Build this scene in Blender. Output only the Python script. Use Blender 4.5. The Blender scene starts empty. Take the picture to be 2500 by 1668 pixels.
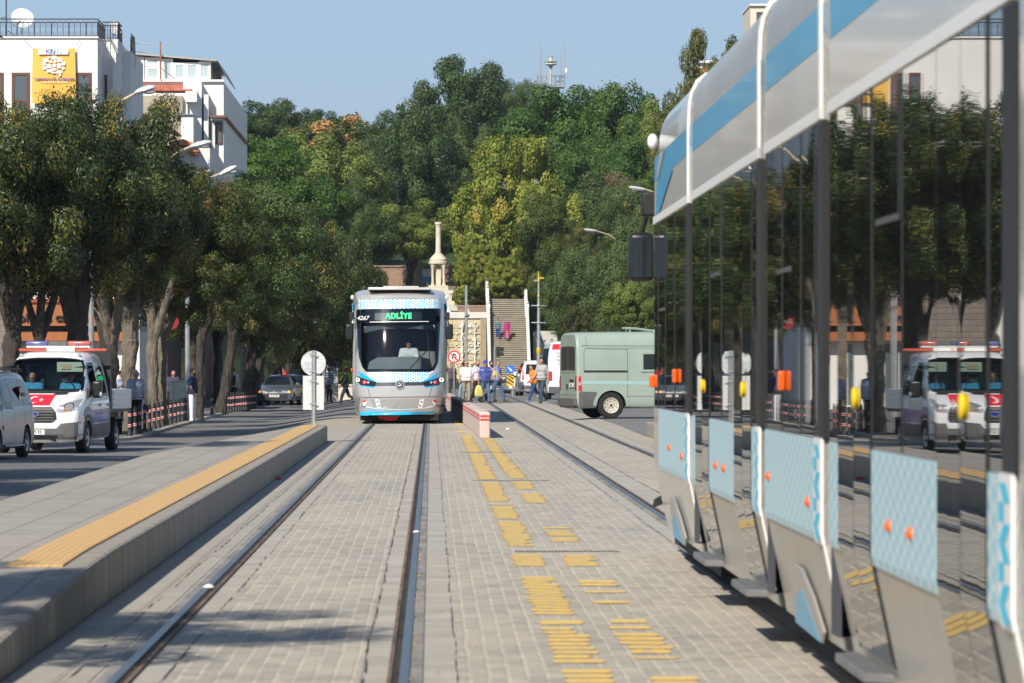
import bpy, bmesh, math, random
import numpy as np
from mathutils import Vector, Matrix, Euler
from mathutils.bvhtree import BVHTree
R = math.radians
S = bpy.context.scene
C = S.collection
# ---- survey of the place: lens length in picture units, eye height ----
F, EX, EY, EH = 11100.0, 990.0, 838.0, 1.58
def at(px, py, d):
    """world point seen in direction (px,py) at d metres down the street"""
    return Vector(((px-EX)*d/F, d, EH-(py-EY)*d/F))
def sm(a, b, t):
    t = min(1, max(0, (t-a)/(b-a))); return t*t*(3-2*t)

# ---------------------------------------------------------------- materials
def srgb(h):
    if isinstance(h, str):
        h = h.lstrip('#'); c = [int(h[i:i+2], 16)/255 for i in (0, 2, 4)]
        return tuple(x/12.92 if x <= .04045 else ((x+.055)/1.055)**2.4 for x in c)
    return tuple(h)
class NT:
    def __init__(s, m):
        m.use_nodes = True; s.t = m.node_tree; s.n = s.t.nodes; s.l = s.t.links
        s.b = s.n.get('Principled BSDF'); s.o = s.n.get('Material Output'); s.tc = None
    def new(s, t, **k):
        x = s.n.new(t)
        for a, v in k.items(): setattr(x, a, v)
        return x
    def link(s, a, b): s.l.new(a, b)
    def coord(s, k='Object'):
        if s.tc is None: s.tc = s.new('ShaderNodeTexCoord')
        return s.tc.outputs[k]
    def val(s, sock, v):
        if hasattr(v, 'is_output') or isinstance(v, bpy.types.NodeSocket): s.link(v, sock)
        else: sock.default_value = v
    def noise(s, scale, vec=None, detail=4, rough=.55, stretch=None):
        v = vec or s.coord()
        if stretch:
            mp = s.new('ShaderNodeMapping'); s.link(v, mp.inputs[0]); mp.inputs['Scale'].default_value = stretch; v = mp.outputs[0]
        n = s.new('ShaderNodeTexNoise'); s.link(v, n.inputs['Vector'])
        n.inputs['Scale'].default_value = scale; n.inputs['Detail'].default_value = detail; n.inputs['Roughness'].default_value = rough
        return n.outputs[0]
    def ramp(s, f, stops):
        r = s.new('ShaderNodeValToRGB'); s.link(f, r.inputs[0]); e = r.color_ramp.elements
        while len(e) < len(stops): e.new(.5)
        for q, (p, c) in zip(e, stops):
            q.position = p; c = (c, c, c) if isinstance(c, (int, float)) else srgb(c); q.color = (*c, 1)
        return r.outputs[0]
    def mix(s, fac, a, b, mode='MIX'):
        m = s.new('ShaderNodeMix', data_type='RGBA', blend_type=mode)
        s.val(m.inputs[0], fac)
        for k, v in ((6, a), (7, b)):
            if isinstance(v, bpy.types.NodeSocket): s.link(v, m.inputs[k])
            else: m.inputs[k].default_value = (*srgb(v), 1)
        return m.outputs[2]
    def math(s, op, a, b=0.0, c=None):
        m = s.new('ShaderNodeMath', operation=op); s.val(m.inputs[0], a); s.val(m.inputs[1], b)
        if c is not None: s.val(m.inputs[2], c)
        return m.outputs[0]
    def bump(s, h, strength=.3, dist=.01):
        b = s.new('ShaderNodeBump'); s.link(h, b.inputs['Height'])
        b.inputs['Strength'].default_value = strength; b.inputs['Distance'].default_value = dist
        s.link(b.outputs[0], s.b.inputs['Normal']); return b
    def base(s, c):
        if isinstance(c, bpy.types.NodeSocket): s.link(c, s.b.inputs['Base Color'])
        else: s.b.inputs['Base Color'].default_value = (*srgb(c), 1)
MATS = {}
def mat(name, col=(.5, .5, .5), rough=.5, metal=0, var=0, vs=3, bump=0, bs=30, bd=.01, coat=0, spec=.5, emit=0, stretch=None, vc=None, dirt=0):
    """principled material with a noise-mottled base colour"""
    if name in MATS: return MATS[name]
    m = bpy.data.materials.new(name); t = NT(m); b = t.b
    c = srgb(col)
    if var:
        d = srgb(vc) if vc else tuple(x*(1-var) for x in c)
        u = c if vc else tuple(min(1, x*(1+var)) for x in c)
        t.base(t.mix(t.ramp(t.noise(vs, stretch=stretch), [(.3, 0), (.7, 1)]), d, u))
    else: t.base(c)
    if dirt:
        n = t.ramp(t.noise(1.7, detail=8, rough=.7), [(.35, 0), (.75, 1)])
        old = b.inputs['Base Color'].links[0].from_socket if b.inputs['Base Color'].links else c
        t.base(t.mix(t.math('MULTIPLY', n, dirt), old, (.2, .17, .13)))
        t.link(t.math('MULTIPLY_ADD', n, .25*dirt, rough), b.inputs['Roughness'])
    b.inputs['Roughness'].default_value = rough; b.inputs['Metallic'].default_value = metal
    b.inputs['Specular IOR Level'].default_value = spec
    if coat: b.inputs['Coat Weight'].default_value = coat; b.inputs['Coat Roughness'].default_value = .04
    if bump: t.bump(t.noise(bs, stretch=stretch), bump, bd)
    if emit: b.inputs['Emission Color'].default_value = (*c, 1); b.inputs['Emission Strength'].default_value = emit
    MATS[name] = m; return m
def glass(name, tint=(.6, .7, .7), refl=1.0, rough=.02):
    """clear pane: tinted see-through mixed with a mirror by Fresnel"""
    if name in MATS: return MATS[name]
    m = bpy.data.materials.new(name); t = NT(m); t.n.remove(t.b)
    tr = t.new('ShaderNodeBsdfTransparent'); tr.inputs[0].default_value = (*tint, 1)
    gl = t.new('ShaderNodeBsdfGlossy'); gl.inputs['Roughness'].default_value = rough
    fr = t.new('ShaderNodeFresnel'); fr.inputs[0].default_value = 1.5
    mx = t.new('ShaderNodeMixShader')
    t.link(t.math('MULTIPLY', fr.outputs[0], refl), mx.inputs[0]); t.link(tr.outputs[0], mx.inputs[1]); t.link(gl.outputs[0], mx.inputs[2])
    t.link(mx.outputs[0], t.o.inputs[0]); MATS[name] = m; return m

# ---------------------------------------------------------------- objects
def tag(o, label=None, cat=None, group=None, kind=None):
    if label: o['label'] = label
    if cat: o['category'] = cat
    if group: o['group'] = group
    if kind: o['kind'] = kind
    return o
def empty(name, loc=(0, 0, 0), rz=0, label=None, cat=None, group=None):
    o = bpy.data.objects.new(name, None); C.objects.link(o); o.location = loc; o.rotation_euler = (0, 0, rz)
    o.empty_display_size = .2
    return tag(o, label, cat, group)
def kids(o): return [c for c in bpy.data.objects if c.parent == o]
def copy_tree(o, loc=None, rz=None, label=None, group=None, parent=None, scale=None):
    ch = KID.get(o.name)
    if ch is None: ch = KID[o.name] = kids(o)
    c = o.copy(); C.objects.link(c)
    if parent is not None: c.parent = parent
    for k in ch: copy_tree(k, parent=c)
    if loc is not None: c.location = loc
    if rz is not None: c.rotation_euler = (0, 0, rz)
    if label: c['label'] = label
    if group: c['group'] = group
    if scale: c.scale = scale if hasattr(scale, '__len__') else (scale,)*3
    return c
KID = {}
class MB:
    """collects faces for ONE mesh"""
    def __init__(s): s.v = []; s.f = []; s.m = []; s.smooth = []
    def add(s, vs, fs, mi=0, M=None, smooth=False):
        n = len(s.v)
        s.v += [tuple(M @ Vector(v)) for v in vs] if M is not None else [tuple(v) for v in vs]
        s.f += [tuple(i+n for i in f) for f in fs]; s.m += [mi]*len(fs); s.smooth += [smooth]*len(fs)
        return s
    def box(s, x0, x1, y0, y1, z0, z1, mi=0, M=None):
        v = [(x0, y0, z0), (x1, y0, z0), (x1, y1, z0), (x0, y1, z0), (x0, y0, z1), (x1, y0, z1), (x1, y1, z1), (x0, y1, z1)]
        return s.add(v, [(0, 3, 2, 1), (4, 5, 6, 7), (0, 1, 5, 4), (1, 2, 6, 5), (2, 3, 7, 6), (3, 0, 4, 7)], mi, M)
    def cyl(s, p, q, r, r2=None, n=12, mi=0, cap=True):
        r2 = r if r2 is None else r2; p = Vector(p); q = Vector(q); d = (q-p).normalized()
        u = d.orthogonal().normalized(); w = d.cross(u)
        vs = []
        for c, rr in ((p, r), (q, r2)):
            vs += [c+(u*math.cos(a)+w*math.sin(a))*rr for a in (2*math.pi*i/n for i in range(n))]
        s.add(vs, [(i, (i+1) % n, n+(i+1) % n, n+i) for i in range(n)], mi, None, True)
        if cap: s.add(vs, [tuple(range(n-1, -1, -1)), tuple(range(n, 2*n))], mi)
        return s
    def tube(s, pts, rad, n=8, mi=0, cap=True):
        pts = [Vector(p) for p in pts]; k = len(pts)
        rad = rad if hasattr(rad, '__len__') else [rad]*k
        vs = []; u = None
        for i, p in enumerate(pts):
            d = (pts[min(i+1, k-1)]-pts[max(i-1, 0)]).normalized()
            u = d.orthogonal().normalized() if u is None else (u-d*u.dot(d)).normalized()
            w = d.cross(u)
            vs += [p+(u*math.cos(a)+w*math.sin(a))*rad[i] for a in (2*math.pi*j/n for j in range(n))]
        fs = [(i*n+j, i*n+(j+1) % n, (i+1)*n+(j+1) % n, (i+1)*n+j) for i in range(k-1) for j in range(n)]
        s.add(vs, fs, mi, None, True)
        if cap: s.add(vs, [tuple(range(n-1, -1, -1)), tuple(range((k-1)*n, k*n))], mi)
        return s
    def lathe(s, prof, c=(0, 0, 0), n=20, mi=0, M=None, cap=True):
        c = Vector(c); vs = [c+Vector((r*math.cos(2*math.pi*j/n), r*math.sin(2*math.pi*j/n), z)) for r, z in prof for j in range(n)]
        fs = [(i*n+j, i*n+(j+1) % n, (i+1)*n+(j+1) % n, (i+1)*n+j) for i in range(len(prof)-1) for j in range(n)]
        s.add(vs, fs, mi, M, True)
        if not cap: return s
        k = (len(prof)-1)*n
        return s.add(vs, [tuple(range(n-1, -1, -1)), tuple(range(k, k+n))], mi, M)
    def prism(s, poly, a, b, axis='y', mi=0, M=None):
        """polygon in the plane across axis, extruded from a to b"""
        n = len(poly)
        def P(p, t): return {'y': (p[0], t, p[1]), 'x': (t, p[0], p[1]), 'z': (p[0], p[1], t)}[axis]
        vs = [P(p, a) for p in poly]+[P(p, b) for p in poly]
        fs = [(i, (i+1) % n, n+(i+1) % n, n+i) for i in range(n)]+[tuple(range(n-1, -1, -1)), tuple(range(n, 2*n))]
        return s.add(vs, fs, mi, M)
    def loft(s, rings, mi=0, closed=True, cap=True, smooth=True, M=None):
        n = len(rings[0]); k = len(rings); vs = [p for r in rings for p in r]
        m = n if closed else n-1
        s.add(vs, [(i*n+j, i*n+(j+1) % n, (i+1)*n+(j+1) % n, (i+1)*n+j) for i in range(k-1) for j in range(m)], mi, M, smooth)
        if cap and closed: s.add(vs, [tuple(range(n-1, -1, -1)), tuple(range((k-1)*n, k*n))], mi, M)
        return s
    def sphere(s, c, r, nu=12, nv=8, mi=0, M=None):
        r = r if hasattr(r, '__len__') else (r, r, r); c = Vector(c)
        rings = [[c+Vector((r[0]*math.sin(t)*math.cos(a), r[1]*math.sin(t)*math.sin(a), r[2]*math.cos(t))) for a in (2*math.pi*j/nu for j in range(nu))]
                 for t in (math.pi*(i+.02)/(nv+.04) for i in range(nv+1))]
        return s.loft(rings, mi, M=M)
    def mesh(s, name):
        me = bpy.data.meshes.new(name); me.from_pydata(s.v, [], s.f); me.update(); return me
    def build(s, name, mats, parent=None, bevel=0, seg=2, ang=35, fix=True, sub=0):
        me = s.mesh(name)
        mats = mats if isinstance(mats, (list, tuple)) else [mats]
        for m in mats: me.materials.append(m)
        me.polygons.foreach_set('material_index', s.m)
        me.polygons.foreach_set('use_smooth', s.smooth)
        if fix:
            b = bmesh.new(); b.from_mesh(me)
            bmesh.ops.remove_doubles(b, verts=b.verts, dist=1e-5); bmesh.ops.recalc_face_normals(b, faces=b.faces)
            b.to_mesh(me); b.free()
        if bevel or any(s.smooth):
            me.polygons.foreach_set('use_smooth', [True]*len(me.polygons)); me.set_sharp_from_angle(angle=R(ang))
        o = bpy.data.objects.new(name, me); C.objects.link(o)
        if bevel:
            q = o.modifiers.new('bevel', 'BEVEL'); q.width = bevel; q.segments = seg; q.limit_method = 'ANGLE'; q.angle_limit = R(30); q.harden_normals = False
        if sub:
            q = o.modifiers.new('sub', 'SUBSURF'); q.levels = q.render_levels = sub
        if parent is not None: o.parent = parent
        return o
def bake(o):
    """apply the modifiers of o"""
    dg = bpy.context.evaluated_depsgraph_get(); dg.update()
    me = bpy.data.meshes.new_from_object(o.evaluated_get(dg)); o.modifiers.clear(); o.data = me; return o
def boolean(o, cutters):
    for mb, ms in cutters:
        c = mb.build('cutter', ms)
        q = o.modifiers.new('cut', 'BOOLEAN'); q.operation = 'DIFFERENCE'; q.object = c; q.solver = 'EXACT'
        try: q.material_mode = 'TRANSFER'
        except Exception: pass
        bake(o); bpy.data.objects.remove(c)
    me = o.data; me.polygons.foreach_set('use_smooth', [True]*len(me.polygons)); me.set_sharp_from_angle(angle=R(35))
    return o
def bvh_of(mb): return BVHTree.FromPolygons([Vector(v) for v in mb.v], mb.f)
DIRS = {'front': (0, Vector((0, 1, 0))), 'rear': (0, Vector((0, -1, 0))), 'left': (1, Vector((1, 0, 0))), 'right': (1, Vector((-1, 0, 0))), 'top': (2, Vector((0, 0, -1)))}
def conform(name, polys, bvh, side, m, parent, off=.004, res=.06, thick=0):
    """flat outline laid on to the skin of a body, seen from one side"""
    k, d = DIRS[side]
    if not isinstance(polys[0][0], (tuple, list, Vector)): polys = [polys]
    bm = bmesh.new()
    for poly in polys:
        vs = [bm.verts.new((p[0], p[1], 0)) for p in poly]; bm.faces.new(vs)
    bmesh.ops.triangulate(bm, faces=bm.faces[:])
    for ax in (0, 1):
        cs = [v.co[ax] for v in bm.verts]; lo, hi = min(cs), max(cs)
        n = min(60, max(1, int((hi-lo)/res)))
        no = Vector((1, 0, 0)) if ax == 0 else Vector((0, 1, 0))
        for i in range(1, n):
            bmesh.ops.bisect_plane(bm, geom=bm.verts[:]+bm.edges[:]+bm.faces[:], plane_co=no*(lo+(hi-lo)*i/n), plane_no=no, dist=1e-5)
    for v in bm.verts:
        a, b = v.co.x, v.co.y
        p = Vector((a, 0, b)) if k == 0 else Vector((0, a, b)) if k == 1 else Vector((a, b, 0))
        h = bvh.ray_cast(p-d*30, d)
        q = h[0] if h[0] is not None else bvh.find_nearest(p-d*3)[0]
        v.co = (p*1 if False else Vector((p.x if d.x == 0 else q.x, p.y if d.y == 0 else q.y, p.z if d.z == 0 else q.z))) - d*off
    if thick:
        g = bmesh.ops.extrude_face_region(bm, geom=bm.faces[:])
        for v in g['geom']:
            if isinstance(v, bmesh.types.BMVert): v.co -= d*thick
    bmesh.ops.recalc_face_normals(bm, faces=bm.faces)
    me = bpy.data.meshes.new(name); bm.to_mesh(me); bm.free()
    if not thick:   # face outward
        n = sum((p.normal.dot(-d)*p.area for p in me.polygons))
        if n < 0: me.flip_normals()
    for p in me.polygons: p.use_smooth = not thick
    for x in (m if isinstance(m, (list, tuple)) else [m]): me.materials.append(x)
    o = bpy.data.objects.new(name, me); C.objects.link(o)
    if parent is not None: o.parent = parent
    return o
def strip(pts, w):
    """2-D polyline as a thin outline"""
    L = []; Rr = []
    for i, p in enumerate(pts):
        a = Vector(pts[max(i-1, 0)]); b = Vector(pts[min(i+1, len(pts)-1)]); d = (b-a).normalized(); n = Vector((-d.y, d.x))*w/2
        L.append(tuple(Vector(p)+n)); Rr.append(tuple(Vector(p)-n))
    return [(L[i], L[i+1], Rr[i+1], Rr[i]) for i in range(len(pts)-1)]
def circ(cx, cy, r, n=24, ry=None, a0=0, a1=360):
    ry = r if ry is None else ry
    full = a1-a0 >= 360
    return [(cx+r*math.cos(R(a0+(a1-a0)*i/(n if full else n-1))), cy+ry*math.sin(R(a0+(a1-a0)*i/(n if full else n-1)))) for i in range(n)]
def rrect(x0, x1, y0, y1, r, n=4):
    o = []
    for cx, cy, a in ((x1-r, y0+r, -90), (x1-r, y1-r, 0), (x0+r, y1-r, 90), (x0+r, y0+r, 180)):
        o += [(cx+r*math.cos(R(a+90*i/n)), cy+r*math.sin(R(a+90*i/n))) for i in range(n+1)]
    return o
def chaikin(p, it=1, closed=False):
    for _ in range(it):
        q = [] if closed else [p[0]]
        n = len(p)
        for i in range(n if closed else n-1):
            a = Vector(p[i]); b = Vector(p[(i+1) % n]); q += [tuple(a*.75+b*.25), tuple(a*.25+b*.75)]
        if not closed: q.append(p[-1])
        p = q
    return p
def text(name, s, size, m, parent=None, M=None, ext=.004, align='CENTER', bold=0, sx=1, shear=0, spacing=1):
    cu = bpy.data.curves.new(name, 'FONT'); cu.body = s; cu.size = size; cu.extrude = ext; cu.align_x = align; cu.align_y = 'CENTER'
    cu.offset = bold; cu.shear = shear; cu.space_character = spacing; cu.resolution_u = 3
    o = bpy.data.objects.new('tmp', cu); C.objects.link(o)
    dg = bpy.context.evaluated_depsgraph_get(); dg.update()
    me = bpy.data.meshes.new_from_object(o.evaluated_get(dg)); bpy.data.objects.remove(o); bpy.data.curves.remove(cu)
    me.name = name
    MM = (M or Matrix()) @ Matrix.Diagonal((sx, 1, 1, 1)); me.transform(MM)
    me.materials.clear(); me.materials.append(m)
    r = bpy.data.objects.new(name, me); C.objects.link(r)
    if parent is not None: r.parent = parent
    return r
def facing(p, rz=0, tilt=90):
    """matrix that stands a flat drawing up at p, facing -Y when rz=0"""
    return Matrix.Translation(p) @ Matrix.Rotation(rz, 4, 'Z') @ Matrix.Rotation(R(tilt), 4, 'X')
# ---------------------------------------------------------------- camera, sun, sky
SUN_AZ, SUN_EL = R(27), R(38)       # sun behind the viewer and to the left
cam = bpy.data.cameras.new('camera'); camo = bpy.data.objects.new('camera', cam); C.objects.link(camo); S.camera = camo
camo.location = (0, 0, EH); camo.rotation_euler = (R(90), 0, 0)
cam.sensor_width = 36; cam.lens = 36*F/2350; cam.shift_x = (1175-EX)/2350; cam.shift_y = (EY-784)/2350
cam.clip_start = .5; cam.clip_end = 6000
cam.dof.use_dof = True; cam.dof.focus_distance = 128; cam.dof.aperture_fstop = 9
S.view_settings.view_transform = 'Standard'; S.view_settings.look = 'None'; S.view_settings.exposure = .42; S.view_settings.gamma = 1
w = bpy.data.worlds.new('World'); S.world = w; w.use_nodes = True
wt = w.node_tree; bg = wt.nodes['Background']
sky = wt.nodes.new('ShaderNodeTexSky'); sky.sky_type = 'NISHITA'; sky.sun_disc = False
sky.sun_elevation = SUN_EL; sky.sun_rotation = math.pi+SUN_AZ*1; sky.altitude = 1000; sky.air_density = 1.0; sky.dust_density = .6; sky.ozone_density = 2.0
# hazy pale blue band over the horizon, Nishita sky above it
wc = wt.nodes.new('ShaderNodeTexCoord'); wx = wt.nodes.new('ShaderNodeSeparateXYZ'); wt.links.new(wc.outputs['Generated'], wx.inputs[0])
wr = wt.nodes.new('ShaderNodeValToRGB'); wt.links.new(wx.outputs[2], wr.inputs[0]); e = wr.color_ramp.elements
e[0].position = 0; e[0].color = (4.1, 4.9, 5.6, 1); e[1].position = .075; e[1].color = (3.5, 5.0, 6.6, 1)
wm = wt.nodes.new('ShaderNodeMapRange'); wm.interpolation_type = 'SMOOTHSTEP'; wt.links.new(wx.outputs[2], wm.inputs[0]); wm.inputs[1].default_value = .08; wm.inputs[2].default_value = .45
wmx = wt.nodes.new('ShaderNodeMix'); wmx.data_type = 'RGBA'; wt.links.new(wm.outputs[0], wmx.inputs[0]); wt.links.new(wr.outputs[0], wmx.inputs[6]); wt.links.new(sky.outputs[0], wmx.inputs[7])
wt.links.new(wmx.outputs[2], bg.inputs[0]); bg.inputs[1].default_value = .085
sl = bpy.data.lights.new('sun', 'SUN'); sl.energy = 4.4; sl.angle = R(.5); sl.color = (1, .92, .795)
so = bpy.data.objects.new('sun', sl); C.objects.link(so)
sd = Vector((-math.sin(SUN_AZ)*math.cos(SUN_EL), -math.cos(SUN_AZ)*math.cos(SUN_EL), math.sin(SUN_EL)))
so.rotation_euler = sd.to_track_quat('Z', 'Y').to_euler(); so.location = sd*300
S.cycles.max_bounces = 8; S.cycles.transparent_max_bounces = 12; S.cycles.glossy_bounces = 4; S.cycles.transmission_bounces = 4
S.cycles.caustics_reflective = False; S.cycles.caustics_refractive = False; S.cycles.use_denoising = True
try: S.cycles.denoiser = 'OPENIMAGEDENOISE'
except Exception: pass
# ---------------------------------------------------------------- the ground and the tracks
def g(x, y):
    z = -.38*(1-sm(-5.6, -2.5, x)) if y > 100 else -.38*(1-sm(-3.2, -2.6, x))
    z += .08*sm(3.2, 5.2, x)*sm(100, 128, y)
    z -= .45*sm(230, 340, y)*sm(-4, 0, x)
    return z
def sheet(name, xs, ys, m, dz=0, zf=g, kind='structure', parent=None):
    mb = MB(); n = len(xs)
    mb.v = [(x, y, zf(x, y)+dz) for y in ys for x in xs]
    mb.f = [(j*n+i, j*n+i+1, (j+1)*n+i+1, (j+1)*n+i) for j in range(len(ys)-1) for i in range(n-1)]
    mb.m = [0]*len(mb.f); mb.smooth = [True]*len(mb.f)
    o = mb.build(name, m, parent, fix=False)
    if kind: o['kind'] = kind
    return o
def asphalt(name, a, b, bs=60):
    if name in MATS: return MATS[name]
    m = bpy.data.materials.new(name); t = NT(m)
    big = t.ramp(t.noise(.16, detail=5, rough=.65, stretch=(1, .3, 1)), [(.3, 0), (.7, 1)])
    grain = t.noise(45, detail=3, rough=.8)
    col = t.mix(big, a, b)
    t.base(t.mix(t.ramp(grain, [(.35, 0), (.65, 1)]), t.mix(.25, col, (0, 0, 0)), t.mix(.12, col, (.5, .48, .44))))
    t.b.inputs['Roughness'].default_value = .72; t.bump(grain, .5, .006)
    MATS[name] = m; return m
def pavers(name, c1, c2, mortar, w=.32, h=.098, gap=.0125, patch=.5, rows=True):
    if name in MATS: return MATS[name]
    m = bpy.data.materials.new(name); t = NT(m)
    wob = t.new('ShaderNodeTexNoise'); t.link(t.coord(), wob.inputs['Vector']); wob.inputs['Scale'].default_value = .9; wob.inputs['Detail'].default_value = 2
    sp = t.new('ShaderNodeSeparateXYZ'); t.link(t.coord(), sp.inputs[0])
    wb = t.math('MULTIPLY_ADD', wob.outputs[0], .024, -.012)
    fine = t.math('MULTIPLY_ADD', t.noise(14, detail=2), .012, -.006)
    cb = t.new('ShaderNodeCombineXYZ'); t.link(t.math('ADD', sp.outputs[1], fine), cb.inputs[0]); t.link(t.math('ADD', t.math('ADD', sp.outputs[0], wb), fine), cb.inputs[1])
    b = t.new('ShaderNodeTexBrick'); t.link(cb.outputs[0], b.inputs['Vector'])
    b.offset = .5; b.squash = 1
    b.inputs['Color1'].default_value = (*c1, 1); b.inputs['Color2'].default_value = (*c2, 1); b.inputs['Mortar'].default_value = (*mortar, 1)
    for k, v in (('Scale', 1), ('Mortar Size', gap), ('Mortar Smooth', .25), ('Bias', 0), ('Brick Width', w), ('Row Height', h)): b.inputs[k].default_value = v
    n1 = t.ramp(t.noise(.55, detail=6, rough=.7, stretch=(1, .25, 1)), [(.32, 0), (.68, 1)])
    n2 = t.ramp(t.noise(26, detail=4, rough=.75), [(.3, 0), (.7, 1)])
    if rows:      # cross joints between the stones of every second row, sand lost here and there
        ci = t.math('FLOOR', t.math('MULTIPLY', t.math('ADD', sp.outputs[0], wb), 1/h)); od = t.math('MULTIPLY', t.math('MODULO', t.math('ABSOLUTE', ci), 2), .5)
        fr_ = t.math('FRACT', t.math('ADD', t.math('MULTIPLY', t.math('ADD', sp.outputs[1], fine), 1/w), od))
        jl = t.ramp(fr_, [(.0, 1), (.11, 1), (.17, 0), (.97, 0), (1, 1)]); sand = t.ramp(t.noise(3.2, detail=5, rough=.7), [(.38, 0), (.6, 1)])
    rw = t.ramp(t.noise(7, detail=3, rough=.6, stretch=(.35, 1.6, 1)), [(.38, 0), (.66, 1)])
    bc = t.mix(t.math('MULTIPLY', rw, .30), b.outputs[0], mortar)
    if rows:
        gone = t.ramp(t.noise(9, detail=3, stretch=(1, .6, 1)), [(.40, 0), (.58, 1)]); bc = t.mix(t.math('MULTIPLY', gone, .62), bc, t.mix(.5, c1, c2))
        bc = t.mix(t.math('MULTIPLY', t.math('MULTIPLY', jl, sand), .75), bc, mortar)
        tone = t.new('ShaderNodeTexWhiteNoise', noise_dimensions='2D'); cc = t.new('ShaderNodeCombineXYZ'); t.link(ci, cc.inputs[0]); t.link(t.math('FLOOR', t.math('ADD', t.math('MULTIPLY', sp.outputs[1], 1/w), od)), cc.inputs[1]); t.link(cc.outputs[0], tone.inputs['Vector'])
        bc = t.mix(t.math('MULTIPLY', t.math('GREATER_THAN', tone.outputs[0], .62), .28), bc, (.16, .165, .175))
    dusty = t.mix(t.math('MULTIPLY', n1, patch), bc, mortar)
    col = t.mix(t.math('MULTIPLY', n2, .35), dusty, t.mix(.5, dusty, (.05, .05, .05)))
    st = t.ramp(t.noise(1.3, detail=7, rough=.75), [(.56, 0), (.70, 1)])
    col = t.mix(t.math('MULTIPLY', st, .38), col, (.08, .075, .07))
    t.base(col); t.b.inputs['Roughness'].default_value = .78; t.b.inputs['Specular IOR Level'].default_value = .3
    t.bump(t.math('ADD', t.math('MULTIPLY', b.outputs['Fac'], -1), t.math('MULTIPLY', n2, .25)), .6, .008)
    MATS[name] = m; return m
def lin(a, b, n): return [a+(b-a)*i/n for i in range(n+1)]
M_asph = asphalt('asphalt', (.125, .127, .13), (.19, .187, .18))
M_asph2 = asphalt('crossing asphalt', (.15, .15, .15), (.21, .205, .195))
M_dirt = mat('dry earth', (.17, .15, .11), .95, var=.35, vs=.05)
M_pav = pavers('grey pavers', (.275, .267, .25), (.435, .41, .365), (.62, .55, .435))
M_pav3 = pavers('pale pavers', (.36, .34, .31), (.42, .395, .35), (.50, .44, .35), gap=.006, patch=.6)
M_slab = pavers('kerb side slabs', (.42, .40, .365), (.46, .44, .39), (.33, .29, .23), w=1.0, h=.235, gap=.005, patch=.4, rows=False)
M_conc = mat('track concrete', (.41, .385, .34), .85, var=.16, vs=1.4, bump=.25, bs=40, bd=.006, dirt=.3)
M_deck = pavers('platform slabs', (.40, .37, .33), (.45, .415, .37), (.25, .225, .195), w=.6, h=.4, gap=.009, patch=.35, rows=False)
xs0 = [-3000, -800, -200, -60, -30, -14, -8, -6, -5.6, -5, -4.4, -3.8, -3.2, -3.0, -2.8, -2.6, -2.3, 0, 2, 3.2, 3.6, 4, 4.4, 4.8, 5.2, 8, 14, 30, 60, 200, 800, 3000]
ys0 = [-300, -60, -20, 0, 20, 60, 90, 99.9, 100.1]+lin(102, 132, 15)+[150, 180, 210, 230]+lin(245, 345, 10)+[370, 400, 440, 600, 1200, 3500]
sheet('ground', xs0, ys0, M_dirt, -.012)
sheet('road', lin(-9.6, -3.3, 24), lin(-20, 100, 40), M_asph, 0)
sheet('road', [-30, -9.6]+lin(-8, 6, 40)+[8, 12, 20, 45], lin(100.2, 135, 24)+lin(140, 230, 10)+lin(240, 395, 20), M_asph2, 0, zf=lambda x, y: g(x, y))
ysT = lin(-10, 100, 30)+lin(101, 150, 30)+lin(155, 300, 14)
gt = lambda x, y: g(max(x, -2.45), y)
sheet('track_bed', [-2.14, -1.9, -.86, 0, 1, 2, 3, 3.6, 4.2, 4.7], lin(-10, 99, 30)+lin(101, 200, 40), M_conc, .004, zf=lambda x, y: max(0, g(x, y)) if y > 99 else 0)
for x0, x1, m in ((-1.345, -.355, M_pav), (.135, 2.12, M_pav), (2.80, 3.58, M_pav), (4.2, 4.69, M_pav3)):
    sheet('paving', lin(x0, x1, 4), lin(-10, 99, 20)+lin(101, 200, 40), m, .008, zf=lambda x, y: max(0, g(x, y)) if y > 99 else 0)
sheet('paving', [-2.135, -1.86], lin(-10, 101, 20), M_slab, .008, zf=lambda x, y: 0)
sheet('paving', [-1.855, -1.70], lin(-10, 115, 20), M_slab, .008, zf=lambda x, y: 0)
# pavers of the crossing, spreading to the left past the platform end
mb = MB(); L = lin(100.3, 150, 40)
for i, y in enumerate(L):
    xl = -2.6-.035*(y-100)-.25*math.sin(y*.3)
    for k in range(7): x = xl+(-1.65-xl)*k/6; mb.v.append((x, y, g(x, y)+.005))
mb.f = [(j*7+i, j*7+i+1, (j+1)*7+i+1, (j+1)*7+i) for j in range(len(L)-1) for i in range(6)]; mb.m = [0]*len(mb.f); mb.smooth = [True]*len(mb.f)
mb.build('paving', M_pav3, fix=False)['kind'] = 'structure'
sheet('paving', lin(4.7, 7.5, 4), lin(60, 112, 10), M_pav3, .006, zf=lambda x, y: 0.0)
# open joints along the concrete strips
M_joint = mat('open joint', (.07, .06, .05), .95, var=.5, vs=3)
rj = random.Random(8)
for x, w_ in ((-1.35, .005), (-.35, .0045), (-1.82, .0055), (.128, .004), (2.13, .005), (2.79, .005)):
    mb = MB(); L = lin(-5, 110, 420); q = 0; off = 0
    for y in L: off = off*.85+rj.uniform(-.005, .005); hw = w_*max(0, rj.uniform(-.25, 1.15)); mb.v += [(x+off-hw, y, .0128), (x+off+hw, y, .0128)]
    mb.f = [(2*i, 2*i+1, 2*i+3, 2*i+2) for i in range(len(L)-1)]; mb.m = [0]*len(mb.f); mb.smooth = [False]*len(mb.f)
    mb.build('paving_joint', M_joint, fix=False)['kind'] = 'structure'
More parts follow.
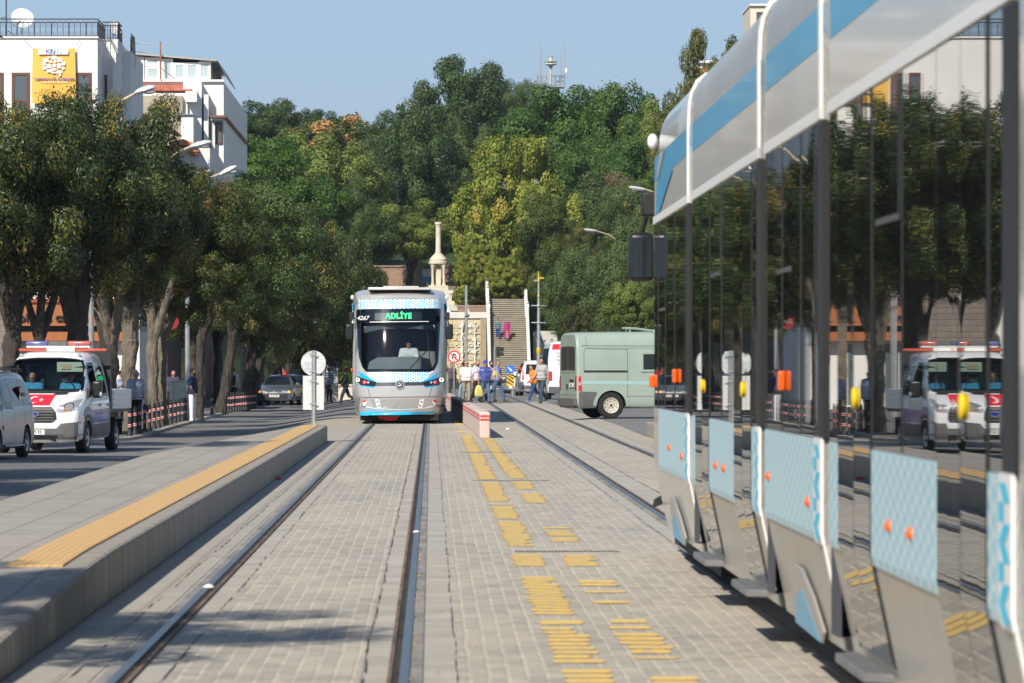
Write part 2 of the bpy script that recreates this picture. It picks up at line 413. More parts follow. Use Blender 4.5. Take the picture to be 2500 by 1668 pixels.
# rails: head, groove, guard lip, filler
M_rail = mat('polished rail', (.30, .29, .28), .38, 1, var=.2, vs=20, stretch=(1, .02, 1))
M_rust = mat('rusty rail', (.17, .12, .085), .8, .2, var=.5, vs=14, stretch=(1, .1, 1))
M_groove = mat('rail groove', (.03, .024, .02), .9, var=.6, vs=9, stretch=(1, .2, 1))
M_fill = mat('rail filler', (.235, .225, .21), .8, var=.35, vs=5, stretch=(1, .2, 1), bump=.3)
def curve_x(y, bend): return bend*max(0, y-120)**2/4000
def rail(x, ins, label, bend=0):
    r = empty('rail', (0, 0, 0), 0, label, 'rail', 'tram rails')
    L = lin(-8, 110, 8)+lin(115, 300, 36)
    def band(name, a, b, z, m, th=.02):
        mb = MB()
        for y in L:
            xo = x+curve_x(y, bend); zz = max(0, g(xo, y)) if y > 99 else 0
            zz += z
            lo, hi = sorted((a, b))
            mb.v += [(xo+lo, y, zz-th), (xo+lo, y, zz), (xo+hi, y, zz), (xo+hi, y, zz-th)]
        mb.f = [(4*i+k, 4*i+k+1, 4*i+5+k, 4*i+4+k) for i in range(len(L)-1) for k in range(3)]; mb.f += [(0, 1, 2, 3), tuple(4*(len(L)-1)+k for k in (3, 2, 1, 0))]
        mb.m = [0]*len(mb.f); mb.smooth = [False]*len(mb.f)
        return mb.build(name, m, r)
    s = ins          # +1: the gauge side lies towards +x
    band('filler', -s*.095, -s*.030, .0125, M_fill)
    band('rail_head', -s*.028, s*.022, .021, M_rail)
    band('groove', s*.022, s*.060, .0115, M_groove)
    band('guard_lip', s*.060, s*.082, .019, M_rust)
    return r
rail(-1.575, 1, 'rail under the left wheels of the oncoming tram, beside the platform')
rail(-.140, -1, 'rail in the middle of the picture with yellow leaves in its groove')
rail(2.385, 1, 'rail right of the yellow painted stripes, under the nearest side of the near tram')
rail(3.85, -1, 'rail farthest right, passing just in front of the green van')
# yellow painted rows on the pavers
M_yel = bpy.data.materials.new('worn yellow paint'); t = NT(M_yel)
wn = t.ramp(t.noise(9, detail=8, rough=.78, stretch=(1, .6, 1)), [(.42, 0), (.68, 1)]); t.base(t.mix(t.math('MULTIPLY', wn, .9), t.mix(t.noise(2.5), (.74, .465, .085), (.80, .56, .17)), (.40, .36, .29)))
t.b.inputs['Roughness'].default_value = .8; t.bump(t.noise(25), .3, .006)
rnd = random.Random(3)
def zy(y): return F*EH/((1000+y/2.347)*.94-EY)
LS = [(150, 250), (256, 405), (420, 531), (546, 553), (562, 633), (648, 791), (836, 906), (965, 1186), (1214, 1244), (1256, 1466), (1498, 1640)]
RS = [(165, 300), (300, 400), (418, 462), (484, 541), (680, 690), (700, 732), (740, 766), (840, 906), (985, 1021), (1044, 1061), (1103, 1121), (1210, 1235), (1250, 1270), (1289, 1411), (1430, 1442), (1540, 1620)]
def stripe(label, segs, x0, x1):
    mb = MB()
    for a, b in segs:
        far, near = zy(a), zy(b); n = max(1, round((far-near)/.40))
        for i in range(n):
            ya = near+(far-near)*(i+.06)/n; yb = near+(far-near)*(i+.94)/n
            l = x0+rnd.uniform(-.018, .018); r_ = x1+rnd.uniform(-.018, .018)
            if rnd.random() < .1: r_ -= .06
            z = .0122
            P = [(l, ya), (l+.02, ya-.0), (r_-.02, ya), (r_, ya+.05), (r_+.012, (ya+yb)/2), (r_-.004, yb-.03), (r_-.03, yb), (l+.02, yb), (l-.012, (ya+yb)/2)]
            mb.add([(p[0], p[1], z) for p in P], [tuple(range(len(P)))])
    o = mb.build('road_marking', M_yel, fix=False); return tag(o, None, None, None, 'structure')
stripe('l', LS, .66, .90); stripe('r', RS, 1.08, 1.32)
mb = MB()
for (a, b) in ((70, 92), (125, 134)):
    far, near = zy(a), zy(b); mb.add([(.62, near, .0122), (.78, near, .0122), (.78, far, .0122), (.62, far, .0122)], [(0, 1, 2, 3)])
tag(mb.build('road_marking', M_yel, fix=False), kind='structure')
# cross drains
M_grate = mat('iron grate', (.07, .065, .065), .6, .5, var=.4, vs=20)
def drain(px0, px1, py, label, faint=()):
    d = F*EH/(py-EY); x0 = (px0-EX)*d/F; x1 = (px1-EX)*d/F
    r = empty('drain_grate', ((x0+x1)/2, d, 0), 0, label, 'drain')
    mb = MB(); w2 = (x1-x0)/2; n = int((x1-x0)/.03)
    mb.box(-w2, w2, -.10, .10, .006, .0135)
    mb.build('grate_frame', M_fill, r)
    mb = MB()
    for i in range(n): mb.box(-w2+.01+i*.03, -w2+.028+i*.03, -.08, .08, .0137, .018)
    mb.build('grate_bars', M_grate, r)
drain(1085, 1262, 1105.5, 'dark cross drain over both yellow stripes, farther of two')
drain(1180, 1425, 1269.5, 'dark cross drain with gaps, nearest in the paving')
drain(1055, 1175, 1040, 'thin cross drain near the end of the pink barrier')
# loose leaves and scraps of paper
M_leaf0 = mat('fallen leaf', (.55, .33, .03), .8, var=.3, vs=40); M_paper = mat('paper scrap', (.75, .74, .72), .8)
mb = MB()
for i in range(330):
    if i < 150: d = 24+rnd.random()**1.7*60; x = -.14+.048+rnd.uniform(-.016, .016); z = .016
    else: d = 24+rnd.random()**1.5*80; x = rnd.choice([rnd.uniform(-2, 2.6), .1+rnd.gauss(0, .12), 1.45+rnd.gauss(0, .2)]); z = .016
    if x > 2.1: x -= 1
    a = rnd.uniform(0, 6.3); r_ = rnd.uniform(.006, .013)
    mb.add([(x+r_*math.cos(a+k*1.57)*(1 if k % 2 else .6), d+r_*math.sin(a+k*1.57), z+rnd.uniform(0, .012)) for k in range(4)], [(0, 1, 2, 3)])
tag(mb.build('fallen_leaves', M_leaf0, fix=False), 'small yellow leaves fallen in the rail groove and over the pavers', 'leaves', None, 'stuff')
M_redp = mat('red paper', (.5, .12, .07), .8)
for (px, py, sz, m, lab) in ((480, 1358, .045, M_paper, 'crumpled white paper lying on the left rail'), (955, 1228, .03, M_paper, 'white scrap in the groove of the middle rail'),
        (640, 1104, .05, M_redp, 'reddish scrap lying at the foot of the platform kerb'), (1165, 989, .06, M_paper, 'pale scrap on the paving right of the pink barrier')):
    d = F*EH/(py-EY); mb = MB(); mb.sphere((0, 0, sz*.35), (sz, sz*.8, sz*.4), 7, 5)
    for i, v in enumerate(mb.v): k = rnd.uniform(.7, 1.25); mb.v[i] = (v[0]*k, v[1]*k, v[2]*k)
    o = mb.build('paper_scrap', m); o.location = ((px-EX)*d/F, d, .018); tag(o, lab, 'litter')
# ---------------------------------------------------------------- platforms
M_kerb = bpy.data.materials.new('kerb concrete'); t = NT(M_kerb)
cbv = t.new('ShaderNodeSeparateXYZ'); t.link(t.coord(), cbv.inputs[0])
fr = t.math('FRACT', t.math('MULTIPLY', cbv.outputs[1], 1/.75)); line = t.ramp(fr, [(.0, 1), (.010, 1), (.02, 0), (.98, 0), (.99, 1)])
fr2 = t.noise(3.1, stretch=(1, 2.6, .2), detail=7, rough=.7); stn = t.ramp(fr2, [(.35, 0), (.7, 1)])
gr = t.ramp(t.noise(30, detail=5, rough=.8), [(.3, 0), (.7, 1)])
c = t.mix(stn, (.42, .385, .33), (.21, .19, .165)); c = t.mix(t.math('MULTIPLY', gr, .3), c, (.2, .18, .15)); t.base(t.mix(t.math('MULTIPLY', line, .6), c, (.08, .07, .06)))
t.b.inputs['Roughness'].default_value = .88; t.bump(t.math('SUBTRACT', gr, t.math('MULTIPLY', line, 4)), .5, .006)
M_tac = bpy.data.materials.new('tactile yellow'); t = NT(M_tac)
sp = t.new('ShaderNodeSeparateXYZ'); t.link(t.coord(), sp.inputs[0])
rib = t.math('SINE', t.math('MULTIPLY', sp.outputs[0], 2*math.pi/.053)); jn = t.ramp(t.math('FRACT', t.math('MULTIPLY', sp.outputs[1], 2.5)), [(0, 1), (.03, 1), (.05, 0)])
n = t.ramp(t.noise(5, detail=6, rough=.7), [(.3, 0), (.7, 1)])
c = t.mix(n, (.70, .45, .18), (.58, .37, .16)); c = t.mix(t.ramp(rib, [(.0, .28), (.35, 0)]), c, (.36, .22, .1)); t.base(t.mix(t.math('MULTIPLY', jn, .5), c, (.3, .2, .1)))
t.b.inputs['Roughness'].default_value = .8; t.bump(rib, .35, .003)
def platform(label, ys, kx, lx, s, hz):
    """raised tram stop; kx kerb face, lx(y) far edge, s=-1 when it lies left of its kerb"""
    r = empty('tram_platform', (0, 0, 0), 0, label, 'platform')
    mb = MB()                                         # kerb stones
    for y in ys:
        h = hz(y); mb.v += [(kx, y, -.05), (kx, y, max(.0, h-.035)), (kx+s*.012, y, h-.010), (kx+s*.035, y, h), (kx+s*.16, y, h), (kx+s*.16, y, -.05)]
    n = len(ys); mb.f = [(6*i+k, 6*i+k+1, 6*i+7+k, 6*i+6+k) for i in range(n-1) for k in range(5)]+[tuple(range(6)), tuple(6*(n-1)+k for k in range(5, -1, -1))]
    mb.m = [0]*len(mb.f); mb.smooth = [False]*len(mb.f); mb.build('kerb', M_kerb, r)
    def deck(name, xa, xb, dz, m):
        mb = MB()
        for y in ys:
            a, b = xa(y), xb(y); mb.v += [(a, y, hz(y)+dz), (b, y, hz(y)+dz), (b, y, -.6), (a, y, -.6)]
        mb.f = [(4*i+k, 4*i+(k+1) % 4, 4*i+4+(k+1) % 4, 4*i+4+k) for i in range(n-1) for k in range(4)]+[(0, 1, 2, 3), tuple(4*(n-1)+k for k in range(3, -1, -1))]
        mb.m = [0]*len(mb.f); mb.smooth = [False]*len(mb.f); return mb.build(name, m, r)
    deck('paving_slabs', lambda y: lx(y), lambda y: kx+s*.1602, -.004, M_deck)
    mb = MB(); yy = [y for y in ys if y >= 30.4]
    for y in yy:
        a = max(lx(y)+.05, kx+s*.525) if s < 0 else kx+s*.525
        b = kx+s*.175; mb.v += [(a, y, hz(y)+.010), (b, y, hz(y)+.010), (b, y, hz(y)-.02), (a, y, hz(y)-.02)]
    n = len(yy); mb.f = [(4*i+k, 4*i+(k+1) % 4, 4*i+4+(k+1) % 4, 4*i+4+k) for i in range(n-1) for k in range(4)]+[(0, 1, 2, 3), tuple(4*(n-1)+k for k in range(3, -1, -1))]
    mb.m = [0]*len(mb.f); mb.smooth = [False]*len(mb.f)
    if len(yy) > 1: mb.build('tactile_strip', M_tac, r)
    return r
hzl = lambda y: .33*min(1, max(0, (y-14.5)/16.5)) if y < 30 else .31+.02*sm(30, 33, y)
def lxl(y): return -3.98 if y < 68 else -3.98+1.3*((y-68)/32)**1.1
platform('long grey tram platform with yellow tactile strip, left of the oncoming tram', lin(15, 30, 15)+[30.5, 32, 33, 34]+lin(37, 100, 21), -2.15, lxl, -1, hzl)
platform('pale end block of the platform beyond the front of the near tram', lin(70, 106.5, 12), 4.74, lambda y: 6.6, 1, lambda y: .33)
# ---------------------------------------------------------------- trams
M_sil = mat('silver paint', (.56, .56, .555), .24, .35, var=.05, vs=.6, coat=.4)
M_grey = mat('pale grey paint', (.62, .61, .585), .26, .1, var=.06, vs=.5, coat=.2)
M_skirt = mat('skirt paint', (.42, .41, .39), .36, .25, var=.08, vs=.7, coat=.15, dirt=.25)
M_white = mat('white trim', (.86, .86, .85), .35)
M_sky = mat('sky blue paint', (.06, .36, .62), .34, 0, var=.06, vs=.5, coat=.08)
M_cyan = mat('cyan paint', (.0, .42, .80), .25, coat=.5)
M_black = mat('black rubber', (.012, .012, .013), .6)
M_gait = mat('gangway bellows', (.06, .06, .075), .8, var=.2, vs=3)
M_under = mat('underframe', (.02, .02, .02), .85, var=.4)
M_blackp = mat('black gloss', (.012, .013, .015), .12, coat=.3)
M_butt = mat('yellow button', (.85, .60, .02), .35)
M_amber = mat('amber lens', (.85, .12, .01), .25)
M_red = mat('red lens', (.7, .02, .02), .3)
M_step = mat('step plate', (.20, .20, .205), .5, .3, var=.15, vs=5)
M_hop = mat('hopper frame', (.07, .07, .07), .65)
M_clear = mat('lamp glass', (.8, .8, .8), .08, .6)
M_lampon = mat('lit lamp', (1, .84, .6), .3, emit=3)
m = bpy.data.materials.new('tram side glass'); t = NT(m)
t.base((.012, .014, .013)); t.b.inputs['Roughness'].default_value = .008; t.b.inputs['Specular IOR Level'].default_value = .42
nz = t.noise(1.0, stretch=(1, 1.5, .35), detail=2, rough=.4); t.bump(nz, .014, .03); M_tglass = m
def lattice(name, back, line, cell, axes=(1, 2), lw=.16, soft=.06, dots=None):
    m = bpy.data.materials.new(name); t = NT(m)
    sp = t.new('ShaderNodeSeparateXYZ'); t.link(t.coord(), sp.inputs[0])
    u, v = (t.math('MULTIPLY', sp.outputs[a], 1/cell) for a in axes)
    cell6 = t.math('ADD', t.math('MULTIPLY', u, .5), t.math('MULTIPLY', v, .866)); c7 = t.math('SUBTRACT', t.math('MULTIPLY', u, .5), t.math('MULTIPLY', v, .866))
    def tri(x): return t.math('ABSOLUTE', t.math('SUBTRACT', t.math('FRACT', x), .5))
    mn = t.math('MINIMUM', t.math('MINIMUM', tri(u), tri(cell6)), tri(c7))
    vo = t.new('ShaderNodeTexVoronoi'); vo.feature = 'F1'; cb = t.new('ShaderNodeCombineXYZ'); t.link(u, cb.inputs[0]); t.link(v, cb.inputs[1]); t.link(cb.outputs[0], vo.inputs['Vector']); vo.inputs['Scale'].default_value = 1.7
    br = t.math('GREATER_THAN', t.new('ShaderNodeSeparateColor').outputs[0], .5)
    sc = t.n[-1] if False else None
    lines = t.ramp(mn, [(0, 1), (max(.001, lw-soft), 1), (lw+soft, 0)])
    gap = t.ramp(vo.outputs['Distance'], [(.25, 1), (.36, 0)])
    t.base(t.mix(t.math('MULTIPLY', lines, t.math('MULTIPLY_ADD', gap, -.75, 1)), back, line))
    t.b.inputs['Roughness'].default_value = .35; t.b.inputs['Coat Weight'].default_value = .3
    return m
M_latf = lattice('cyan and white lattice', (.06, .46, .72), (.80, .86, .88), .062, (0, 2), lw=.15)
m = bpy.data.materials.new('pale blue dotted print'); t = NT(m); sp = t.new('ShaderNodeSeparateXYZ'); t.link(t.coord(), sp.inputs[0])
pr = t.math('MULTIPLY', t.math('SINE', t.math('MULTIPLY', sp.outputs[1], 2*math.pi/.29)), t.math('SINE', t.math('MULTIPLY', sp.outputs[2], 2*math.pi/.085)))
t.base(t.ramp(t.math('MULTIPLY_ADD', pr, .5, .5), [(.08, (.27, .54, .67)), (.30, (.42, .62, .70)), (.70, (.46, .65, .71)), (.92, (.66, .74, .76))])); t.b.inputs['Roughness'].default_value = .45; M_lats = m
# heights and half widths of the body
SIDE = [(.26, 1.165), (.31, 1.172), (.764, 1.268), (.80, 1.275), (1.6, 1.275), (2.3, 1.275), (2.71, 1.275), (3.1, 1.275), (3.245, 1.275), (3.40, 1.268), (3.48, 1.253), (3.55, 1.215), (3.60, 1.15), (3.625, 1.04), (3.63, .8)]
def half(z):
    for (a, wa), (b, wb) in zip(SIDE, SIDE[1:]):
        if z <= b: return wa+(wb-wa)*max(0, (z-a)/(b-a))
    return SIDE[-1][1]
LEAN = [(.26, .14), (.45, .04), (.75, 0), (1.0, .01), (1.2, .05), (1.4, .11)]+[(z, .11+.354*(z-1.4)+.055*((z-2.3)**2-.81)) for z in lin(1.5, 3.08, 12)]+[(3.25, .775), (3.36, .86), (3.46, 1.02), (3.55, 1.35), (3.63, 2.2)]
def lean(z):
    for (a, ya), (b, yb) in zip(LEAN, LEAN[1:]):
        if z <= b: return ya+(yb-ya)*max(0, (z-a)/(b-a))
    return LEAN[-1][1]
def nose(x, z): h = half(z); return lean(z)+.26*x*x+1.15*(abs(x)/h)**14
zs = sorted(set([z for z, _ in SIDE]+[z for z, _ in LEAN]+lin(.8, 3.2, 16)+[.5, .6, .7, 1.1]))
xf = [1, .985, .965, .94, .91, .87, .82, .75, .65, .5, .35, .18]
def cab_loft(y1):
    mb = MB(); rings = []
    for z in zs:
        h = half(z); fr = xf+[0]+[-a for a in xf[::-1]]
        rings.append([(h, y1, z)]+[(h*a, nose(h*a, z), z) for a in fr]+[(-h, y1, z)])
    return mb.loft(rings)
def car_loft(y0, y1):
    mb = MB(); z2 = sorted(set(z for z, _ in SIDE))
    prof = [(half(z), z) for z in z2]+[(-half(z), z) for z in z2[::-1]]
    return mb.loft([[(x, y, z) for x, z in prof] for y in (y0, y1)])
def side_sheet(name, y0, y1, z0, z1, m, par, s=1, off=.004, tilt=0):
    """panel lying on the side of the body between two heights, following its slope"""
    zz = [z0]+[z for z, _ in SIDE if z0 < z < z1]+[z1]; mb = MB()
    for y in (y0, y1):
        mb.v += [(s*(half(z)+off+(tilt if y == y0 else -tilt)*(y1-y0)/2), y, z) for z in zz]+[(s*(half(z)-.02), y, z) for z in zz[::-1]]
    n = 2*len(zz); mb.f = [(k, (k+1) % n, n+(k+1) % n, n+k) for k in range(n)]+[tuple(range(n)), tuple(range(2*n-1, n-1, -1))]; mb.m = [0]*len(mb.f); mb.smooth = [False]*len(mb.f)
    return mb.build(name, m, par)
def rib(y0, y1, par, off=.018):
    """white end rib hooped over the roof, and down the sides as far as the windows"""
    P = [(half(z)+off*(1 if z < 3.5 else .8), z+(off if z > 3.5 else 0)) for z in [2.71, 3.245, 3.40, 3.48, 3.55, 3.60, 3.625, 3.63]]
    Q = [(half(z)-.03, z-.04 if z > 3.3 else z) for z in [2.71, 3.245, 3.40, 3.48, 3.55, 3.60, 3.625, 3.63]]
    poly = P+[(-x, z) for x, z in P[::-1]]+[(-x, z) for x, z in Q]+Q[::-1]
    mb = MB(); n = len(P)
    O = P+[(-x, z) for x, z in P[::-1]]; I = Q+[(-x, z) for x, z in Q[::-1]]
    k = len(O)
    for y in (y0, y1): mb.v += [(x, y, z) for x, z in O]+[(x, y, z) for x, z in I]
    for i in range(k-1):
        mb.f += [(i, i+1, 2*k+i+1, 2*k+i), (k+i, 3*k+i, 3*k+i+1, k+i+1), (i, k+i, k+i+1, i+1), (2*k+i, 2*k+i+1, 3*k+i+1, 3*k+i)]
    for i in (0, k-1): mb.f.append((i, k+i, 3*k+i, 2*k+i))
    mb.m = [0]*len(mb.f); mb.smooth = [False]*len(mb.f)
    return mb.build('end_rib', M_white, par)
ZP0, ZP1, ZW = .764, 1.235, 2.71
rt = random.Random(4)
def band(mod, y0, y1, s, cuts=()):
    side_sheet('window_frame', y0, y1, ZP1+.002, ZW, M_blackp, mod, s, .0005)
    e = [y0]+[y for y in cuts if y0+.2 < y < y1-.2]+[y1]
    for a, b in zip(e, e[1:]): side_sheet('window', a+.004, b-.004, ZP1+.006, ZW-.002, M_tglass, mod, s, .0042, rt.uniform(-.0019, .0019))
    side_sheet('pale_band', y0, y1, ZW+.06, 3.046, M_grey, mod, s, .004)
    side_sheet('gutter_trim', y0, y1, ZW, ZW+.058, M_white, mod, s, .016)
    side_sheet('blue_band', y0, y1, 3.05, 3.243, M_sky, mod, s, .004)
def seams(mod, ys, s, z0=ZP1, w=.05, name='window_post'):
    for y in ys: side_sheet(name, y-w/2, y+w/2, z0+.01, ZW-.01, M_black, mod, s, .0065)
def panel(mod, y0, y1, s, dots=()):
    p = side_sheet('patterned_panel', y0, y1, ZP0, ZP1, M_lats, mod, s, .009)
    for y, z in dots:
        mb = MB(); mb.sphere((s*1.284, y, z), (.022, .026, .026), 12, 8); mb.build('marker_lamp', M_amber, mod)
def zigzag(mod, y0, y1, s):
    side_sheet('end_trim', y0, y1, ZP0-.01, ZP1+.006, M_white, mod, s, .014)
    mb = MB(); n = 7; h = (ZP1-ZP0-.03)/n; x = s*1.2905
    for i in range(n):
        z = ZP0+.01+i*h; ym = (y0+y1)/2; w = (y1-y0)*.44
        if i % 3 == 2: mb.add([(x, ym-w, z), (x, ym-w*.1, z), (x, ym-w*.1, z+h), (x, ym-w, z+h)], [(0, 1, 2, 3)])
        else:
            q = 1 if i % 3 else -1
            mb.add([(x, ym-q*w, z), (x, ym-q*w+q*w*1.15, z), (x, ym+q*w, z+h*.95), (x, ym+q*w-q*w*1.15, z+h*.95)], [(0, 1, 2, 3)])
    mb.build('chevron_marking', mat('bright cyan', (.02, .58, .86), .4), mod)
def door(mod, y0, y1, s):
    ym = (y0+y1)/2
    for a, b in ((y0+.02, ym-.008), (ym+.008, y1-.02)):
        d = side_sheet('door', a, b, .36, ZW-.01, M_tglass, mod, s, .0095, .0024 if a < ym-.1 else -.0020)
        mb = MB()
    for y in (y0, y1): side_sheet('door_post', y-.018, y+.018, .34, ZW, M_black, mod, s, .006)
    for y in (ym-.05, y0+.12): side_sheet('door_glint_strip', y-.006, y+.006, 1.32, 1.80, M_hop, mod, s, .010)  # thin strips added to imitate upright glints along the door edges
    mb = MB(); mb.lathe([(.0, 0), (.045, 0), (.047, .007), (.043, .014), (.025, .018), (.0, .019)], n=16, M=Matrix.Translation((s*1.284, y1-.16 if s < 0 else ym+.1, 1.44)) @ Matrix.Rotation(R(90*s), 4, 'Y'))
    mb.build('door_button', M_butt, mod)
    mb = MB(); mb.prism([(y0+.02, .0), (y1-.02, .0), (y1-.12, .115*1), (y0+.12, .115)], .275, .318, 'z'); mb.v = [(s*(1.19+y), x, z) for x, y, z in mb.v]
    mb.build('door_step', M_step, mod, bevel=.008)
def wheel_cover(mod, yc, s):
    P = [(yc-.9, .25), (yc+.75, .235), (yc+.95, .30), (yc+.7, .46), (yc+.3, .58), (yc-.2, .58), (yc-.65, .46)]
    mb = MB(); mb.prism(P, 0, .02, 'z'); mb.v = [(s*(half(max(.26, z))+.008+q), y, z) for y, z, q in mb.v]
    w = mb.build('wheel_cover', M_skirt, mod, bevel=.01)
    mb = MB(); mb.prism([(yc-.85, .255), (yc+.70, .24), (yc+.1, .47), (yc-.45, .41)], .0205, .024, 'z'); mb.v = [(s*(half(max(.26, z))+.008+q), y, z) for y, z, q in mb.v]
    mb.build('blue_patch', M_sky, w)
def bogie(mod, yc):
    mb = MB(); mb.box(-.95, .95, yc-1.3, yc+1.3, .12, .5); mb.build('bogie', M_under, mod)
    for y in (yc-.9, yc+.9):
        mb = MB()
        for x in (-.7175, .7175): mb.cyl((x-.06, y, .30), (x+.06, y, .30), .30, n=20)
        mb.cyl((-.7, y, .3), (.7, y, .3), .06, n=8); mb.build('wheelset', M_under, mod)
def make_tram():
    T = empty('tram', (0, 0, 0))
    B = [(0, 7.0), (7.4, 14.3), (14.7, 18.5), (18.9, 25.8), (26.2, 32.9)]
    # passenger sections
    for i, (a, b) in enumerate(B):
        if i in (1, 2, 3): mod = car_loft(a, b).build('tram_section', M_skirt, T)
        else:
            cl = cab_loft(7.0)
            if i == 0:
                mod = cl.build('cab_section', M_sil, T); nb = bvh_of(cl)
                W0 = [(-1.09, 3.03), (1.07, 3.05), (1.065, 2.8), (1.02, 2.0), (.99, 1.62), (.91, 1.48), (.80, 1.43), (-.84, 1.43), (-.95, 1.52), (-1.04, 1.8), (-1.09, 2.25)]
                cut = MB(); cut.prism(W0, -2, 2.0, 'y')
                cut2 = MB(); cut2.box(-1.18, 1.18, .95, 2.35, 1.0, 3.1)
                M_cab = mat('cab lining', (.055, .06, .075), .8)
                boolean(mod, [(cut, [M_cab])]); mod.data.materials.append(M_cab) if False else None
            else:
                cl.v = [(-x, 32.9-y, z) for x, y, z in cl.v]; mod = cl.build('cab_section', M_sil, T)
        if i in (0, 4):
            for p in mod.data.polygons:
                pass
        for s in (1, -1):
            if i == 0: a0, b0 = 1.75, 7.0
            elif i == 4: a0, b0 = 26.2, 31.1
            else: a0, b0 = a, b
            band(mod, a0, b0, s, [a+q for q in ((.46, 1.28, 2.09, 3.36, 4.63, 5.42, 6.21) if i in (1, 3) else (.1, 1.25, 2.5, b-a-.45) if i == 2 else (2.4, 3.6, 5.0, 6.5) if i == 0 else (1.2, 2.4, 3.6))])
            if i in (1, 3):
                panel(mod, a+.02, a+.45, s); door(mod, a+.47, a+2.08, s)
                panel(mod, a+2.1, a+4.62, s, ((a+2.9, .95), (a+3.75, .95))); door(mod, a+4.64, a+6.2, s)
                panel(mod, a+6.22, a+6.56, s); zigzag(mod, a+6.56, b-.0, s)
                seams(mod, (a+.46, a+1.28, a+2.09, a+3.36, a+4.63, a+5.42, a+6.21), s)
                side_sheet('hopper_frame', a+2.3, a+3.2, 2.14, 2.165, M_hop, mod, s, .010)
                side_sheet('window_post', a+3.22, a+3.245, 2.15, ZW-.03, M_black, mod, s, .008)
            elif i == 2:
                panel(mod, a+.02, b-.42, s, ((a+.35, .99), (b-.75, .93))); zigzag(mod, b-.42, b, s); seams(mod, (a+.1, a+1.25, a+2.5, b-.45), s)
                mb = MB(); mb.box(min(s*1.278, s*1.310), max(s*1.278, s*1.310), b-2.5, b-2.36, 1.45, 1.55); mb.build('indicator_lamp', M_amber, mod, bevel=.008)
                side_sheet('hopper_frame', a+.9, a+1.8, 2.05, 2.075, M_hop, mod, s, .010)
            elif i == 0:
                panel(mod, 2.55, 6.55, s, ((4.4, .96), (6.2, .93))); zigzag(mod, 6.56, 7.0, s); seams(mod, (2.4, 3.6, 5.0, 6.5), s)
                mb = MB(); mb.box(min(s*1.278, s*1.310), max(s*1.278, s*1.310), 5.2, 5.34, 1.45, 1.55); mb.build('indicator_lamp', M_amber, mod, bevel=.008)
                side_sheet('hopper_frame', 2.7, 3.5, 2.0, 2.025, M_hop, mod, s, .010)
                conform('blue_sweep', [(1.55, 2.775), (2.7, 2.775), (3.4, 2.86), (4.9, 3.044), (2.7, 3.044), (1.9, 2.96), (1.55, 2.88)], nb, 'right' if s > 0 else 'left', M_sky, mod, .012)
                conform('pale_streak', [(1.77, 3.052), (2.5, 3.052), (3.5, 3.241), (2.8, 3.241)], nb, 'right' if s > 0 else 'left', M_grey, mod, .009)
            else: panel(mod, 26.25, 30.4, s, ((27.4, .96),)); seams(mod, (27.4, 28.6, 29.8), s)
            if i in (0, 2, 4): wheel_cover(mod, {0: 4.0, 2: 16.6, 4: 29.2}[i], s)
            if i != 4:
                side_sheet('window_end', b-.30, b-.002, ZP1+.01, ZW-.01, M_black, mod, s, .0068)
                mb = MB(); mb.box(min(s*.9, s*1.283), max(s*.9, s*1.283), b, b+.03, ZP1+.01, ZW-.01); mb.build('end_frame', M_black, mod)
            # white edges down the ends of the skirt
            for y in ([b-.03] if i != 4 else []): side_sheet('skirt_edge', y-.03, y+.03, .27, ZP0-.012, M_white, mod, s, .010)
        for y in ([b] if i != 4 else []):
            rib(y-.10 if y == b else y-.0, y+.0 if y == b else y+.10, mod)
        if i in (0, 2, 4): bogie(mod, {0: 4.0, 2: 16.6, 4: 29.2}[i])
        mb = MB(); c = (a+b)/2; l = 1.4 if i == 2 else 2.4
        mb.box(-.85, .85, c-l, c+l, 3.60, 3.67); mb.box(-.45, .52, c-l+.3, c+l-.3, 3.67, 3.71); mb.build('roof_unit', M_grey, mod, bevel=.02)
        if i == 0: first = mod; NB = nb
    # bellows
    for (a, b), (c, d) in zip(B, B[1:]):
        mb = MB()
        for k in range(7):
            y = b+(c-b)*k/6; w = 1.245 if k % 2 else 1.225
            mb.add([(w, y, .35), (w, y, 3.3), (.9, y, 3.47), (-.9, y, 3.47), (-w, y, 3.3), (-w, y, .35)], [])
        mb.f = [(6*k+j, 6*k+(j+1) % 6, 6*k+6+(j+1) % 6, 6*k+6+j) for k in range(6) for j in range(6)]; mb.m = [0]*len(mb.f); mb.smooth = [False]*len(mb.f)
        mb.build('gangway_bellows', M_gait, T)
    # ---- the front
    fz = lambda y: (1474-y)/377.6
    fx = lambda x: (x-632)/377.6
    P = lambda L: [(fx(x), fz(y)) for x, y in L]
    mod = first
    def cf(name, poly, m, off, par=mod, thick=0, res=.07): return conform(name, poly, NB, 'front', m, par, off, res, thick)
    M_ws = glass('windscreen', (.62, .68, .70), 1.15, .035)
    cf('windscreen_frame', None or [q for q in ([P([(183, 316), (1054, 304), (1052, 400), (1042, 330), (1020, 322), (230, 330), (205, 345)])] if False else [P([(186, 312), (1056, 302), (1056, 330), (186, 338)])])], M_blackp, .006)
    wsn = P([(190, 316), (1052, 306), (1049, 400), (1033, 700), (1022, 850), (987, 922), (940, 946), (298, 946), (258, 900), (222, 800), (203, 600)])
    wo = cf('windscreen', wsn, M_ws, .012)
    for v in wo.data.vertices: v.co.y = nose(v.co.x, v.co.z)-.013
    # black painted border of the glass
    inn = P([(215, 345), (1030, 335), (1026, 420), (1012, 700), (1000, 840), (968, 900), (930, 918), (310, 918), (275, 880), (243, 790), (226, 600)])
    brd = [(wsn[i], wsn[(i+1) % len(wsn)], inn[(i+1) % len(wsn)], inn[i]) for i in range(len(wsn))]
    cf('glass_border', brd, M_blackp, .008)
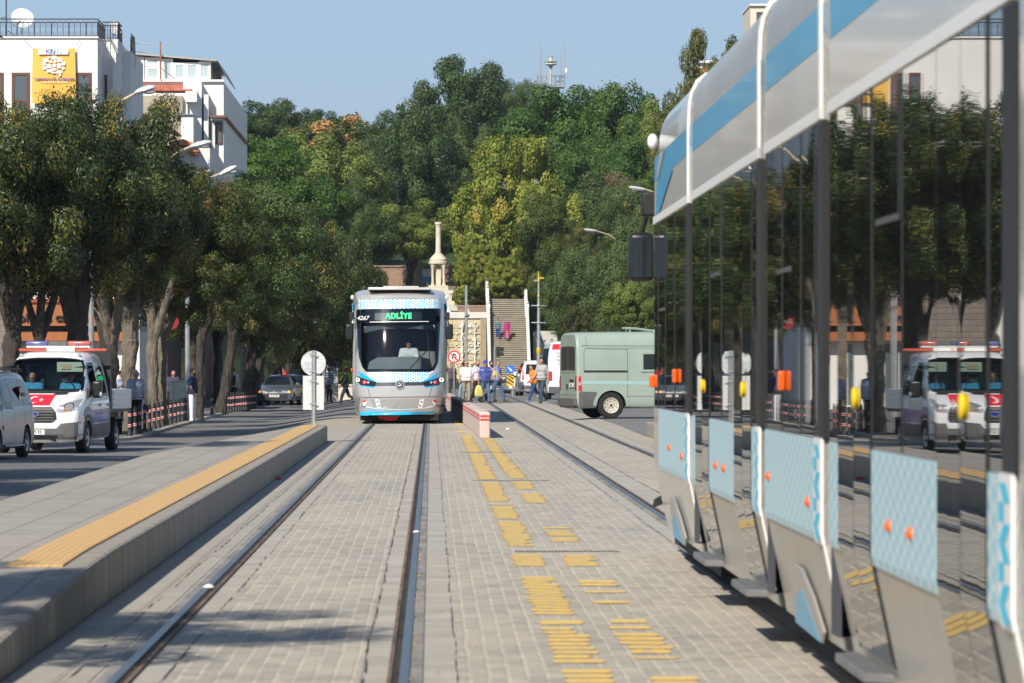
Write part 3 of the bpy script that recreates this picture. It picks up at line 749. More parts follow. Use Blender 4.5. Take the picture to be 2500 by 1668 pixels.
    cf('destination_box', P([(196, 318), (1048, 308), (1046, 440), (200, 450)]), mat('display glass', (.018, .028, .045), .15), .0095)
    cf('pattern_band_upper', P([(188, 160), (235, 215), (1005, 208), (1042, 148), (1056, 148), (1056, 300), (188, 310)]), M_latf, .006)
    cf('brow_panel', P([(215, 160), (1028, 150), (1000, 203), (240, 211)]), M_sil, .010)
    cf('pattern_band_lower', P([(286, 950), (985, 938), (870, 1048), (400, 1052)]), M_latf, .006)
    for q in (0, 1):
        X = (lambda L: P(L)) if q == 0 else (lambda L: [(-x+.02, z) for x, z in P(L)][::-1])
        cf('cyan_fin', X([(178, 920), (230, 945), (404, 1048), (300, 1022), (186, 978)]), M_cyan, .007)
        cf('cyan_fin', X([(180, 1040), (245, 1082), (385, 1096), (366, 1108), (200, 1082), (178, 1062)]), M_cyan, .007)
        h = cf('headlight', X([(186, 980), (300, 1024), (404, 1050), (384, 1094), (245, 1080), (190, 1040)]), M_blackp, .009)
        for (cx, cy, r_, m_) in ((212, 1026, 19, M_lampon), (280, 1050, 22, M_red), (318, 1052, 12, M_clear)):
            c = X([(cx, cy)])[0]; rr = r_/377.6
            cf('lamp', circ(c[0], c[1], rr, 16), m_, .014, h, res=.2)
            if m_ is M_red: cf('lamp', circ(c[0], c[1], rr*.5, 12), M_clear, .017, h, res=.2)
        cf('panel_gap', strip(X([(315, 1112), (338, 1202)]), .012), M_black, .004)
        b_ = cf('bumper_lamp_plate', X([(388, 1222), (430, 1226), (448, 1310), (410, 1310)]), M_white, .008)
        for cy in (1248, 1286):
            c = X([(414+(cy-1248)*.35, cy)])[0]; cf('lamp', circ(c[0], c[1], .032, 14), M_blackp, .011, b_, res=.2); cf('lamp', circ(c[0], c[1], .022, 14), M_clear, .014, b_, res=.2)
        cf('reflector', X([(258, 1236), (298, 1230), (300, 1244), (276, 1252), (258, 1250)]), M_red, .010)
        cf('bumper_corner', X([(240, 1262), (300, 1240), (310, 1228), (292, 1290), (236, 1290)]), M_white, .006)
        cf('bumper_corner_shadow', X([(232, 1296), (292, 1294), (285, 1302), (228, 1302)]), M_blackp, .005)
    cf('grille_strip', P([(404, 1052), (870, 1047), (880, 1082), (390, 1090)]), mat('dark grille', (.05, .055, .065), .3), .006)
    cf('panel_gap', strip(P([(150, 1262), (215, 1215), (232, 1208), (640, 1200), (1050, 1197), (1062, 1210), (1090, 1330)]), .014), M_black, .006)
    cf('panel_gap', strip(P([(232, 1212), (196, 1345)]), .014), M_black, .006)
    cf('bumper_recess', P([(330, 1222), (960, 1216), (930, 1285), (800, 1310), (640, 1316), (480, 1312), (370, 1295)]), mat('recess paint', (.42, .42, .415), .3, .35), .004)
    cf('bumper_lip', strip(P([(300, 1300), (400, 1318), (640, 1326), (880, 1316), (990, 1290)]), .03), M_white, .007)
    cf('cyan_sill', P([(225, 1352), (640, 1356), (1065, 1343), (1064, 1363), (640, 1380), (228, 1384)]), M_cyan, .008)
    # badge
    c = P([(638, 1076)])[0]
    bg_ = cf('badge', circ(c[0], c[1], .125, 28), M_black, .016, thick=.006, res=.3)
    cf('badge_ring', [q for q in [(circ(c[0], c[1], .118, 28)[i], circ(c[0], c[1], .118, 28)[(i+1) % 28], circ(c[0], c[1], .098, 28)[(i+1) % 28], circ(c[0], c[1], .098, 28)[i]) for i in range(28)]], M_clear, .026, bg_, res=.3)
    cf('badge_wing', [[(c[0]-.07, c[1]-.045), (c[0]+.02, c[1]-.05), (c[0]+.06, c[1]+.0), (c[0]+.03, c[1]+.06), (c[0]+.01, c[1]+.0), (c[0]-.05, c[1]-.01)], [(c[0]-.06, c[1]+.01), (c[0]-.01, c[1]+.02), (c[0]+.01, c[1]+.07), (c[0]-.04, c[1]+.05)]], M_clear, .027, bg_, res=.3)
    # writing
    zt = fz(382); yd = nose(.1, zt)-.03
    disp = text('destination', 'ADLİYE', .215, mat('green display', (.02, .95, .28), .5, emit=.85), mod, facing((fx(625), yd, zt), 0, 71), ext=.002, bold=.006, sx=.86, spacing=1.12)
    xn = fx(262); zn = fz(403)
    text('fleet_number', '4267', .165, M_white, mod, facing((xn, nose(xn, zn)-.10, zn), R(-34), 72), ext=.002, bold=.001, shear=.15, sx=1.15)
    cf('display_rim', strip(P([(330, 442), (930, 436)]), .014), M_white, .018)
    cf('display_panel', P([(380, 350), (860, 344), (862, 418), (384, 424)]), mat('display face', (.05, .058, .065), .35), .0125)
    # wiper
    for a_, b_ in (((730, 935), (930, 712)), ((715, 930), (905, 735)), ((914, 540), (932, 712)), ((932, 712), (945, 905))):
        cf('wiper', strip(P([a_, b_]), .02), M_black, .03)
    # interior: dash, back wall, sun blind
    M_dash = mat('dashboard', (.30, .32, .33), .7, var=.15, vs=2); M_dash2 = mat('dash front', (.2, .2, .21), .7)
    mb = MB(); mb.loft([[(x, y, z) for x, z in ((-.86, 1.44), (-.80, 1.66), (-.6, 1.78), (0, 1.80), (.55, 1.80), (.82, 1.74), (.90, 1.44))] for y in (.50, .62, .95)]); mb.build('dashboard', M_dash, mod)
    mb = MB(); mb.box(-1.0, 1.0, 1.84, 1.9, 1.45, 2.95); mb.build('cab_partition', mat('partition', (.03, .05, .11), .35), mod)
    mb = MB(); mb.box(.5, .98, 1.3, 1.8, 1.45, 1.95); mb.build('cab_cabinet', mat('cabinet', (.4, .4, .38), .6), mod)
    mb = MB(); mb.prism([(-.95, 2.62), (.95, 2.66), (.95, 2.50), (.4, 2.56), (0, 2.57), (-.5, 2.54), (-.95, 2.44)], .72, .735, 'y'); mb.build('sun_blind', mat('blind cloth', (.16, .18, .2), .8), mod)
    # mirrors and cameras
    for s in (1, -1):
        k = empty('mirror', (0, 0, 0)); k.parent = mod
        mb = MB(); mb.box(s*1.335-.105, s*1.335+.105, .45, .62, 2.27, 2.68); mo = mb.build('mirror_housing', mat('mirror plastic', (.015, .015, .016), .35), k, bevel=.05, seg=3)
        mb = MB(); mb.box(s*1.335-.085, s*1.335+.085, .621, .626, 2.31, 2.64); mb.build('mirror_glass', mat('mirror face', (.05, .06, .07), .03, .6), k)
        mb = MB(); mb.tube([(s*1.22, .85, 2.84), (s*1.29, .60, 2.82), (s*1.33, .54, 2.66)], .018, 8); mb.build('mirror_arm', M_black, k)
        mb = MB(); mb.box(s*1.29-.06, s*1.29+.06, .85, 1.1, 2.80, 3.0); mb.build('camera_housing', M_black, mod, bevel=.02)
        mb = MB(); mb.sphere((s*1.272, 1.3, 3.40), (.045, .06, .065), 12, 8); mb.build('clearance_lamp', M_white, mod)
        mb = MB(); mb.box(s*1.29-.02, s*1.29+.02, 1.5, 1.6, 1.40, 1.50); mb.build('side_lamp', M_amber, mod, bevel=.008)
    mb = MB(); mb.box(-1.05, 1.05, .45, 6.9, .10, .27); mb.build('underframe', M_under, mod)
    mb = MB(); mb.prism(P([(410, 1388), (636, 1384), (610, 1425), (570, 1440), (500, 1432), (420, 1415)]), .2, .5, 'y'); mb.build('coupler_cover', mat('red canvas', (.55, .012, .015), .6, bump=.4, bs=20), mod, bevel=.02)
    return T
tram = make_tram()
tram.location = (-.858, 129, 0)
tag(tram, 'silver and cyan tram facing us on the left track, ADLİYE shown over its windscreen', 'tram')
near = copy_tree(tram, (3.075, 40.7, 0), math.pi, 'tram filling the right of the picture, dark glass side with yellow door buttons', None)
# ---------------------------------------------------------------- road vehicles (length along Y, nose at y=0 facing -Y)
M_tyre = mat('tyre', (.018, .018, .018), .85, var=.3, vs=8, bump=.3, bs=40)
M_rim = mat('alloy rim', (.45, .45, .44), .35, .7)
M_steelrim = mat('painted steel rim', (.62, .58, .48), .5, dirt=.4)
M_cglass = mat('car glass', (.012, .016, .016), .03, spec=.6)
M_plast = mat('grey bumper plastic', (.11, .11, .115), .55, var=.15, vs=4)
M_blackm = mat('black plastic', (.02, .02, .021), .5)
M_wpaint = mat('white car paint', (.80, .81, .82), .2, var=.03, vs=1, coat=.6)
M_hl = mat('headlight glass', (.62, .64, .66), .08, .5, coat=1)
M_tail = mat('tail light', (.55, .012, .015), .15, coat=1)
M_orangeon = mat('lit indicator', (1, .30, .02), .3, emit=2.2)
M_plate = mat('number plate', (.78, .78, .76), .4)
M_ink = mat('black ink', (.015, .015, .016), .6)
M_blue = mat('deep blue', (.02, .03, .30), .3, coat=.4)
def section(zb, zt, w, zbelt, wt, rr=.1):
    h = [(0, zb), (w-.07, zb), (w, zb+.10), (w, (zb+zbelt)/2), (w-.012, zbelt), (wt, zt-rr), (wt-rr*1.1, zt), (wt*.4, zt+.012), (0, zt+.015)]
    return chaikin(h, 2)
def cr(p0, p1, p2, p3, t):
    return .5*((2*p1)+(-p0+p2)*t+(2*p0-5*p1+4*p2-p3)*t*t+(-p0+3*p1-3*p2+p3)*t**3)
def body_loft(st, sub=4):
    """st: rows of y, zb, zt, w, zbelt, wt, rr"""
    A = [np.array(r, float) for r in st]; rows = []
    for i in range(len(A)-1):
        p0 = A[max(0, i-1)]; p3 = A[min(len(A)-1, i+2)]
        for k in range(sub):
            t = k/sub; q = cr(p0, A[i], A[i+1], p3, t)*.6+(A[i]*(1-t)+A[i+1]*t)*.4 if k else A[i]; rows.append(q)
    rows.append(A[-1]); mb = MB(); rings = []
    for r in rows:
        h = section(r[1], r[2], r[3], r[4], r[5], r[6] if len(r) > 6 else .1)
        rings.append([(x, r[0], z) for x, z in h]+[(-x, r[0], z) for x, z in h[-2:0:-1]])
    return mb.loft(rings)
def wheel(root, x, y, r, w, rim=None, steel=False):
    s = 1 if x > 0 else -1
    k = MB(); n = 28
    prof = [(r*.60, -w/2), (r*.93, -w/2), (r, -w/2+.03), (r, w/2-.03), (r*.93, w/2), (r*.60, w/2)]
    M = Matrix.Translation((x, y, r)) @ Matrix.Rotation(R(90*s), 4, 'Y')
    k.lathe(prof, n=n, M=M, cap=False); k.lathe([(r*.60, -w/2), (r*.6, w/2-.05), (0, w/2-.05)], n=n, M=M, cap=False); o = k.build('wheel', M_tyre, root)
    k = MB(); k.lathe([(0, w/2-.02), (r*.16, w/2-.015), (r*.18, w/2-.03), (r*.44, w/2-.02), (r*.52, w/2-.012), (r*.60, w/2+.004), (r*.61, w/2-.03)], n=n, M=M)
    k.build('rim', rim or M_rim, o)
    if not steel:
        k = MB()
        for i in range(5):
            a = i*2*math.pi/5+.3; k.prism([(r*.18*math.cos(a+q)*v, r*.18*math.sin(a+q)*v) for q, v in ((.5, 1.2), (.25, 2.7), (.95, 2.7), (.75, 1.2))], w/2-.03, w/2-.014, 'z', M=M)
        k.build('rim_slots', M_blackm, o)
    else:
        k = MB()
        for i in range(10):
            a = i*2*math.pi/10; k.prism([(r*.47*math.cos(a+q)*v, r*.47*math.sin(a+q)*v) for q, v in ((-.13, .95), (.13, .95), (.12, 1.05), (-.12, 1.05))], w/2-.04, w/2-.013, 'z', M=M)
        for i in range(5):
            a = i*2*math.pi/5; k.lathe([(0, 0), (.016, 0), (.016, .02), (0, .02)], n=8, M=M @ Matrix.Translation((r*.26*math.cos(a), r*.26*math.sin(a), w/2-.045)))
        k.lathe([(0, w/2-.02), (r*.09, w/2-.008), (r*.10, w/2-.03)], n=14, M=M)
        k.build('rim_holes', M_blackm, o)
    return o
def cut_arches(o, ys, r, w, extra=()):
    cs = []
    for y in ys:
        for s in (1, -1):
            c = MB(); c.cyl((s*(w-.34), y, r*.98), (s*(w+.3), y, r*.98), r*1.17, n=28); cs.append((c, [M_under]))
    return boolean(o, cs+list(extra))
def plate(root, txt, p, rz=0, blue=True, wdt=.52, tilt=90, off=0):
    k = MB(); k.box(-wdt/2, wdt/2, -.006, .006, -.057, .057); o = k.build('number_plate', M_plate, root, bevel=.003); o.location = p; o.rotation_euler = (0, 0, rz)
    if blue: k = MB(); k.box(-wdt/2+.004, -wdt/2+.045, -.0075, -.006, -.052, .052); k.build('plate_band', M_blue, o)
    text('plate_text', txt, .105, M_ink, o, facing((.02, -.0065, 0)), ext=.001, sx=.82, bold=.003)
    return o
def mirror_pair(root, x, y, z, m, sx=1.0, sides=(1, -1)):
    for s in sides:
        k = MB(); k.box(s*(x+.10)-.085*sx, s*(x+.10)+.085*sx, y-.06, y+.07, z-.075*sx, z+.085*sx); k.box(min(s*x-.0, s*(x+.05)), max(s*x, s*(x+.05)), y-.02, y+.04, z-.04, z)
        k.build('wing_mirror', m, root, bevel=.03, seg=3)
# ------------------------------------------------------------------ police pickup
def police_truck():
    T = empty('pickup_truck', (0, 0, 0), 0, 'white double cab police pickup with flag on its bonnet and light bar on its roof', 'pickup truck')
    st = [(0, .40, .95, .70, .75, .62, .08), (.05, .30, 1.02, .90, .85, .76, .1), (.16, .26, 1.08, .99, .95, .80, .1), (.45, .26, 1.20, 1.02, 1.05, .86, .09), (.86, .28, 1.34, 1.03, 1.14, .90, .08), (.98, .28, 1.42, 1.03, 1.16, .90, .08),
          (1.35, .28, 1.86, 1.03, 1.22, .88, .1), (1.62, .28, 2.10, 1.03, 1.24, .85, .13), (1.95, .28, 2.22, 1.03, 1.25, .84, .15), (2.5, .28, 2.26, 1.03, 1.25, .84, .15), (3.35, .28, 2.24, 1.03, 1.25, .84, .15), (3.45, .30, 2.20, 1.02, 1.25, .83, .15)]
    mb = body_loft(st); b = bvh_of(mb); o = mb.build('cab', M_wpaint, T)
    ws = [(-.90, 1.40), (-.40, 1.355), (.40, 1.355), (.90, 1.40), (.84, 1.9), (.78, 2.06), (.3, 2.10), (-.3, 2.10), (-.78, 2.06), (-.84, 1.9)]
    M_in = mat('truck interior', (.03, .03, .033), .85)
    c1 = MB(); c1.prism(ws, -1, 2.55, 'y')
    c2 = MB(); c2.prism([(1.42, 1.30), (1.55, 1.72), (1.78, 1.95), (2.28, 1.97), (2.3, 1.30)], -2, 2, 'x')
    cut_arches(o, (.98,), .345, 1.03, [(c1, [M_in]), (c2, [M_in])])
    conform('windscreen', ws, b, 'front', glass('truck windscreen', (.66, .78, .74), 1.0), T, .006)
    bd = [(-.94, 1.37), (-.40, 1.325), (.40, 1.325), (.94, 1.37), (.88, 1.9), (.81, 2.08), (.3, 2.125), (-.3, 2.125), (-.81, 2.08), (-.88, 1.9)]
    conform('windscreen_seal', [(bd[i], bd[(i+1) % 10], ws[(i+1) % 10], ws[i]) for i in range(10)], b, 'front', M_blackm, T, .005)
    for s in (1, -1):
        sd = 'right' if s > 0 else 'left'
        conform('window', [(2.40, 1.30), (2.42, 1.95), (3.1, 1.93), (3.22, 1.30)], b, sd, M_cglass, T, .006)
        conform('side_cladding', [(1.42, .34), (1.42, .62), (3.44, .66), (3.44, .36)], b, sd, M_plast, T, .012)
        conform('blue_stripe', [(1.30, .66), (1.36, .86), (1.42, .94), (3.44, .98), (3.44, .67)], b, sd, M_blue, T, .008)
        conform('arch_trim', strip([(.98+.46*math.cos(R(a)), .36+.46*math.sin(R(a))) for a in range(0, 181, 12)], .09), b, sd, M_blackm, T, .012)
        conform('blue_arch', strip([(.98+.60*math.cos(R(a)), .36+.60*math.sin(R(a))) for a in range(10, 140, 10)], .15), b, sd, M_blue, T, .008)
        conform('door_gap', [q for L in ([(1.36, .4), (1.40, 1.1), (1.44, 1.32)], [(2.36, .36), (2.37, 1.3), (2.40, 2.0)], [(3.3, .36), (3.33, 1.3)]) for q in strip(L, .012)], b, sd, M_blackm, T, .009)
        for y in (2.18, 3.10): conform('door_handle', [(y, 1.03), (y+.17, 1.03), (y+.17, 1.075), (y, 1.075)], b, sd, M_blackm, T, .02)
        mt = text('door_writing', 'POLİS', .15, mat('pale writing', (.5, .45, .6), .5), T, Matrix.Translation((s*1.045, 2.1, .80)) @ Matrix.Rotation(R(90*s), 4, 'Z') @ Matrix.Rotation(R(90), 4, 'X')) if False else None
        conform('door_marking', [q for i in range(9) for q in [((1.75+i*.10), .84), ((1.82+i*.10), .84), ((1.82+i*.10), .89), ((1.75+i*.10), .89)] and [[(1.75+i*.10, .84), (1.82+i*.10, .84), (1.82+i*.10, .89), (1.75+i*.10, .89)]]], b, sd, mat('pale writing', (.42, .38, .58), .5), T, .011)
        conform('yellow_mark', [(3.22, .74), (3.32, .74), (3.32, .93), (3.22, .93)], b, sd, mat('dull yellow', (.42, .33, .08), .5), T, .011)
        conform('window_seal', strip([(1.40, 1.28), (1.55, 1.74), (1.79, 1.98), (2.3, 2.0)], .04)+strip([(1.4, 1.28), (3.25, 1.28)], .03), b, sd, M_blackm, T, .007)
        h = conform('headlight', [(s*.50, .93), (s*.60, .90), (s*.97, .95), (s*1.0, 1.24), (s*.90, 1.20), (s*.56, 1.06)], b, 'front', M_hl, T, .008)
        conform('lamp', circ(s*.76, 1.03, .07, 14), b, 'front', M_lampon if False else mat('lamp bowl', (.75, .70, .62), .15, .6), h, .012)
        conform('lamp_rim', strip(circ(s*.76, 1.03, .09, 16)+[circ(s*.76, 1.03, .09, 16)[0]], .018), b, 'front', M_blackm, h, .011)
        conform('indicator', [(s*.66, .925), (s*.80, .93), (s*.80, .96), (s*.66, .955)], b, 'front', mat('dull amber', (.55, .22, .06), .2), h, .012)
        conform('fog_light', circ(s*.80, .45, .075, 14, .06), b, 'front', M_blackm, T, .012)
        conform('fog_lens', circ(s*.80, .455, .04, 12), b, 'front', M_hl, T, .02)
        conform('hood_vent', [(s*.30, 1.32), (s*.62, 1.34), (s*.60, 1.30), (s*.30, 1.285)], b, 'front', M_blackm, T, .006)
        mo = MB(); mo.box(s*1.17-.11, s*1.17+.11, 1.22, 1.40, 1.22, 1.60); mo.build('wing_mirror', mat('mirror plastic', (.015, .015, .016), .35), T, bevel=.05, seg=3)
        mo = MB(); mo.box(min(s*.98, s*1.10), max(s*.98, s*1.10), 1.28, 1.36, 1.28, 1.38); mo.prism([(1.0, 1.2), (1.42, 1.28), (1.3, 1.58)], 1.0, 1.03, 'x') if s > 0 else mo.prism([(1.0, 1.2), (1.42, 1.28), (1.3, 1.58)], -1.03, -1.0, 'x'); mo.build('mirror_arm', M_blackm, T)
        mo = MB(); mo.sphere((s*1.27, 1.20, 1.30), (.035, .03, .06), 10, 6); mo.build('mirror_indicator', M_hl, T)
        mo = MB(); mo.sphere((s*.66, 1.75, 2.18), (.05, .07, .035), 10, 6); mo.build('roof_lamp', M_clear, T)
        wheel(T, s*.90, .98, .345, .22); wheel(T, s*.88, 4.35, .345, .22)
    conform('bumper', [(-1.02, .27), (-.6, .24), (.6, .24), (1.02, .27), (1.03, .70), (.62, .66), (.52, .55), (-.52, .55), (-.62, .66), (-1.03, .70)], b, 'front', M_plast, T, .03, thick=.01)
    conform('lower_intake', [(-.5, .30), (.5, .30), (.55, .40), (-.55, .40)], b, 'front', M_blackm, T, .045)
    gpoly = [(-.40, .68), (.40, .68), (.52, .76), (.50, .92), (.40, 1.03), (-.40, 1.03), (-.50, .92), (-.52, .76)]
    gr = conform('grille', gpoly, b, 'front', M_blackm, T, .012)
    for i in range(5): conform('grille_bar', [(-.46, .715+i*.062), (.46, .715+i*.062), (.46, .74+i*.062), (-.46, .74+i*.062)], b, 'front', M_plast, gr, .03)
    conform('badge', circ(0, .87, .115, 20, .055), b, 'front', M_blue, T, .045, thick=.005); conform('badge_rim', strip(circ(0, .87, .115, 20, .055)+[(.115, .87)], .012), b, 'front', M_clear, T, .052)
    plate(T, '42 GY 93', (0, -.05, .47))
    fl = conform('flag', [(-.34, 1.06), (.34, 1.06), (.36, 1.30), (-.36, 1.30)], b, 'front', mat('flag red', (.72, .02, .045), .6), T, .006)
    conform('crescent', [(circ(-.08, 1.185, .10, 20, .075, 40, 320)[i], circ(-.08, 1.185, .10, 20, .075, 40, 320)[i+1], circ(-.055, 1.185, .08, 20, .06, 40, 320)[i+1], circ(-.055, 1.185, .08, 20, .06, 40, 320)[i]) for i in range(19)], b, 'front', M_white, fl, .010)
    stp = [(.09+(.055 if i % 2 == 0 else .022)*math.sin(i*math.pi/5), 1.185+.8*(.055 if i % 2 == 0 else .022)*math.cos(i*math.pi/5)) for i in range(10)]
    conform('star', [[stp[i], stp[(i+1) % 10], (.09, 1.185)] for i in range(10)], b, 'front', M_white, fl, .010, res=.3)
    # inside
    mb = MB(); mb.prism([(.95, 1.30), (1.0, 1.38), (1.45, 1.42), (1.6, 1.30)], -.85, .85, 'x'); mb.build('dashboard', M_blackm, T)
    mb = MB(); mb.tube([(.42+.19*math.cos(t), 1.50-.10*math.sin(t), 1.44+.15*math.sin(t)) for t in lin(0, 2*math.pi, 18)], .016, 6); mb.build('steering_wheel', M_blackm, T)
    for x in (-.45, .42): mb = MB(); mb.box(x-.24, x+.24, 2.12, 2.26, 1.36, 1.75); mb.box(x-.12, x+.12, 2.14, 2.24, 1.76, 1.93); mb.build('seat', mat('seat cloth', (.04, .04, .045), .9), T, bevel=.03)
    mb = MB()
    for i in range(22): mb.box(-.72+i*.068, -.714+i*.068, 2.40, 2.405, 1.40, 2.0)
    for i in range(10): mb.box(-.72, .72, 2.40, 2.405, 1.42+i*.062, 1.426+i*.062)
    mb.build('mesh_guard', M_blackm, T)
    mb = MB(); mb.box(-.7, .7, 2.44, 2.45, 1.45, 1.98); mb.build('rear_window', mat('pale back window', (.55, .62, .56), .4), T)
    mb = MB(); mb.box(.18, .78, 1.62, 1.66, 1.80, 2.02); mb.build('sun_visor', mat('visor', (.48, .5, .47), .7), T, bevel=.01)
    mb = MB(); mb.box(.28, .50, 1.60, 1.615, 1.86, 1.97); mb.build('visor_card', mat('card', (.5, .35, .25), .7), T)
    # light bar and roof board
    L = empty('light_bar', (0, 0, 0)); L.parent = T
    M_lb = mat('light bar blue', (.12, .12, .34), .2, coat=.6); M_lr = mat('light bar red', (.52, .13, .10), .2, coat=.6)
    mb = MB(); mb.box(-.68, -.16, 2.25, 2.5, 2.39, 2.50); mb.build('light_bar_cover', M_lb, L, bevel=.05, seg=3)
    mb = MB(); mb.box(.28, .82, 2.25, 2.5, 2.39, 2.50); mb.build('light_bar_cover', M_lr, L, bevel=.05, seg=3)
    mb = MB(); mb.box(-.16, .28, 2.26, 2.49, 2.39, 2.49); mb.build('light_bar_speaker', M_plast, L, bevel=.02)
    mb = MB(); mb.box(-.66, .8, 2.27, 2.48, 2.345, 2.39); mb.build('light_bar_base', mat('pale base', (.6, .6, .6), .4), L)
    mb = MB(); mb.box(-1.0, 1.03, 3.0, 3.06, 2.27, 2.33); mb.build('red_bar', mat('red bar', (.55, .085, .055), .5), L, bevel=.01)
    mb = MB(); mb.box(-.35, .30, 2.99, 3.0, 2.28, 2.36); mb.build('white_board', M_white, L)
    mb = MB(); mb.tube([(.50, 2.1, 2.26), (.53, 2.3, 2.70)], .006, 5); mb.build('aerial', M_blackm, T)
    # bed
    mb = MB(); mb.box(-.75, .75, 3.4, 5.8, .45, .62); mb.box(-1.0, 1.0, 3.52, 3.60, .70, 2.32); mb.prism([(3.46, .9), (3.7, .9), (3.62, 2.42), (3.54, 2.42)], .94, 1.02, 'x'); mb.prism([(3.46, .9), (3.7, .9), (3.62, 2.42), (3.54, 2.42)], -1.02, -.94, 'x')
    mb.box(-1.0, 1.0, 3.6, 5.9, .88, .95); mb.build('bed_frame', M_blackm, T)
    for s in (1, -1):
        mb = MB(); mb.box(min(s*1.0, s*1.035), max(s*1.0, s*1.035), 3.72, 5.9, .96, 1.40)
        for z in (1.02, 1.15, 1.28): mb.box(min(s*1.035, s*1.05), max(s*1.035, s*1.05), 3.82, 5.8, z, z+.06)
        mb.build('bed_side', mat('dropside', (.66, .70, .72), .3, .2), T, bevel=.006)
        mb = MB(); mb.box(s*.9-.14, s*.9+.14, 3.95, 4.80, .72, .76); mb.box(s*.9-.14, s*.9+.14, 4.76, 4.80, .35, .76); mb.build('mudguard', M_blackm, T)
    mb = MB(); mb.box(-1.03, 1.03, 5.9, 5.93, .96, 1.40); mb.build('tailgate', mat('dropside', (.66, .70, .72)), T)
    return T
# ------------------------------------------------------------------ panel vans
VAN = [(0, .40, .92, .72, .72, .62, .08), (.05, .30, 1.0, .88, .8, .76, .1), (.18, .26, 1.08, .95, .9, .82, .1), (.85, .28, 1.32, .985, 1.1, .88, .08), (1.0, .28, 1.42, .985, 1.12, .88, .08), (1.4, .28, 1.9, .985, 1.25, .86, .1), (1.75, .28, 2.22, .985, 1.4, .86, .12), (2.2, .28, 2.38, .985, 1.6, .86, .14), (3.0, .28, 2.42, .985, 1.9, .87, .13), (4.95, .28, 2.40, .985, 1.9, .87, .12), (5.08, .30, 2.38, .97, 1.9, .86, .12), (5.14, .34, 2.34, .94, 1.9, .83, .12)]
def green_van():
    T = empty('van', (0, 0, 0), 0, 'pale green panel van crossing behind the tram, small armoured window in its side', 'van')
    M_gr = mat('pale green paint', (.325, .40, .345), .32, var=.06, vs=.8, coat=.35, dirt=.12)
    mb = body_loft(VAN); b = bvh_of(mb); o = mb.build('body', M_gr, T)
    cut_arches(o, (1.02, 4.15), .37, .985)
    dk = mat('panel gap', (.07, .10, .08), .7)
    for s in (-1, 1):
        sd = 'right' if s > 0 else 'left'; Y = lambda q: 5.1-q
        conform('roof_seam', strip([(1.9, 2.03), (5.0, 2.03)], .016)+strip([(4.86, 2.04), (4.86, 2.36)], .010), b, sd, dk, T, .003)
        conform('door_gap', strip([(Y(1.42), .40), (Y(1.42), 1.98)], .014)+strip([(Y(.16), 1.29), (Y(.16), 1.86), (Y(.22), 1.95), (Y(1.42), 1.93)], .012)+strip([(Y(2.75), .4), (Y(2.75), 1.98)], .014)+strip([(2.0, 1.97), (Y(.2), 1.97)], .010)+strip([(Y(1.4), .62), (2.3, .62)], .012), b, sd, dk, T, .003)
        mb = MB(); mb.box(min(s*.975, s*1.0), max(s*.975, s*1.0), Y(1.41), Y(.16), 1.30, 1.345); mb.build('door_rail', M_blackm, T)
        conform('blue_stripe', [(1.6, .93), (5.06, .96), (5.06, 1.06), (1.6, 1.03)], b, sd, mat('faded blue stripe', (.34, .50, .50), .35), T, .004)
        conform('side_cladding', [(4.62, .36), (5.09, .34), (5.09, .76), (4.58, .74)], b, sd, M_plast, T, .014)
        conform('arch_trim', strip([(4.15+.475*math.cos(R(a)), .36+.475*math.sin(R(a))) for a in range(-8, 189, 10)], .10), b, sd, M_gr, T, .02)
        w_ = MB(); w_.box(min(s*.95, s*1.005), max(s*.95, s*1.005), Y(2.29), Y(1.80), 1.30, 1.86); fr_ = w_.build('window', M_gr, T, bevel=.006)
        w_ = MB(); w_.box(min(s*1.0052, s*1.008), max(s*1.0052, s*1.008), Y(2.22), Y(1.87), 1.37, 1.80); w_.build('pane', M_cglass, fr_)
        w_ = MB()
        for q in lin(1.82, 2.27, 5):
            for z in (1.32, 1.84): w_.sphere((s*1.006, Y(q), z), .009, 6, 4)
        for z in lin(1.32, 1.84, 5):
            for q in (1.82, 2.27): w_.sphere((s*1.006, Y(q), z), .009, 6, 4)
        w_.build('rivets', M_gr, fr_)
        conform('tail_light', [(s*.78, .80), (s*.93, .78), (s*.945, 1.18), (s*.82, 1.20)], b, 'rear', M_tail, T, .012)
        tl = conform('tail_light', [(5.0, .78), (5.105, .77), (5.1, 1.16), (5.04, 1.20)], b, sd, M_tail, T, .016)
        conform('lens', [(5.02, .93), (5.10, .93), (5.10, 1.02), (5.02, 1.02)], b, sd, M_hl, tl, .022)
        conform('rear_window', [(s*.03, 1.36), (s*.76, 1.34), (s*.74, 2.0), (s*.03, 2.02)], b, 'rear', mat('film glass', (.045, .042, .04), .5), T, .008)
        wheel(T, s*.86, 1.02, .37, .22, M_steelrim, True); wheel(T, s*.86, 4.15, .37, .22, M_steelrim, True)
        mb = MB(); mb.box(s*.80-.10, s*.80+.10, 4.54, 4.56, .26, .62); mb.build('mudflap', M_under, T)
        conform('window', [(1.72, 1.35), (1.95, 1.9), (2.25, 1.95), (2.3, 1.35)], b, sd, M_cglass, T, .006)
    conform('door_gap', strip([(0, .36), (0, 2.3)], .014)+strip([(-.80, 1.28), (.80, 1.28)], .010)+strip([(-.80, .66), (.80, .66)], .012), b, 'rear', dk, T, .004)
    conform('bumper', [(-.95, .30), (.95, .30), (.96, .56), (-.96, .56)], b, 'rear', M_plast, T, .05, thick=.03)
    plate(T, '42 A 6', (-.44, 5.17, .93), math.pi); mb = MB(); mb.box(-.62, -.22, 5.13, 5.16, 1.03, 1.09); mb.build('plate_lamp', M_blackm, T)
    mb = MB(); mb.box(.06, .12, 5.12, 5.17, .82, .96); mb.build('door_handle', M_blackm, T)
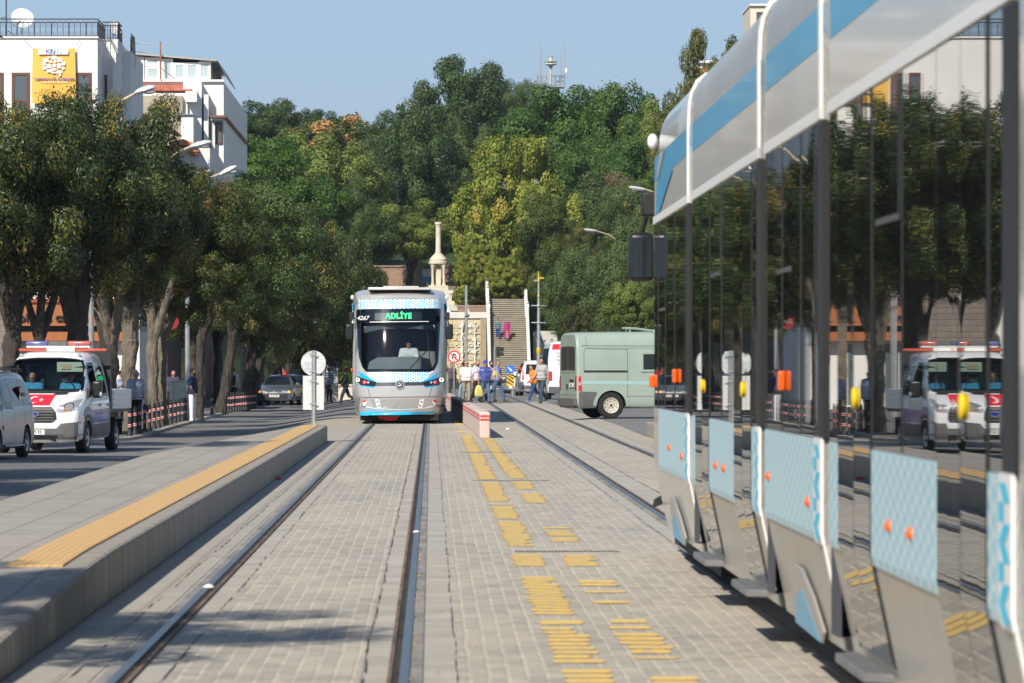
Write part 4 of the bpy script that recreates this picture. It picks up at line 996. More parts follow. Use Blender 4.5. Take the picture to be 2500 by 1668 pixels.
    conform('windscreen', [(-.8, 1.45), (.8, 1.45), (.72, 2.1), (-.72, 2.1)], b, 'front', M_cglass, T, .006)
    mb = MB(); mb.cyl((-.5, 2.62, 2.40), (-.5, 2.62, 2.50), .20, .17, 18); mb.build('roof_vent', M_gr, T)
    mb = MB(); mb.tube([(-.55, 3.6, 2.53), (-.55, 3.3, 2.52), (-.5, 2.75, 2.45)], .03, 7); mb.tube([(-.15, 3.6, 2.53), (-.15, 3.3, 2.52), (-.1, 2.75, 2.45)], .03, 7); mb.tube([(-.55, 3.6, 2.53), (-.15, 3.6, 2.53)], .03, 7)
    for y in (3.5, 2.8): mb.cyl((-.55, y, 2.38), (-.55, y, 2.50), .02, n=6); mb.cyl((-.15, y, 2.38), (-.15, y, 2.50), .02, n=6)
    mb.build('roof_rack', M_gr, T)
    mb = MB(); mb.sphere((.0, 5.12, 2.02), (.05, .03, .025), 8, 5); mb.build('brake_light', M_tail, T)
    return T
def advert_van():
    T = empty('van', (0, 0, 0), 0, 'white high van seen from behind with red topped advert on its rear doors', 'van')
    st = [tuple([r[0]*1.05, r[1], r[2]*1.06, r[3], r[4], r[5], *r[6:]]) for r in VAN]
    mb = body_loft(st); b = bvh_of(mb); o = mb.build('body', mat('bluish white paint', (.70, .76, .82), .3, coat=.4), T); cut_arches(o, (1.05, 4.3), .35, .985)
    for s in (1, -1):
        sd = 'right' if s > 0 else 'left'
        conform('window', [(2.0, 1.3), (2.3, 2.25), (5.2, 2.25), (5.25, 1.3)], b, sd, mat('blue glass', (.03, .05, .12), .08), T, .006)
        conform('blue_side', [(2.0, .9), (2.0, 1.28), (5.2, 1.28), (5.2, 1.1)], b, sd, M_blue, T, .005)
        wheel(T, s*.86, 1.05, .35, .22); wheel(T, s*.86, 4.3, .35, .22)
        conform('tail_light', [(s*.80, .85), (s*.94, .85), (s*.94, 1.25), (s*.80, 1.25)], b, 'rear', M_tail, T, .012)
    a = conform('advert', [(-.80, .60), (.80, .60), (.76, 2.36), (-.76, 2.36)], b, 'rear', mat('advert white', (.80, .83, .86), .45), T, .008)
    conform('advert_head', [(-.80, 2.20), (.80, 2.20), (.78, 2.44), (-.78, 2.44)], b, 'rear', mat('advert red', (.72, .03, .05), .45), a, .014)
    bk = 5.46
    text('advert_title', '!RAMAZAN', .20, M_white, a, facing((-.06, bk, 2.29), math.pi), ext=.004, bold=.006, sx=1.05)
    for i, (t_, w_) in enumerate((('Üzümcü iş', 1), ('Sonra biz', 1), ('Hizmetiniz', 1), ('kullanın', 1))):
        text('advert_line', t_, .13, mat('advert grey', (.35, .36, .38), .6), a, facing((-.0+.38, bk, 2.08-i*.15), math.pi), ext=.002)
    conform('advert_circle', circ(-.36, 1.42, .42, 28), b, 'rear', mat('advert sky', (.28, .50, .72), .5), a, .012); conform('advert_picture', [(-.55, 1.2), (-.12, 1.15), (-.1, 1.62), (-.52, 1.62)], b, 'rear', mat('advert red', (.72, .03, .05)), a, .016)
    plate(T, '42 LK 7', (.12, bk, 1.0), math.pi); text('advert_phone', 'Tel: 0 332', .11, M_blue, a, facing((.3, bk, .80), math.pi), ext=.002)
    conform('bumper', [(-.95, .36), (.95, .36), (.95, .58), (-.95, .58)], b, 'rear', M_plast, T, .05, thick=.02)
    return T
# ------------------------------------------------------------------ cars
SEDAN = [(0, .28, .62, .66, .5, .58, .06), (.06, .22, .70, .78, .58, .68, .06), (.2, .20, .76, .84, .66, .74, .06), (.8, .2, .90, .87, .80, .78, .06), (1.1, .2, .97, .875, .90, .80, .05), (1.5, .2, 1.20, .88, .93, .70, .08), (1.9, .2, 1.40, .88, .94, .62, .1), (2.4, .2, 1.46, .88, .95, .60, .1), (3.0, .2, 1.43, .88, .96, .61, .1), (3.55, .2, 1.24, .87, .97, .66, .08), (3.9, .2, 1.06, .87, .97, .74, .06), (4.3, .24, 1.02, .84, .94, .72, .06), (4.45, .30, .92, .78, .84, .68, .06), (4.5, .36, .8, .70, .7, .62, .05)]
HATCH = [(0, .30, .66, .68, .5, .6, .06), (.06, .24, .74, .80, .6, .7, .06), (.2, .22, .84, .86, .7, .76, .06), (.75, .2, 1.04, .885, .95, .80, .06), (1.0, .2, 1.12, .89, 1.0, .80, .06), (1.4, .2, 1.48, .895, 1.03, .72, .1), (1.75, .2, 1.72, .895, 1.05, .69, .12), (2.3, .2, 1.80, .895, 1.06, .68, .12), (3.9, .2, 1.80, .895, 1.07, .69, .12), (4.2, .24, 1.76, .885, 1.07, .68, .12), (4.33, .26, 1.60, .87, 1.06, .70, .1), (4.4, .34, 1.1, .84, .95, .72, .08)]
def car(name, label, cat, st, paint, win, side_win, wheels, r, tail, rear_win, txt='', extra=None, face=None):
    T = empty(name, (0, 0, 0), 0, label, cat)
    mb = body_loft(st); b = bvh_of(mb); o = mb.build('body', paint, T); W = st[len(st)//2][3]; Lg = st[-1][0]
    cut_arches(o, wheels, r, W)
    conform('windscreen', win, b, 'front', M_cglass, T, .006); conform('rear_window', rear_win, b, 'rear', M_cglass, T, .006)
    for s in (1, -1):
        sd = 'right' if s > 0 else 'left'
        for q in side_win: conform('window', q, b, sd, M_cglass, T, .006)
        conform('door_gap', [z for L in extra['gaps'] for z in strip(L, .012)], b, sd, M_blackm, T, .004)
        for y in wheels: wheel(T, s*(W-.11), y, r, .2)
        conform('tail_light', [(s*x, z) for x, z in tail], b, 'rear', M_tail, T, .01)
        h = conform('headlight', [(s*x, z) for x, z in extra['head']], b, 'front', M_hl, T, .008)
        conform('indicator', [(s*x, z) for x, z in extra['ind']], b, 'front', extra.get('indm', M_amber), h, .014)
    mirror_pair(T, W-.02, extra['mir'][0], extra['mir'][1], extra.get('mirm', paint))
    for nm, poly, m_, off in extra['front']: conform(nm, poly, b, 'front', m_, T, off)
    for nm, poly, m_, off in extra.get('rear', ()): conform(nm, poly, b, 'rear', m_, T, off)
    if txt: plate(T, txt, (0, extra['py'][0], extra['py'][1])); plate(T, txt, (0, Lg+.012, extra['py'][2]), math.pi)
    return T, b
SEXT = dict(gaps=([(1.3, .4), (1.35, .9)], [(2.35, .3), (2.4, .93)], [(3.2, .5), (3.3, .93)]), head=[(.38, .62), (.72, .60), (.80, .70), (.70, .74), (.40, .70)], ind=[(.66, .62), (.80, .62), (.82, .72), (.68, .70)], indm=M_orangeon, mir=(1.5, 1.0),
            front=(('grille', [(-.34, .60), (-.06, .60), (-.12, .70), (-.34, .69)], M_blackm, .008), ('grille', [(.34, .60), (.06, .60), (.12, .70), (.34, .69)], M_blackm, .008), ('badge', [(0, .56), (.055, .64), (0, .72), (-.055, .64)], M_clear, .02), ('badge', [(0, .60), (.025, .64), (0, .68), (-.025, .64)], M_blackm, .024), ('lower_intake', [(-.62, .30), (.62, .30), (.70, .50), (-.70, .50)], M_blackm, .012), ('bumper_strip', [(-.74, .52), (.74, .52), (.74, .55), (-.74, .55)], M_blackm, .01)), py=(-.012, .46, .72),
            rear=(('bumper_strip', [(-.6, .40), (.6, .40), (.6, .46), (-.6, .46)], M_blackm, .008),))
SWIN = [(-.66, .99), (.66, .99), (.50, 1.38), (-.50, 1.38)]; SSIDE = [[(1.45, .98), (1.95, 1.34), (2.35, 1.38), (2.38, .99)], [(2.46, .99), (2.43, 1.38), (2.95, 1.36), (3.35, 1.0)]]
STAIL = [(.50, .70), (.78, .68), (.80, .88), (.52, .86)]; SREAR = [(-.60, 1.08), (.60, 1.08), (.50, 1.36), (-.50, 1.36)]
HEXT = dict(gaps=([(1.25, .4), (1.3, 1.05)], [(2.3, .3), (2.35, 1.05)], [(3.3, .45), (3.35, 1.05)], [(1.3, .62), (3.3, .66)]), head=[(.45, .74), (.80, .72), (.84, .98), (.60, .90)], ind=[(.74, .76), (.84, .76), (.84, .86), (.76, .86)], mir=(1.5, 1.12),
            front=(('grille', [(-.42, .62), (.42, .62), (.40, .76), (-.40, .76)], M_blackm, .008), ('lower_intake', [(-.6, .28), (.6, .28), (.64, .48), (-.64, .48)], M_blackm, .012)), py=(-.012, .54, .62), rear=(('bumper', [(-.82, .36), (.82, .36), (.84, .56), (-.84, .56)], M_plast, .012),))
HWIN = [(-.72, 1.12), (.72, 1.12), (.60, 1.66), (-.60, 1.66)]; HSIDE = [[(1.42, 1.1), (1.75, 1.6), (2.28, 1.68), (2.30, 1.1)], [(2.38, 1.1), (2.36, 1.68), (3.25, 1.68), (3.28, 1.1)], [(3.38, 1.1), (3.35, 1.68), (4.05, 1.64), (4.08, 1.12)]]
HTAIL = [(.70, .85), (.84, .84), (.84, 1.5), (.74, 1.5)]; HREAR = [(-.62, 1.12), (.62, 1.12), (.58, 1.62), (-.58, 1.62)]
def place(T, p, rz): T.location = p; T.rotation_euler = (0, 0, R(rz)); return T
G = lambda x, y: g(x, y)
place(police_truck(), (-8.80, 107, -.375), -7.6)
sil_mpv, _ = car('minivan', 'silver grey minivan at the left edge with cream mirror and roof rails', 'minivan', HATCH, mat('silver grey paint', (.44, .44, .44), .32, .3, coat=.3), HWIN, HSIDE, (.85, 3.55), .33, HTAIL, HREAR, '', dict(HEXT, mirm=mat('cream plastic', (.72, .70, .64), .35)))
place(sil_mpv, (-9.95, 99.2, -.375), -8)
for s in (1, -1):
    mb = MB(); mb.tube([(s*.66, 1.9, 1.80), (s*.66, 2.0, 1.87), (s*.66, 3.9, 1.87), (s*.66, 4.05, 1.80)], .018, 6); mb.build('roof_rail', M_blackm, sil_mpv)
    mb = MB(); mb.box(min(s*.88, s*.95), max(s*.88, s*.95), 1.35, 3.15, .24, .29); mb.build('side_step', mat('step tube', (.3, .3, .31), .3, .8), sil_mpv, bevel=.02)
    conform('rub_strip', [(1.3, .62), (3.1, .64), (3.1, .72), (1.3, .70)], _, 'right' if s > 0 else 'left', mat('silver grey paint'), sil_mpv, .02)
place(green_van(), (8.85, 137.0, .085), 103)
place(advert_van(), (5.66, 215.4, .05), 184)
wm_, _ = car('minivan', 'white minivan seen from behind between the pedestrians and the advert van', 'minivan', HATCH, M_wpaint, HWIN, HSIDE, (.85, 3.55), .33, HTAIL, HREAR, '42 M 15', HEXT)
place(wm_, (5.10, 246.4, .0), 183)
ws_, _ = car('car', 'white saloon car seen from behind beyond the blue arrow sign', 'car', SEDAN, M_wpaint, SWIN, SSIDE, (.85, 3.5), .31, STAIL, SREAR, '42 D 70', SEXT)
place(ws_, (5.75, 329.5, g(5.9, 327)+.01), 184)
sv, _ = car('car', 'dark silver saloon car facing us in the shade with both amber indicators lit', 'car', SEDAN, mat('dark silver paint', (.16, .18, .21), .2, .5, coat=.6), SWIN, SSIDE, (.85, 3.5), .31, STAIL, SREAR, '42 LK 279', SEXT)
place(sv, (-7.62, 234, -.375), -6)
SE2 = dict(SEXT, indm=M_amber)
bl, _ = car('car', 'dark blue car with a small red flag, behind the dark silver saloon', 'car', SEDAN, mat('dark blue paint', (.02, .04, .10), .2, .3, coat=.6), SWIN, SSIDE, (.85, 3.5), .31, STAIL, SREAR, '', SE2)
place(bl, (-7.15, 246, -.375), -5)
mb = MB(); mb.cyl((-.62, 1.9, 1.30), (-.66, 1.95, 1.85), .008, n=5); fp = mb.build('flag_pole', M_clear, bl)
mb = MB(); mb.add([(-.64, 1.93, 1.80), (-.64, 1.93, 1.45), (-.36, 1.9, 1.22), (-.42, 1.95, 1.42)], [(0, 1, 2, 3)]); mb.build('flag', mat('flag red'), fp)
wc_, _ = car('car', 'white car facing us with one amber light, half hidden behind the sign board', 'car', SEDAN, M_wpaint, SWIN, SSIDE, (.85, 3.5), .31, STAIL, SREAR, '', SEXT)
place(wc_, (-6.12, 268, -.375), -8)
dv, _ = car('van', 'dark navy van parked in the shade behind the dark silver saloon', 'van', [tuple([r[0], r[1], r[2]*.95, *r[3:]]) for r in VAN], mat('navy paint', (.03, .05, .09), .3, .2, coat=.4), [(-.8, 1.45), (.8, 1.45), (.72, 2.0), (-.72, 2.0)], [[(1.72, 1.35), (1.95, 1.9), (2.25, 1.9), (2.3, 1.35)]], (1.02, 4.15), .35, [(.8, .85), (.93, .85), (.93, 1.2), (.8, 1.2)], [(-.7, 1.3), (.7, 1.3), (.7, 1.9), (-.7, 1.9)], '', dict(HEXT, mir=(1.4, 1.4), head=[(.5, .85), (.9, .85), (.92, 1.1), (.6, 1.0)], ind=[(.85, .86), (.92, .86), (.92, .95), (.86, .95)]))
place(dv, (-6.95, 262, -.375), -4)
# ---------------------------------------------------------------- people
def surf(prims, h, k=.03, clip=None, pad=.04):
    """skin over tapered limbs blended together; prims: (a, b, ra, rb)"""
    A = np.array([p[0] for p in prims], float); B = np.array([p[1] for p in prims], float)
    ra = np.array([p[2] for p in prims]); rb = np.array([p[3] for p in prims]); rm = np.maximum(ra, rb)[:, None]
    lo = np.minimum(A-rm, B-rm).min(0)-pad; hi = np.maximum(A+rm, B+rm).max(0)+pad
    n = np.ceil((hi-lo)/h).astype(int)+1
    ax = [lo[i]+h*np.arange(n[i]) for i in range(3)]
    X, Y, Z = np.meshgrid(*ax, indexing='ij'); f = np.full(X.shape, 1e3)
    for a, b, r0, r1 in zip(A, B, ra, rb):
        m = max(r0, r1)+k+2*h; l = np.minimum(a, b)-m; u = np.maximum(a, b)+m
        i0 = np.clip(np.floor((l-lo)/h).astype(int), 0, n-1); i1 = np.clip(np.ceil((u-lo)/h).astype(int)+1, 1, n)
        s = tuple(slice(p, q) for p, q in zip(i0, i1))
        px, py, pz = X[s]-a[0], Y[s]-a[1], Z[s]-a[2]; d = b-a; L = float(d @ d)+1e-9
        t = np.clip((px*d[0]+py*d[1]+pz*d[2])/L, 0, 1)
        v = np.sqrt((px-t*d[0])**2+(py-t*d[1])**2+(pz-t*d[2])**2)-(r0+(r1-r0)*t)
        w = f[s]; e = np.clip(.5+.5*(w-v)/k, 0, 1); g_ = w*(1-e)+v*e-k*e*(1-e)
        f[s] = np.where(w > 100, v, g_)
    if clip is not None: f = np.maximum(f, clip(X, Y, Z))
    ins = f < 0; nx, ny, nz = f.shape
    c = [(i, j, l) for i in (0, 1) for j in (0, 1) for l in (0, 1)]
    V = lambda arr, o: arr[o[0]:nx-1+o[0], o[1]:ny-1+o[1], o[2]:nz-1+o[2]]
    cnt = sum(V(ins, o).astype(np.int8) for o in c); act = (cnt > 0) & (cnt < 8)
    idx = np.full(act.shape, -1, int); idx[act] = np.arange(act.sum())
    I = np.argwhere(act); P = np.zeros((len(I), 3)); W = np.zeros(len(I))
    for o in c:
        for axs in range(3):
            if o[axs]: continue
            q = list(o); q[axs] = 1
            f0 = f[I[:, 0]+o[0], I[:, 1]+o[1], I[:, 2]+o[2]]; f1 = f[I[:, 0]+q[0], I[:, 1]+q[1], I[:, 2]+q[2]]
            x = (f0 < 0) != (f1 < 0); t = np.where(x, f0/(f0-f1+1e-12), 0)
            pt = np.tile(np.array(o, float), (len(I), 1)); pt[:, axs] += t
            P[x] += pt[x]; W[x] += 1
    verts = lo+h*(I+P/np.maximum(W, 1)[:, None]); faces = []
    for axs in range(3):
        u, w = [(1, 2), (2, 0), (0, 1)][axs]
        s0 = [slice(None)]*3; s1 = [slice(None)]*3; s0[axs] = slice(0, -1); s1[axs] = slice(1, None)
        a = ins[tuple(s0)]; b = ins[tuple(s1)]; E = np.argwhere(a != b)
        E = E[(E[:, u] > 0) & (E[:, w] > 0) & (E[:, u] < f.shape[u]-1) & (E[:, w] < f.shape[w]-1)]
        fl = a[E[:, 0], E[:, 1], E[:, 2]]
        def cell(du, dw): q = E.copy(); q[:, u] -= du; q[:, w] -= dw; return idx[q[:, 0], q[:, 1], q[:, 2]]
        Q = np.stack([cell(1, 1), cell(0, 1), cell(0, 0), cell(1, 0)], 1)
        Q[~fl] = Q[~fl][:, ::-1]; faces.append(Q)
    return verts, np.concatenate(faces)
def skin_obj(name, parts, m, parent):
    vs = []; fs = []; n = 0
    for v, f in parts: vs.append(v); fs.append(f+n); n += len(v)
    me = bpy.data.meshes.new(name); me.from_pydata(np.concatenate(vs).tolist(), [], np.concatenate(fs).tolist())
    me.polygons.foreach_set('use_smooth', [True]*len(me.polygons)); me.materials.append(m)
    o = bpy.data.objects.new(name, me); C.objects.link(o); o.parent = parent; return o
def skinmat(c): return mat('skin %.2f %.2f' % (c[0], c[1]), c, .5, var=.08, vs=12)
def cloth(c, kind='cloth', st=None):
    nm = 'cloth %.3f %.3f %.3f%s' % (*c, st or '')
    if nm in MATS: return MATS[nm]
    if not st: return mat(nm, c, .85, var=.12, vs=9, bump=.25, bs=18, bd=.02)
    m = bpy.data.materials.new(nm); t = NT(m); sp = t.new('ShaderNodeSeparateXYZ'); t.link(t.coord(), sp.inputs[0])
    fr = t.math('FRACT', t.math('MULTIPLY', sp.outputs[2], 1/st)); t.base(t.mix(t.ramp(fr, [(.62, 0), (.66, 1)]), c, (.55, .58, .66))); t.b.inputs['Roughness'].default_value = .85
    MATS[nm] = m; return m
SK = (.47, .25, .17); SKD = (.36, .18, .12)
def person(label, loc, face, H=1.75, shirt=(.6, .6, .6), legs=(.05, .06, .1), shoes=(.03, .02, .02), hair=(.012, .010, .009), skin=SK, stride=.0, la=(0, 0), ra=(0, 0), fat=0, sleeve='short', bald=False,
           cap=None, beard=None, turn=0, glasses=False, dress=None, scarf=None, seat=False, belt=(.02, .015, .012), stripe=None, lean=0, yoke=None, helmet=None, res=.017, group=None):
    """face: heading in degrees, 0 = towards the camera, 90 = to the right; la / ra: (forward swing, elbow bend) in degrees"""
    T = empty('person', loc, R(face), label, 'person', group); k = H/1.75
    v = lambda x, y, z: np.array([x*k, y*k, z*k]); LN = math.tan(R(lean))
    up = lambda x, y, z: v(x, y-(z-.95)*LN, z)
    J = {}
    for s, n, sw in ((1, 'l', stride), (-1, 'r', -stride)):
        hp = v(s*.092, 0, .90)
        if seat: kn = v(s*.13, -.42, .90); an = v(s*.13, -.46, .48); to = v(s*.13, -.60, .46)
        else:
            a = R(sw); bend = R(12 if sw >= 0 else 30)*min(1, abs(sw)/20)
            kn = hp+k*.42*np.array([0, -math.sin(a), -math.cos(a)]); an = kn+k*.41*np.array([0, -math.sin(a-bend), -math.cos(a-bend)])
            to = an+k*np.array([s*.03, -.16*math.cos(R(10) if sw >= 0 else R(35)), -.03-(.05 if sw < 0 and stride else 0)])
        J['h'+n], J['k'+n], J['a'+n], J['t'+n] = hp, kn, an, to
        sh = up(s*(.185+fat*.2), .01, 1.425); f_, e = (la if s > 0 else ra)[:2]; ab = (la if s > 0 else ra)[2] if len(la if s > 0 else ra) > 2 else 9
        a = R(f_); b = R(ab); d = np.array([s*math.sin(b), -math.sin(a)*math.cos(b), -math.cos(a)*math.cos(b)])
        el = sh+k*.285*d; a2 = a+R(e); inw = .25 if e > 40 else 0
        d2 = np.array([s*(math.sin(b)*.6-inw), -math.sin(a2), -math.cos(a2)]); d2 /= np.linalg.norm(d2); wr = el+k*.245*d2
        J['s'+n], J['e'+n], J['w'+n], J['d'+n] = sh, el, wr, d2
    mn = min(J['al'][2]-.075*k, J['ar'][2]-.075*k, J['tl'][2]-.03*k, J['tr'][2]-.03*k) if not seat else 0
    for q in J:
        if q[0] != 'd': J[q] = J[q]-np.array([0, 0, mn])
    dz = np.array([0, 0, mn]); U = lambda x, y, z: up(x, y, z)-dz
    hc = U(0, -.012, 1.625); ct, sn = math.cos(R(turn)), math.sin(R(turn))
    hd = lambda x, y, z: hc+k*np.array([x*ct-y*sn, x*sn+y*ct, z])
    torso = lambda g_: [(U(-.07, .0, .98), U(.07, .0, .98), (.125+fat*.7)*k+g_, (.125+fat*.7)*k+g_), (U(-.06, -.01-fat*.5, 1.12), U(.06, -.01-fat*.5, 1.12), (.115+fat)*k+g_, (.115+fat)*k+g_), (U(-.095, 0, 1.30), U(.095, 0, 1.30), (.118+fat*.4)*k+g_, (.118+fat*.4)*k+g_),
                       (U(-.13, .01, 1.415), U(.13, .01, 1.415), .068*k+g_, .068*k+g_)]
    P = torso(0)
    P += [(U(0, .012, 1.44), U(0, -.005, 1.55), .056*k, .052*k)]
    P += [(hd(0, .012, .035), hd(0, -.012, .0), .086*k, .078*k), (hd(0, -.035, -.035), hd(0, -.042, -.075), .056*k, .045*k), (hd(0, -.093, .005), hd(0, -.106, -.028), .010*k, .017*k), (hd(-.03, -.075, .022), hd(.03, -.075, .022), .022*k, .022*k)]
    for s in (1, -1): P.append((hd(s*.079, .006, .01), hd(s*.083, .016, -.03), .014*k, .012*k))
    for n in 'lr':
        P += [(J['s'+n], J['e'+n], .050*k, .040*k), (J['e'+n], J['w'+n], .040*k, .027*k)]
        P += [(J['h'+n], J['k'+n], .088*k, .058*k), (J['k'+n], J['a'+n], .056*k, .036*k), (J['a'+n]+np.array([0, .03, -.045])*k, J['t'+n], .035*k, .026*k)]
    parts = [surf(P, res*k, .03*k)]
    for n, s in (('l', 1), ('r', -1)):      # hands: palm, four unequal curled fingers, thumb on the side
        d = J['d'+n]; w_ = J['w'+n]; side = np.cross(d, np.array([0, 0, 1.])); side = side/(np.linalg.norm(side)+1e-6) if np.linalg.norm(side) > .2 else np.array([1., 0, 0])
        fw = np.array([0, -1., 0]) if abs(d[1]) < .8 else np.array([0, 0, 1.]); wd = fw-d*(fw @ d); wd /= np.linalg.norm(wd); nr = np.cross(d, wd)*s
        Q = [(w_, w_+d*.085*k, .026*k, .030*k), (w_+wd*.022*k+d*.03*k, w_+wd*.028*k+d*.085*k, .020*k, .018*k), (w_-wd*.022*k+d*.03*k, w_-wd*.026*k+d*.08*k, .020*k, .017*k)]
        for i, (off, ln) in enumerate(((.032, .068), (.011, .078), (-.011, .072), (-.031, .056))):
            b0 = w_+d*.085*k+wd*off*k; m1 = b0+(d*.9+nr*.35)*ln*.5*k; e1 = m1+(d*.55+nr*.8)*ln*.5*k; Q += [(b0, m1, .0095*k, .009*k), (m1, e1, .009*k, .0075*k)]
        t0 = w_+d*.03*k+wd*.028*k; t1 = t0+(wd*.8+d*.6)*.035*k; Q += [(t0, t1, .013*k, .011*k), (t1, t1+(d*.9+nr*.4)*.032*k, .011*k, .009*k)]
        parts.append(surf(Q, .0075*k, .006*k, pad=.015))
    skin_obj('body', parts, skinmat(skin), T)
    g_ = .014*k; hem = U(0, 0, .90)[2]
    if dress:
        D = torso(.018*k); zb = .16*k
        D += [(U(-.05, 0, .95), np.array([-.13*k, 0, zb]), .12*k, .135*k), (U(.05, 0, .95), np.array([.13*k, -.04*k, zb]), .12*k, .135*k), (U(0, 0, .95), np.array([0, .06*k, zb]), .13*k, .16*k)]
        for n in 'lr': D += [(J['s'+n], J['e'+n], .062*k, .055*k), (J['e'+n], J['w'+n], .055*k, .05*k)]
        skin_obj('coat', [surf(D, res*k, .04*k, lambda X, Y, Z: zb-.06*k-Z)], cloth(dress), T)
        skin_obj('skirt', [surf([(np.array([0, -.10*k, .75*k]), np.array([0, -.19*k, .12*k]), .05*k, .085*k)], res*k)], cloth((.36, .27, .33)), T)
    else:
        D = torso(g_)
        for n in 'lr':
            e = J['e'+n]; D.append((J['s'+n], J['s'+n]+(e-J['s'+n])*(.80 if sleeve == 'short' else 1.0), .062*k, .058*k))
            if sleeve == 'long': D.append((e, J['w'+n], .052*k, .040*k))
        D.append((U(-.07, 0, .93), U(.07, 0, .93), (.125+fat*.6)*k+g_*1.4, (.125+fat*.6)*k+g_*1.4))
        skin_obj('shirt', [surf(D, res*k, .03*k, lambda X, Y, Z: hem-Z)], cloth(shirt, st=stripe), T)
        if yoke: skin_obj('shirt_panel', [surf([(U(-.15, -.02, 1.39), U(.15, -.02, 1.39), .095*k, .095*k)], res*k, .02*k, lambda X, Y, Z: np.maximum(np.abs(Z-U(0, 0, 1.37)[2])-.022*k, -(Y+0*Z)-.5))], cloth(yoke), T)
        L = [(U(-.06, .0, .94)-0, U(.06, .0, .94)-0, .128*k+fat*.5, .128*k+fat*.5)]
        for n in 'lr': L += [(J['h'+n], J['k'+n], .100*k, .074*k), (J['k'+n], J['a'+n]+np.array([0, 0, .02*k]), .072*k, .060*k)]
        top = U(0, 0, 1.0)[2]
        skin_obj('trousers', [surf(L, res*k, .03*k, lambda X, Y, Z: Z-top)], cloth(legs), T)
        if belt:
            bz = U(0, 0, .965)[2]; skin_obj('belt', [surf([(U(-.07, 0, .965), U(.07, 0, .965), (.125+fat*.62)*k+g_*1.9, (.125+fat*.62)*k+g_*1.9)], res*k, .02, lambda X, Y, Z: np.abs(Z-bz)-.018*k)], cloth(belt), T)
    S_ = []
    for n in 'lr': S_ += [(J['a'+n]+np.array([0, .035, -.04])*k, J['t'+n]+np.array([0, 0, .0])*k, .046*k, .036*k)]
    fl = min(J['tl'][2], J['tr'][2])-.034*k
    skin_obj('shoes', [surf(S_, res*k, .02*k)], cloth(shoes), T)
    if scarf: skin_obj('headscarf', [surf([(hd(0, .02, .035), hd(0, .01, .0), .108*k, .10*k), (hd(0, .0, -.08), U(0, -.03, 1.42), .09*k, .12*k)], res*.8*k, .04*k, lambda X, Y, Z: .075*k-np.sqrt((X-hd(0, -.10, 0)[0])**2+(Y-hd(0, -.11, 0)[1])**2+((Z-hc[2])*.8)**2))], cloth(scarf), T)
    elif helmet: skin_obj('helmet', [surf([(hd(0, .01, .03), hd(0, .0, .02), .135*k, .13*k)], res*.8*k, .02, lambda X, Y, Z: (hc[2]-.05*k)-Z)], mat('helmet shell', helmet, .15, coat=1), T)
    elif hair is not None:
        fy = hd(0, -1, 0)-hc; fy = fy/np.linalg.norm(fy)
        cl = lambda X, Y, Z: (((X-hc[0])*fy[0]+(Y-hc[1])*fy[1])*1.0-(Z-hc[2])*(.25 if not bald else .9)-(.035 if not bald else -.0)*k*1)
        skin_obj('hair', [surf([(hd(0, .018, .040), hd(0, -.006, .012), .095*k, .088*k)], .011*k, .02, lambda X, Y, Z: np.maximum(np.maximum(cl(X, Y, Z), (hc[2]-.03*k)-Z), (Z-hc[2]-.055*k) if bald else -9))], cloth(hair), T)
    if cap: skin_obj('cap', [surf([(hd(0, .012, .055), hd(0, -.01, .045), .098*k, .095*k)], .012*k, .02, lambda X, Y, Z: (hc[2]+.035*k)-Z), surf([(hd(-.05, -.09, .045), hd(.05, -.09, .045), .018*k, .018*k), (hd(-.03, -.14, .038), hd(.03, -.14, .038), .014*k, .014*k)], .011*k, .03)], cloth(cap), T)
    F_ = []
    for s in (1, -1): F_ += [(hd(s*.034, -.085, .012), hd(s*.034, -.087, .012), .009*k, .009*k), (hd(s*.018, -.094, .034), hd(s*.05, -.084, .036), .006*k, .005*k)]
    skin_obj('eyes_and_brows', [surf(F_, .006*k, .004, pad=.01)], cloth((.03, .02, .018)), T)
    skin_obj('mouth', [surf([(hd(-.022, -.089, -.058), hd(.022, -.089, -.058), .007*k, .007*k)], .006*k, .004, pad=.01)], cloth((.30, .10, .09)), T)
    if glasses: skin_obj('sunglasses', [surf([(hd(s*.018, -.098, .012), hd(s*.046, -.09, .012), .020*k, .019*k) for s in (1, -1)]+[(hd(s*.06, -.08, .014), hd(s*.085, .0, .016), .005*k, .005*k) for s in (1, -1)], .008*k, .006, pad=.012)], mat('dark lens', (.008, .008, .01), .1), T)
    if beard: skin_obj('beard', [surf([(hd(-.05, -.045, -.06), hd(0, -.068, -.085), .030*k, .036*k), (hd(.05, -.045, -.06), hd(0, -.068, -.085), .030*k, .036*k), (hd(-.025, -.092, -.044), hd(.025, -.092, -.044), .008*k, .008*k)], .011*k, .02)], cloth(beard), T)
    J['hd'] = hd; T['_'] = 0; del T['_']
    return T, J
def held(name, label, cat, T, p, build, m, bevel=.01, group=None):
    """a thing carried by somebody, standing on its own in the scene"""
    bpy.context.view_layer.update(); mb = MB(); build(mb); o = mb.build(name, m, None, bevel=bevel)
    o.location = T.matrix_world @ Vector(p); o.rotation_euler = T.rotation_euler; tag(o, label, cat, group); return o
def spot(px, d, dz=0): x = (px-EX)*d/F; return (x, d, g(x, d)+dz)
GP = 'people crossing the tracks'
GREY = (.30, .29, .28)
person('youth in a green shirt and pale jeans by the no u-turn sign', spot(1062, 228), -80, 1.72, (.10, .42, .22), (.20, .32, .46), turn=-10, stride=18, la=(15, 10), ra=(-15, 15), group=GP)
person('bald man in sunglasses, white short sleeved shirt and beige trousers', spot(1071, 205, .02), 12, 1.73, (.80, .80, .82), (.33, .27, .19), (.05, .03, .02), GREY, stride=10, bald=True, glasses=True, fat=.045, la=(6, 12, 14), ra=(-4, 12, 16), group=GP)
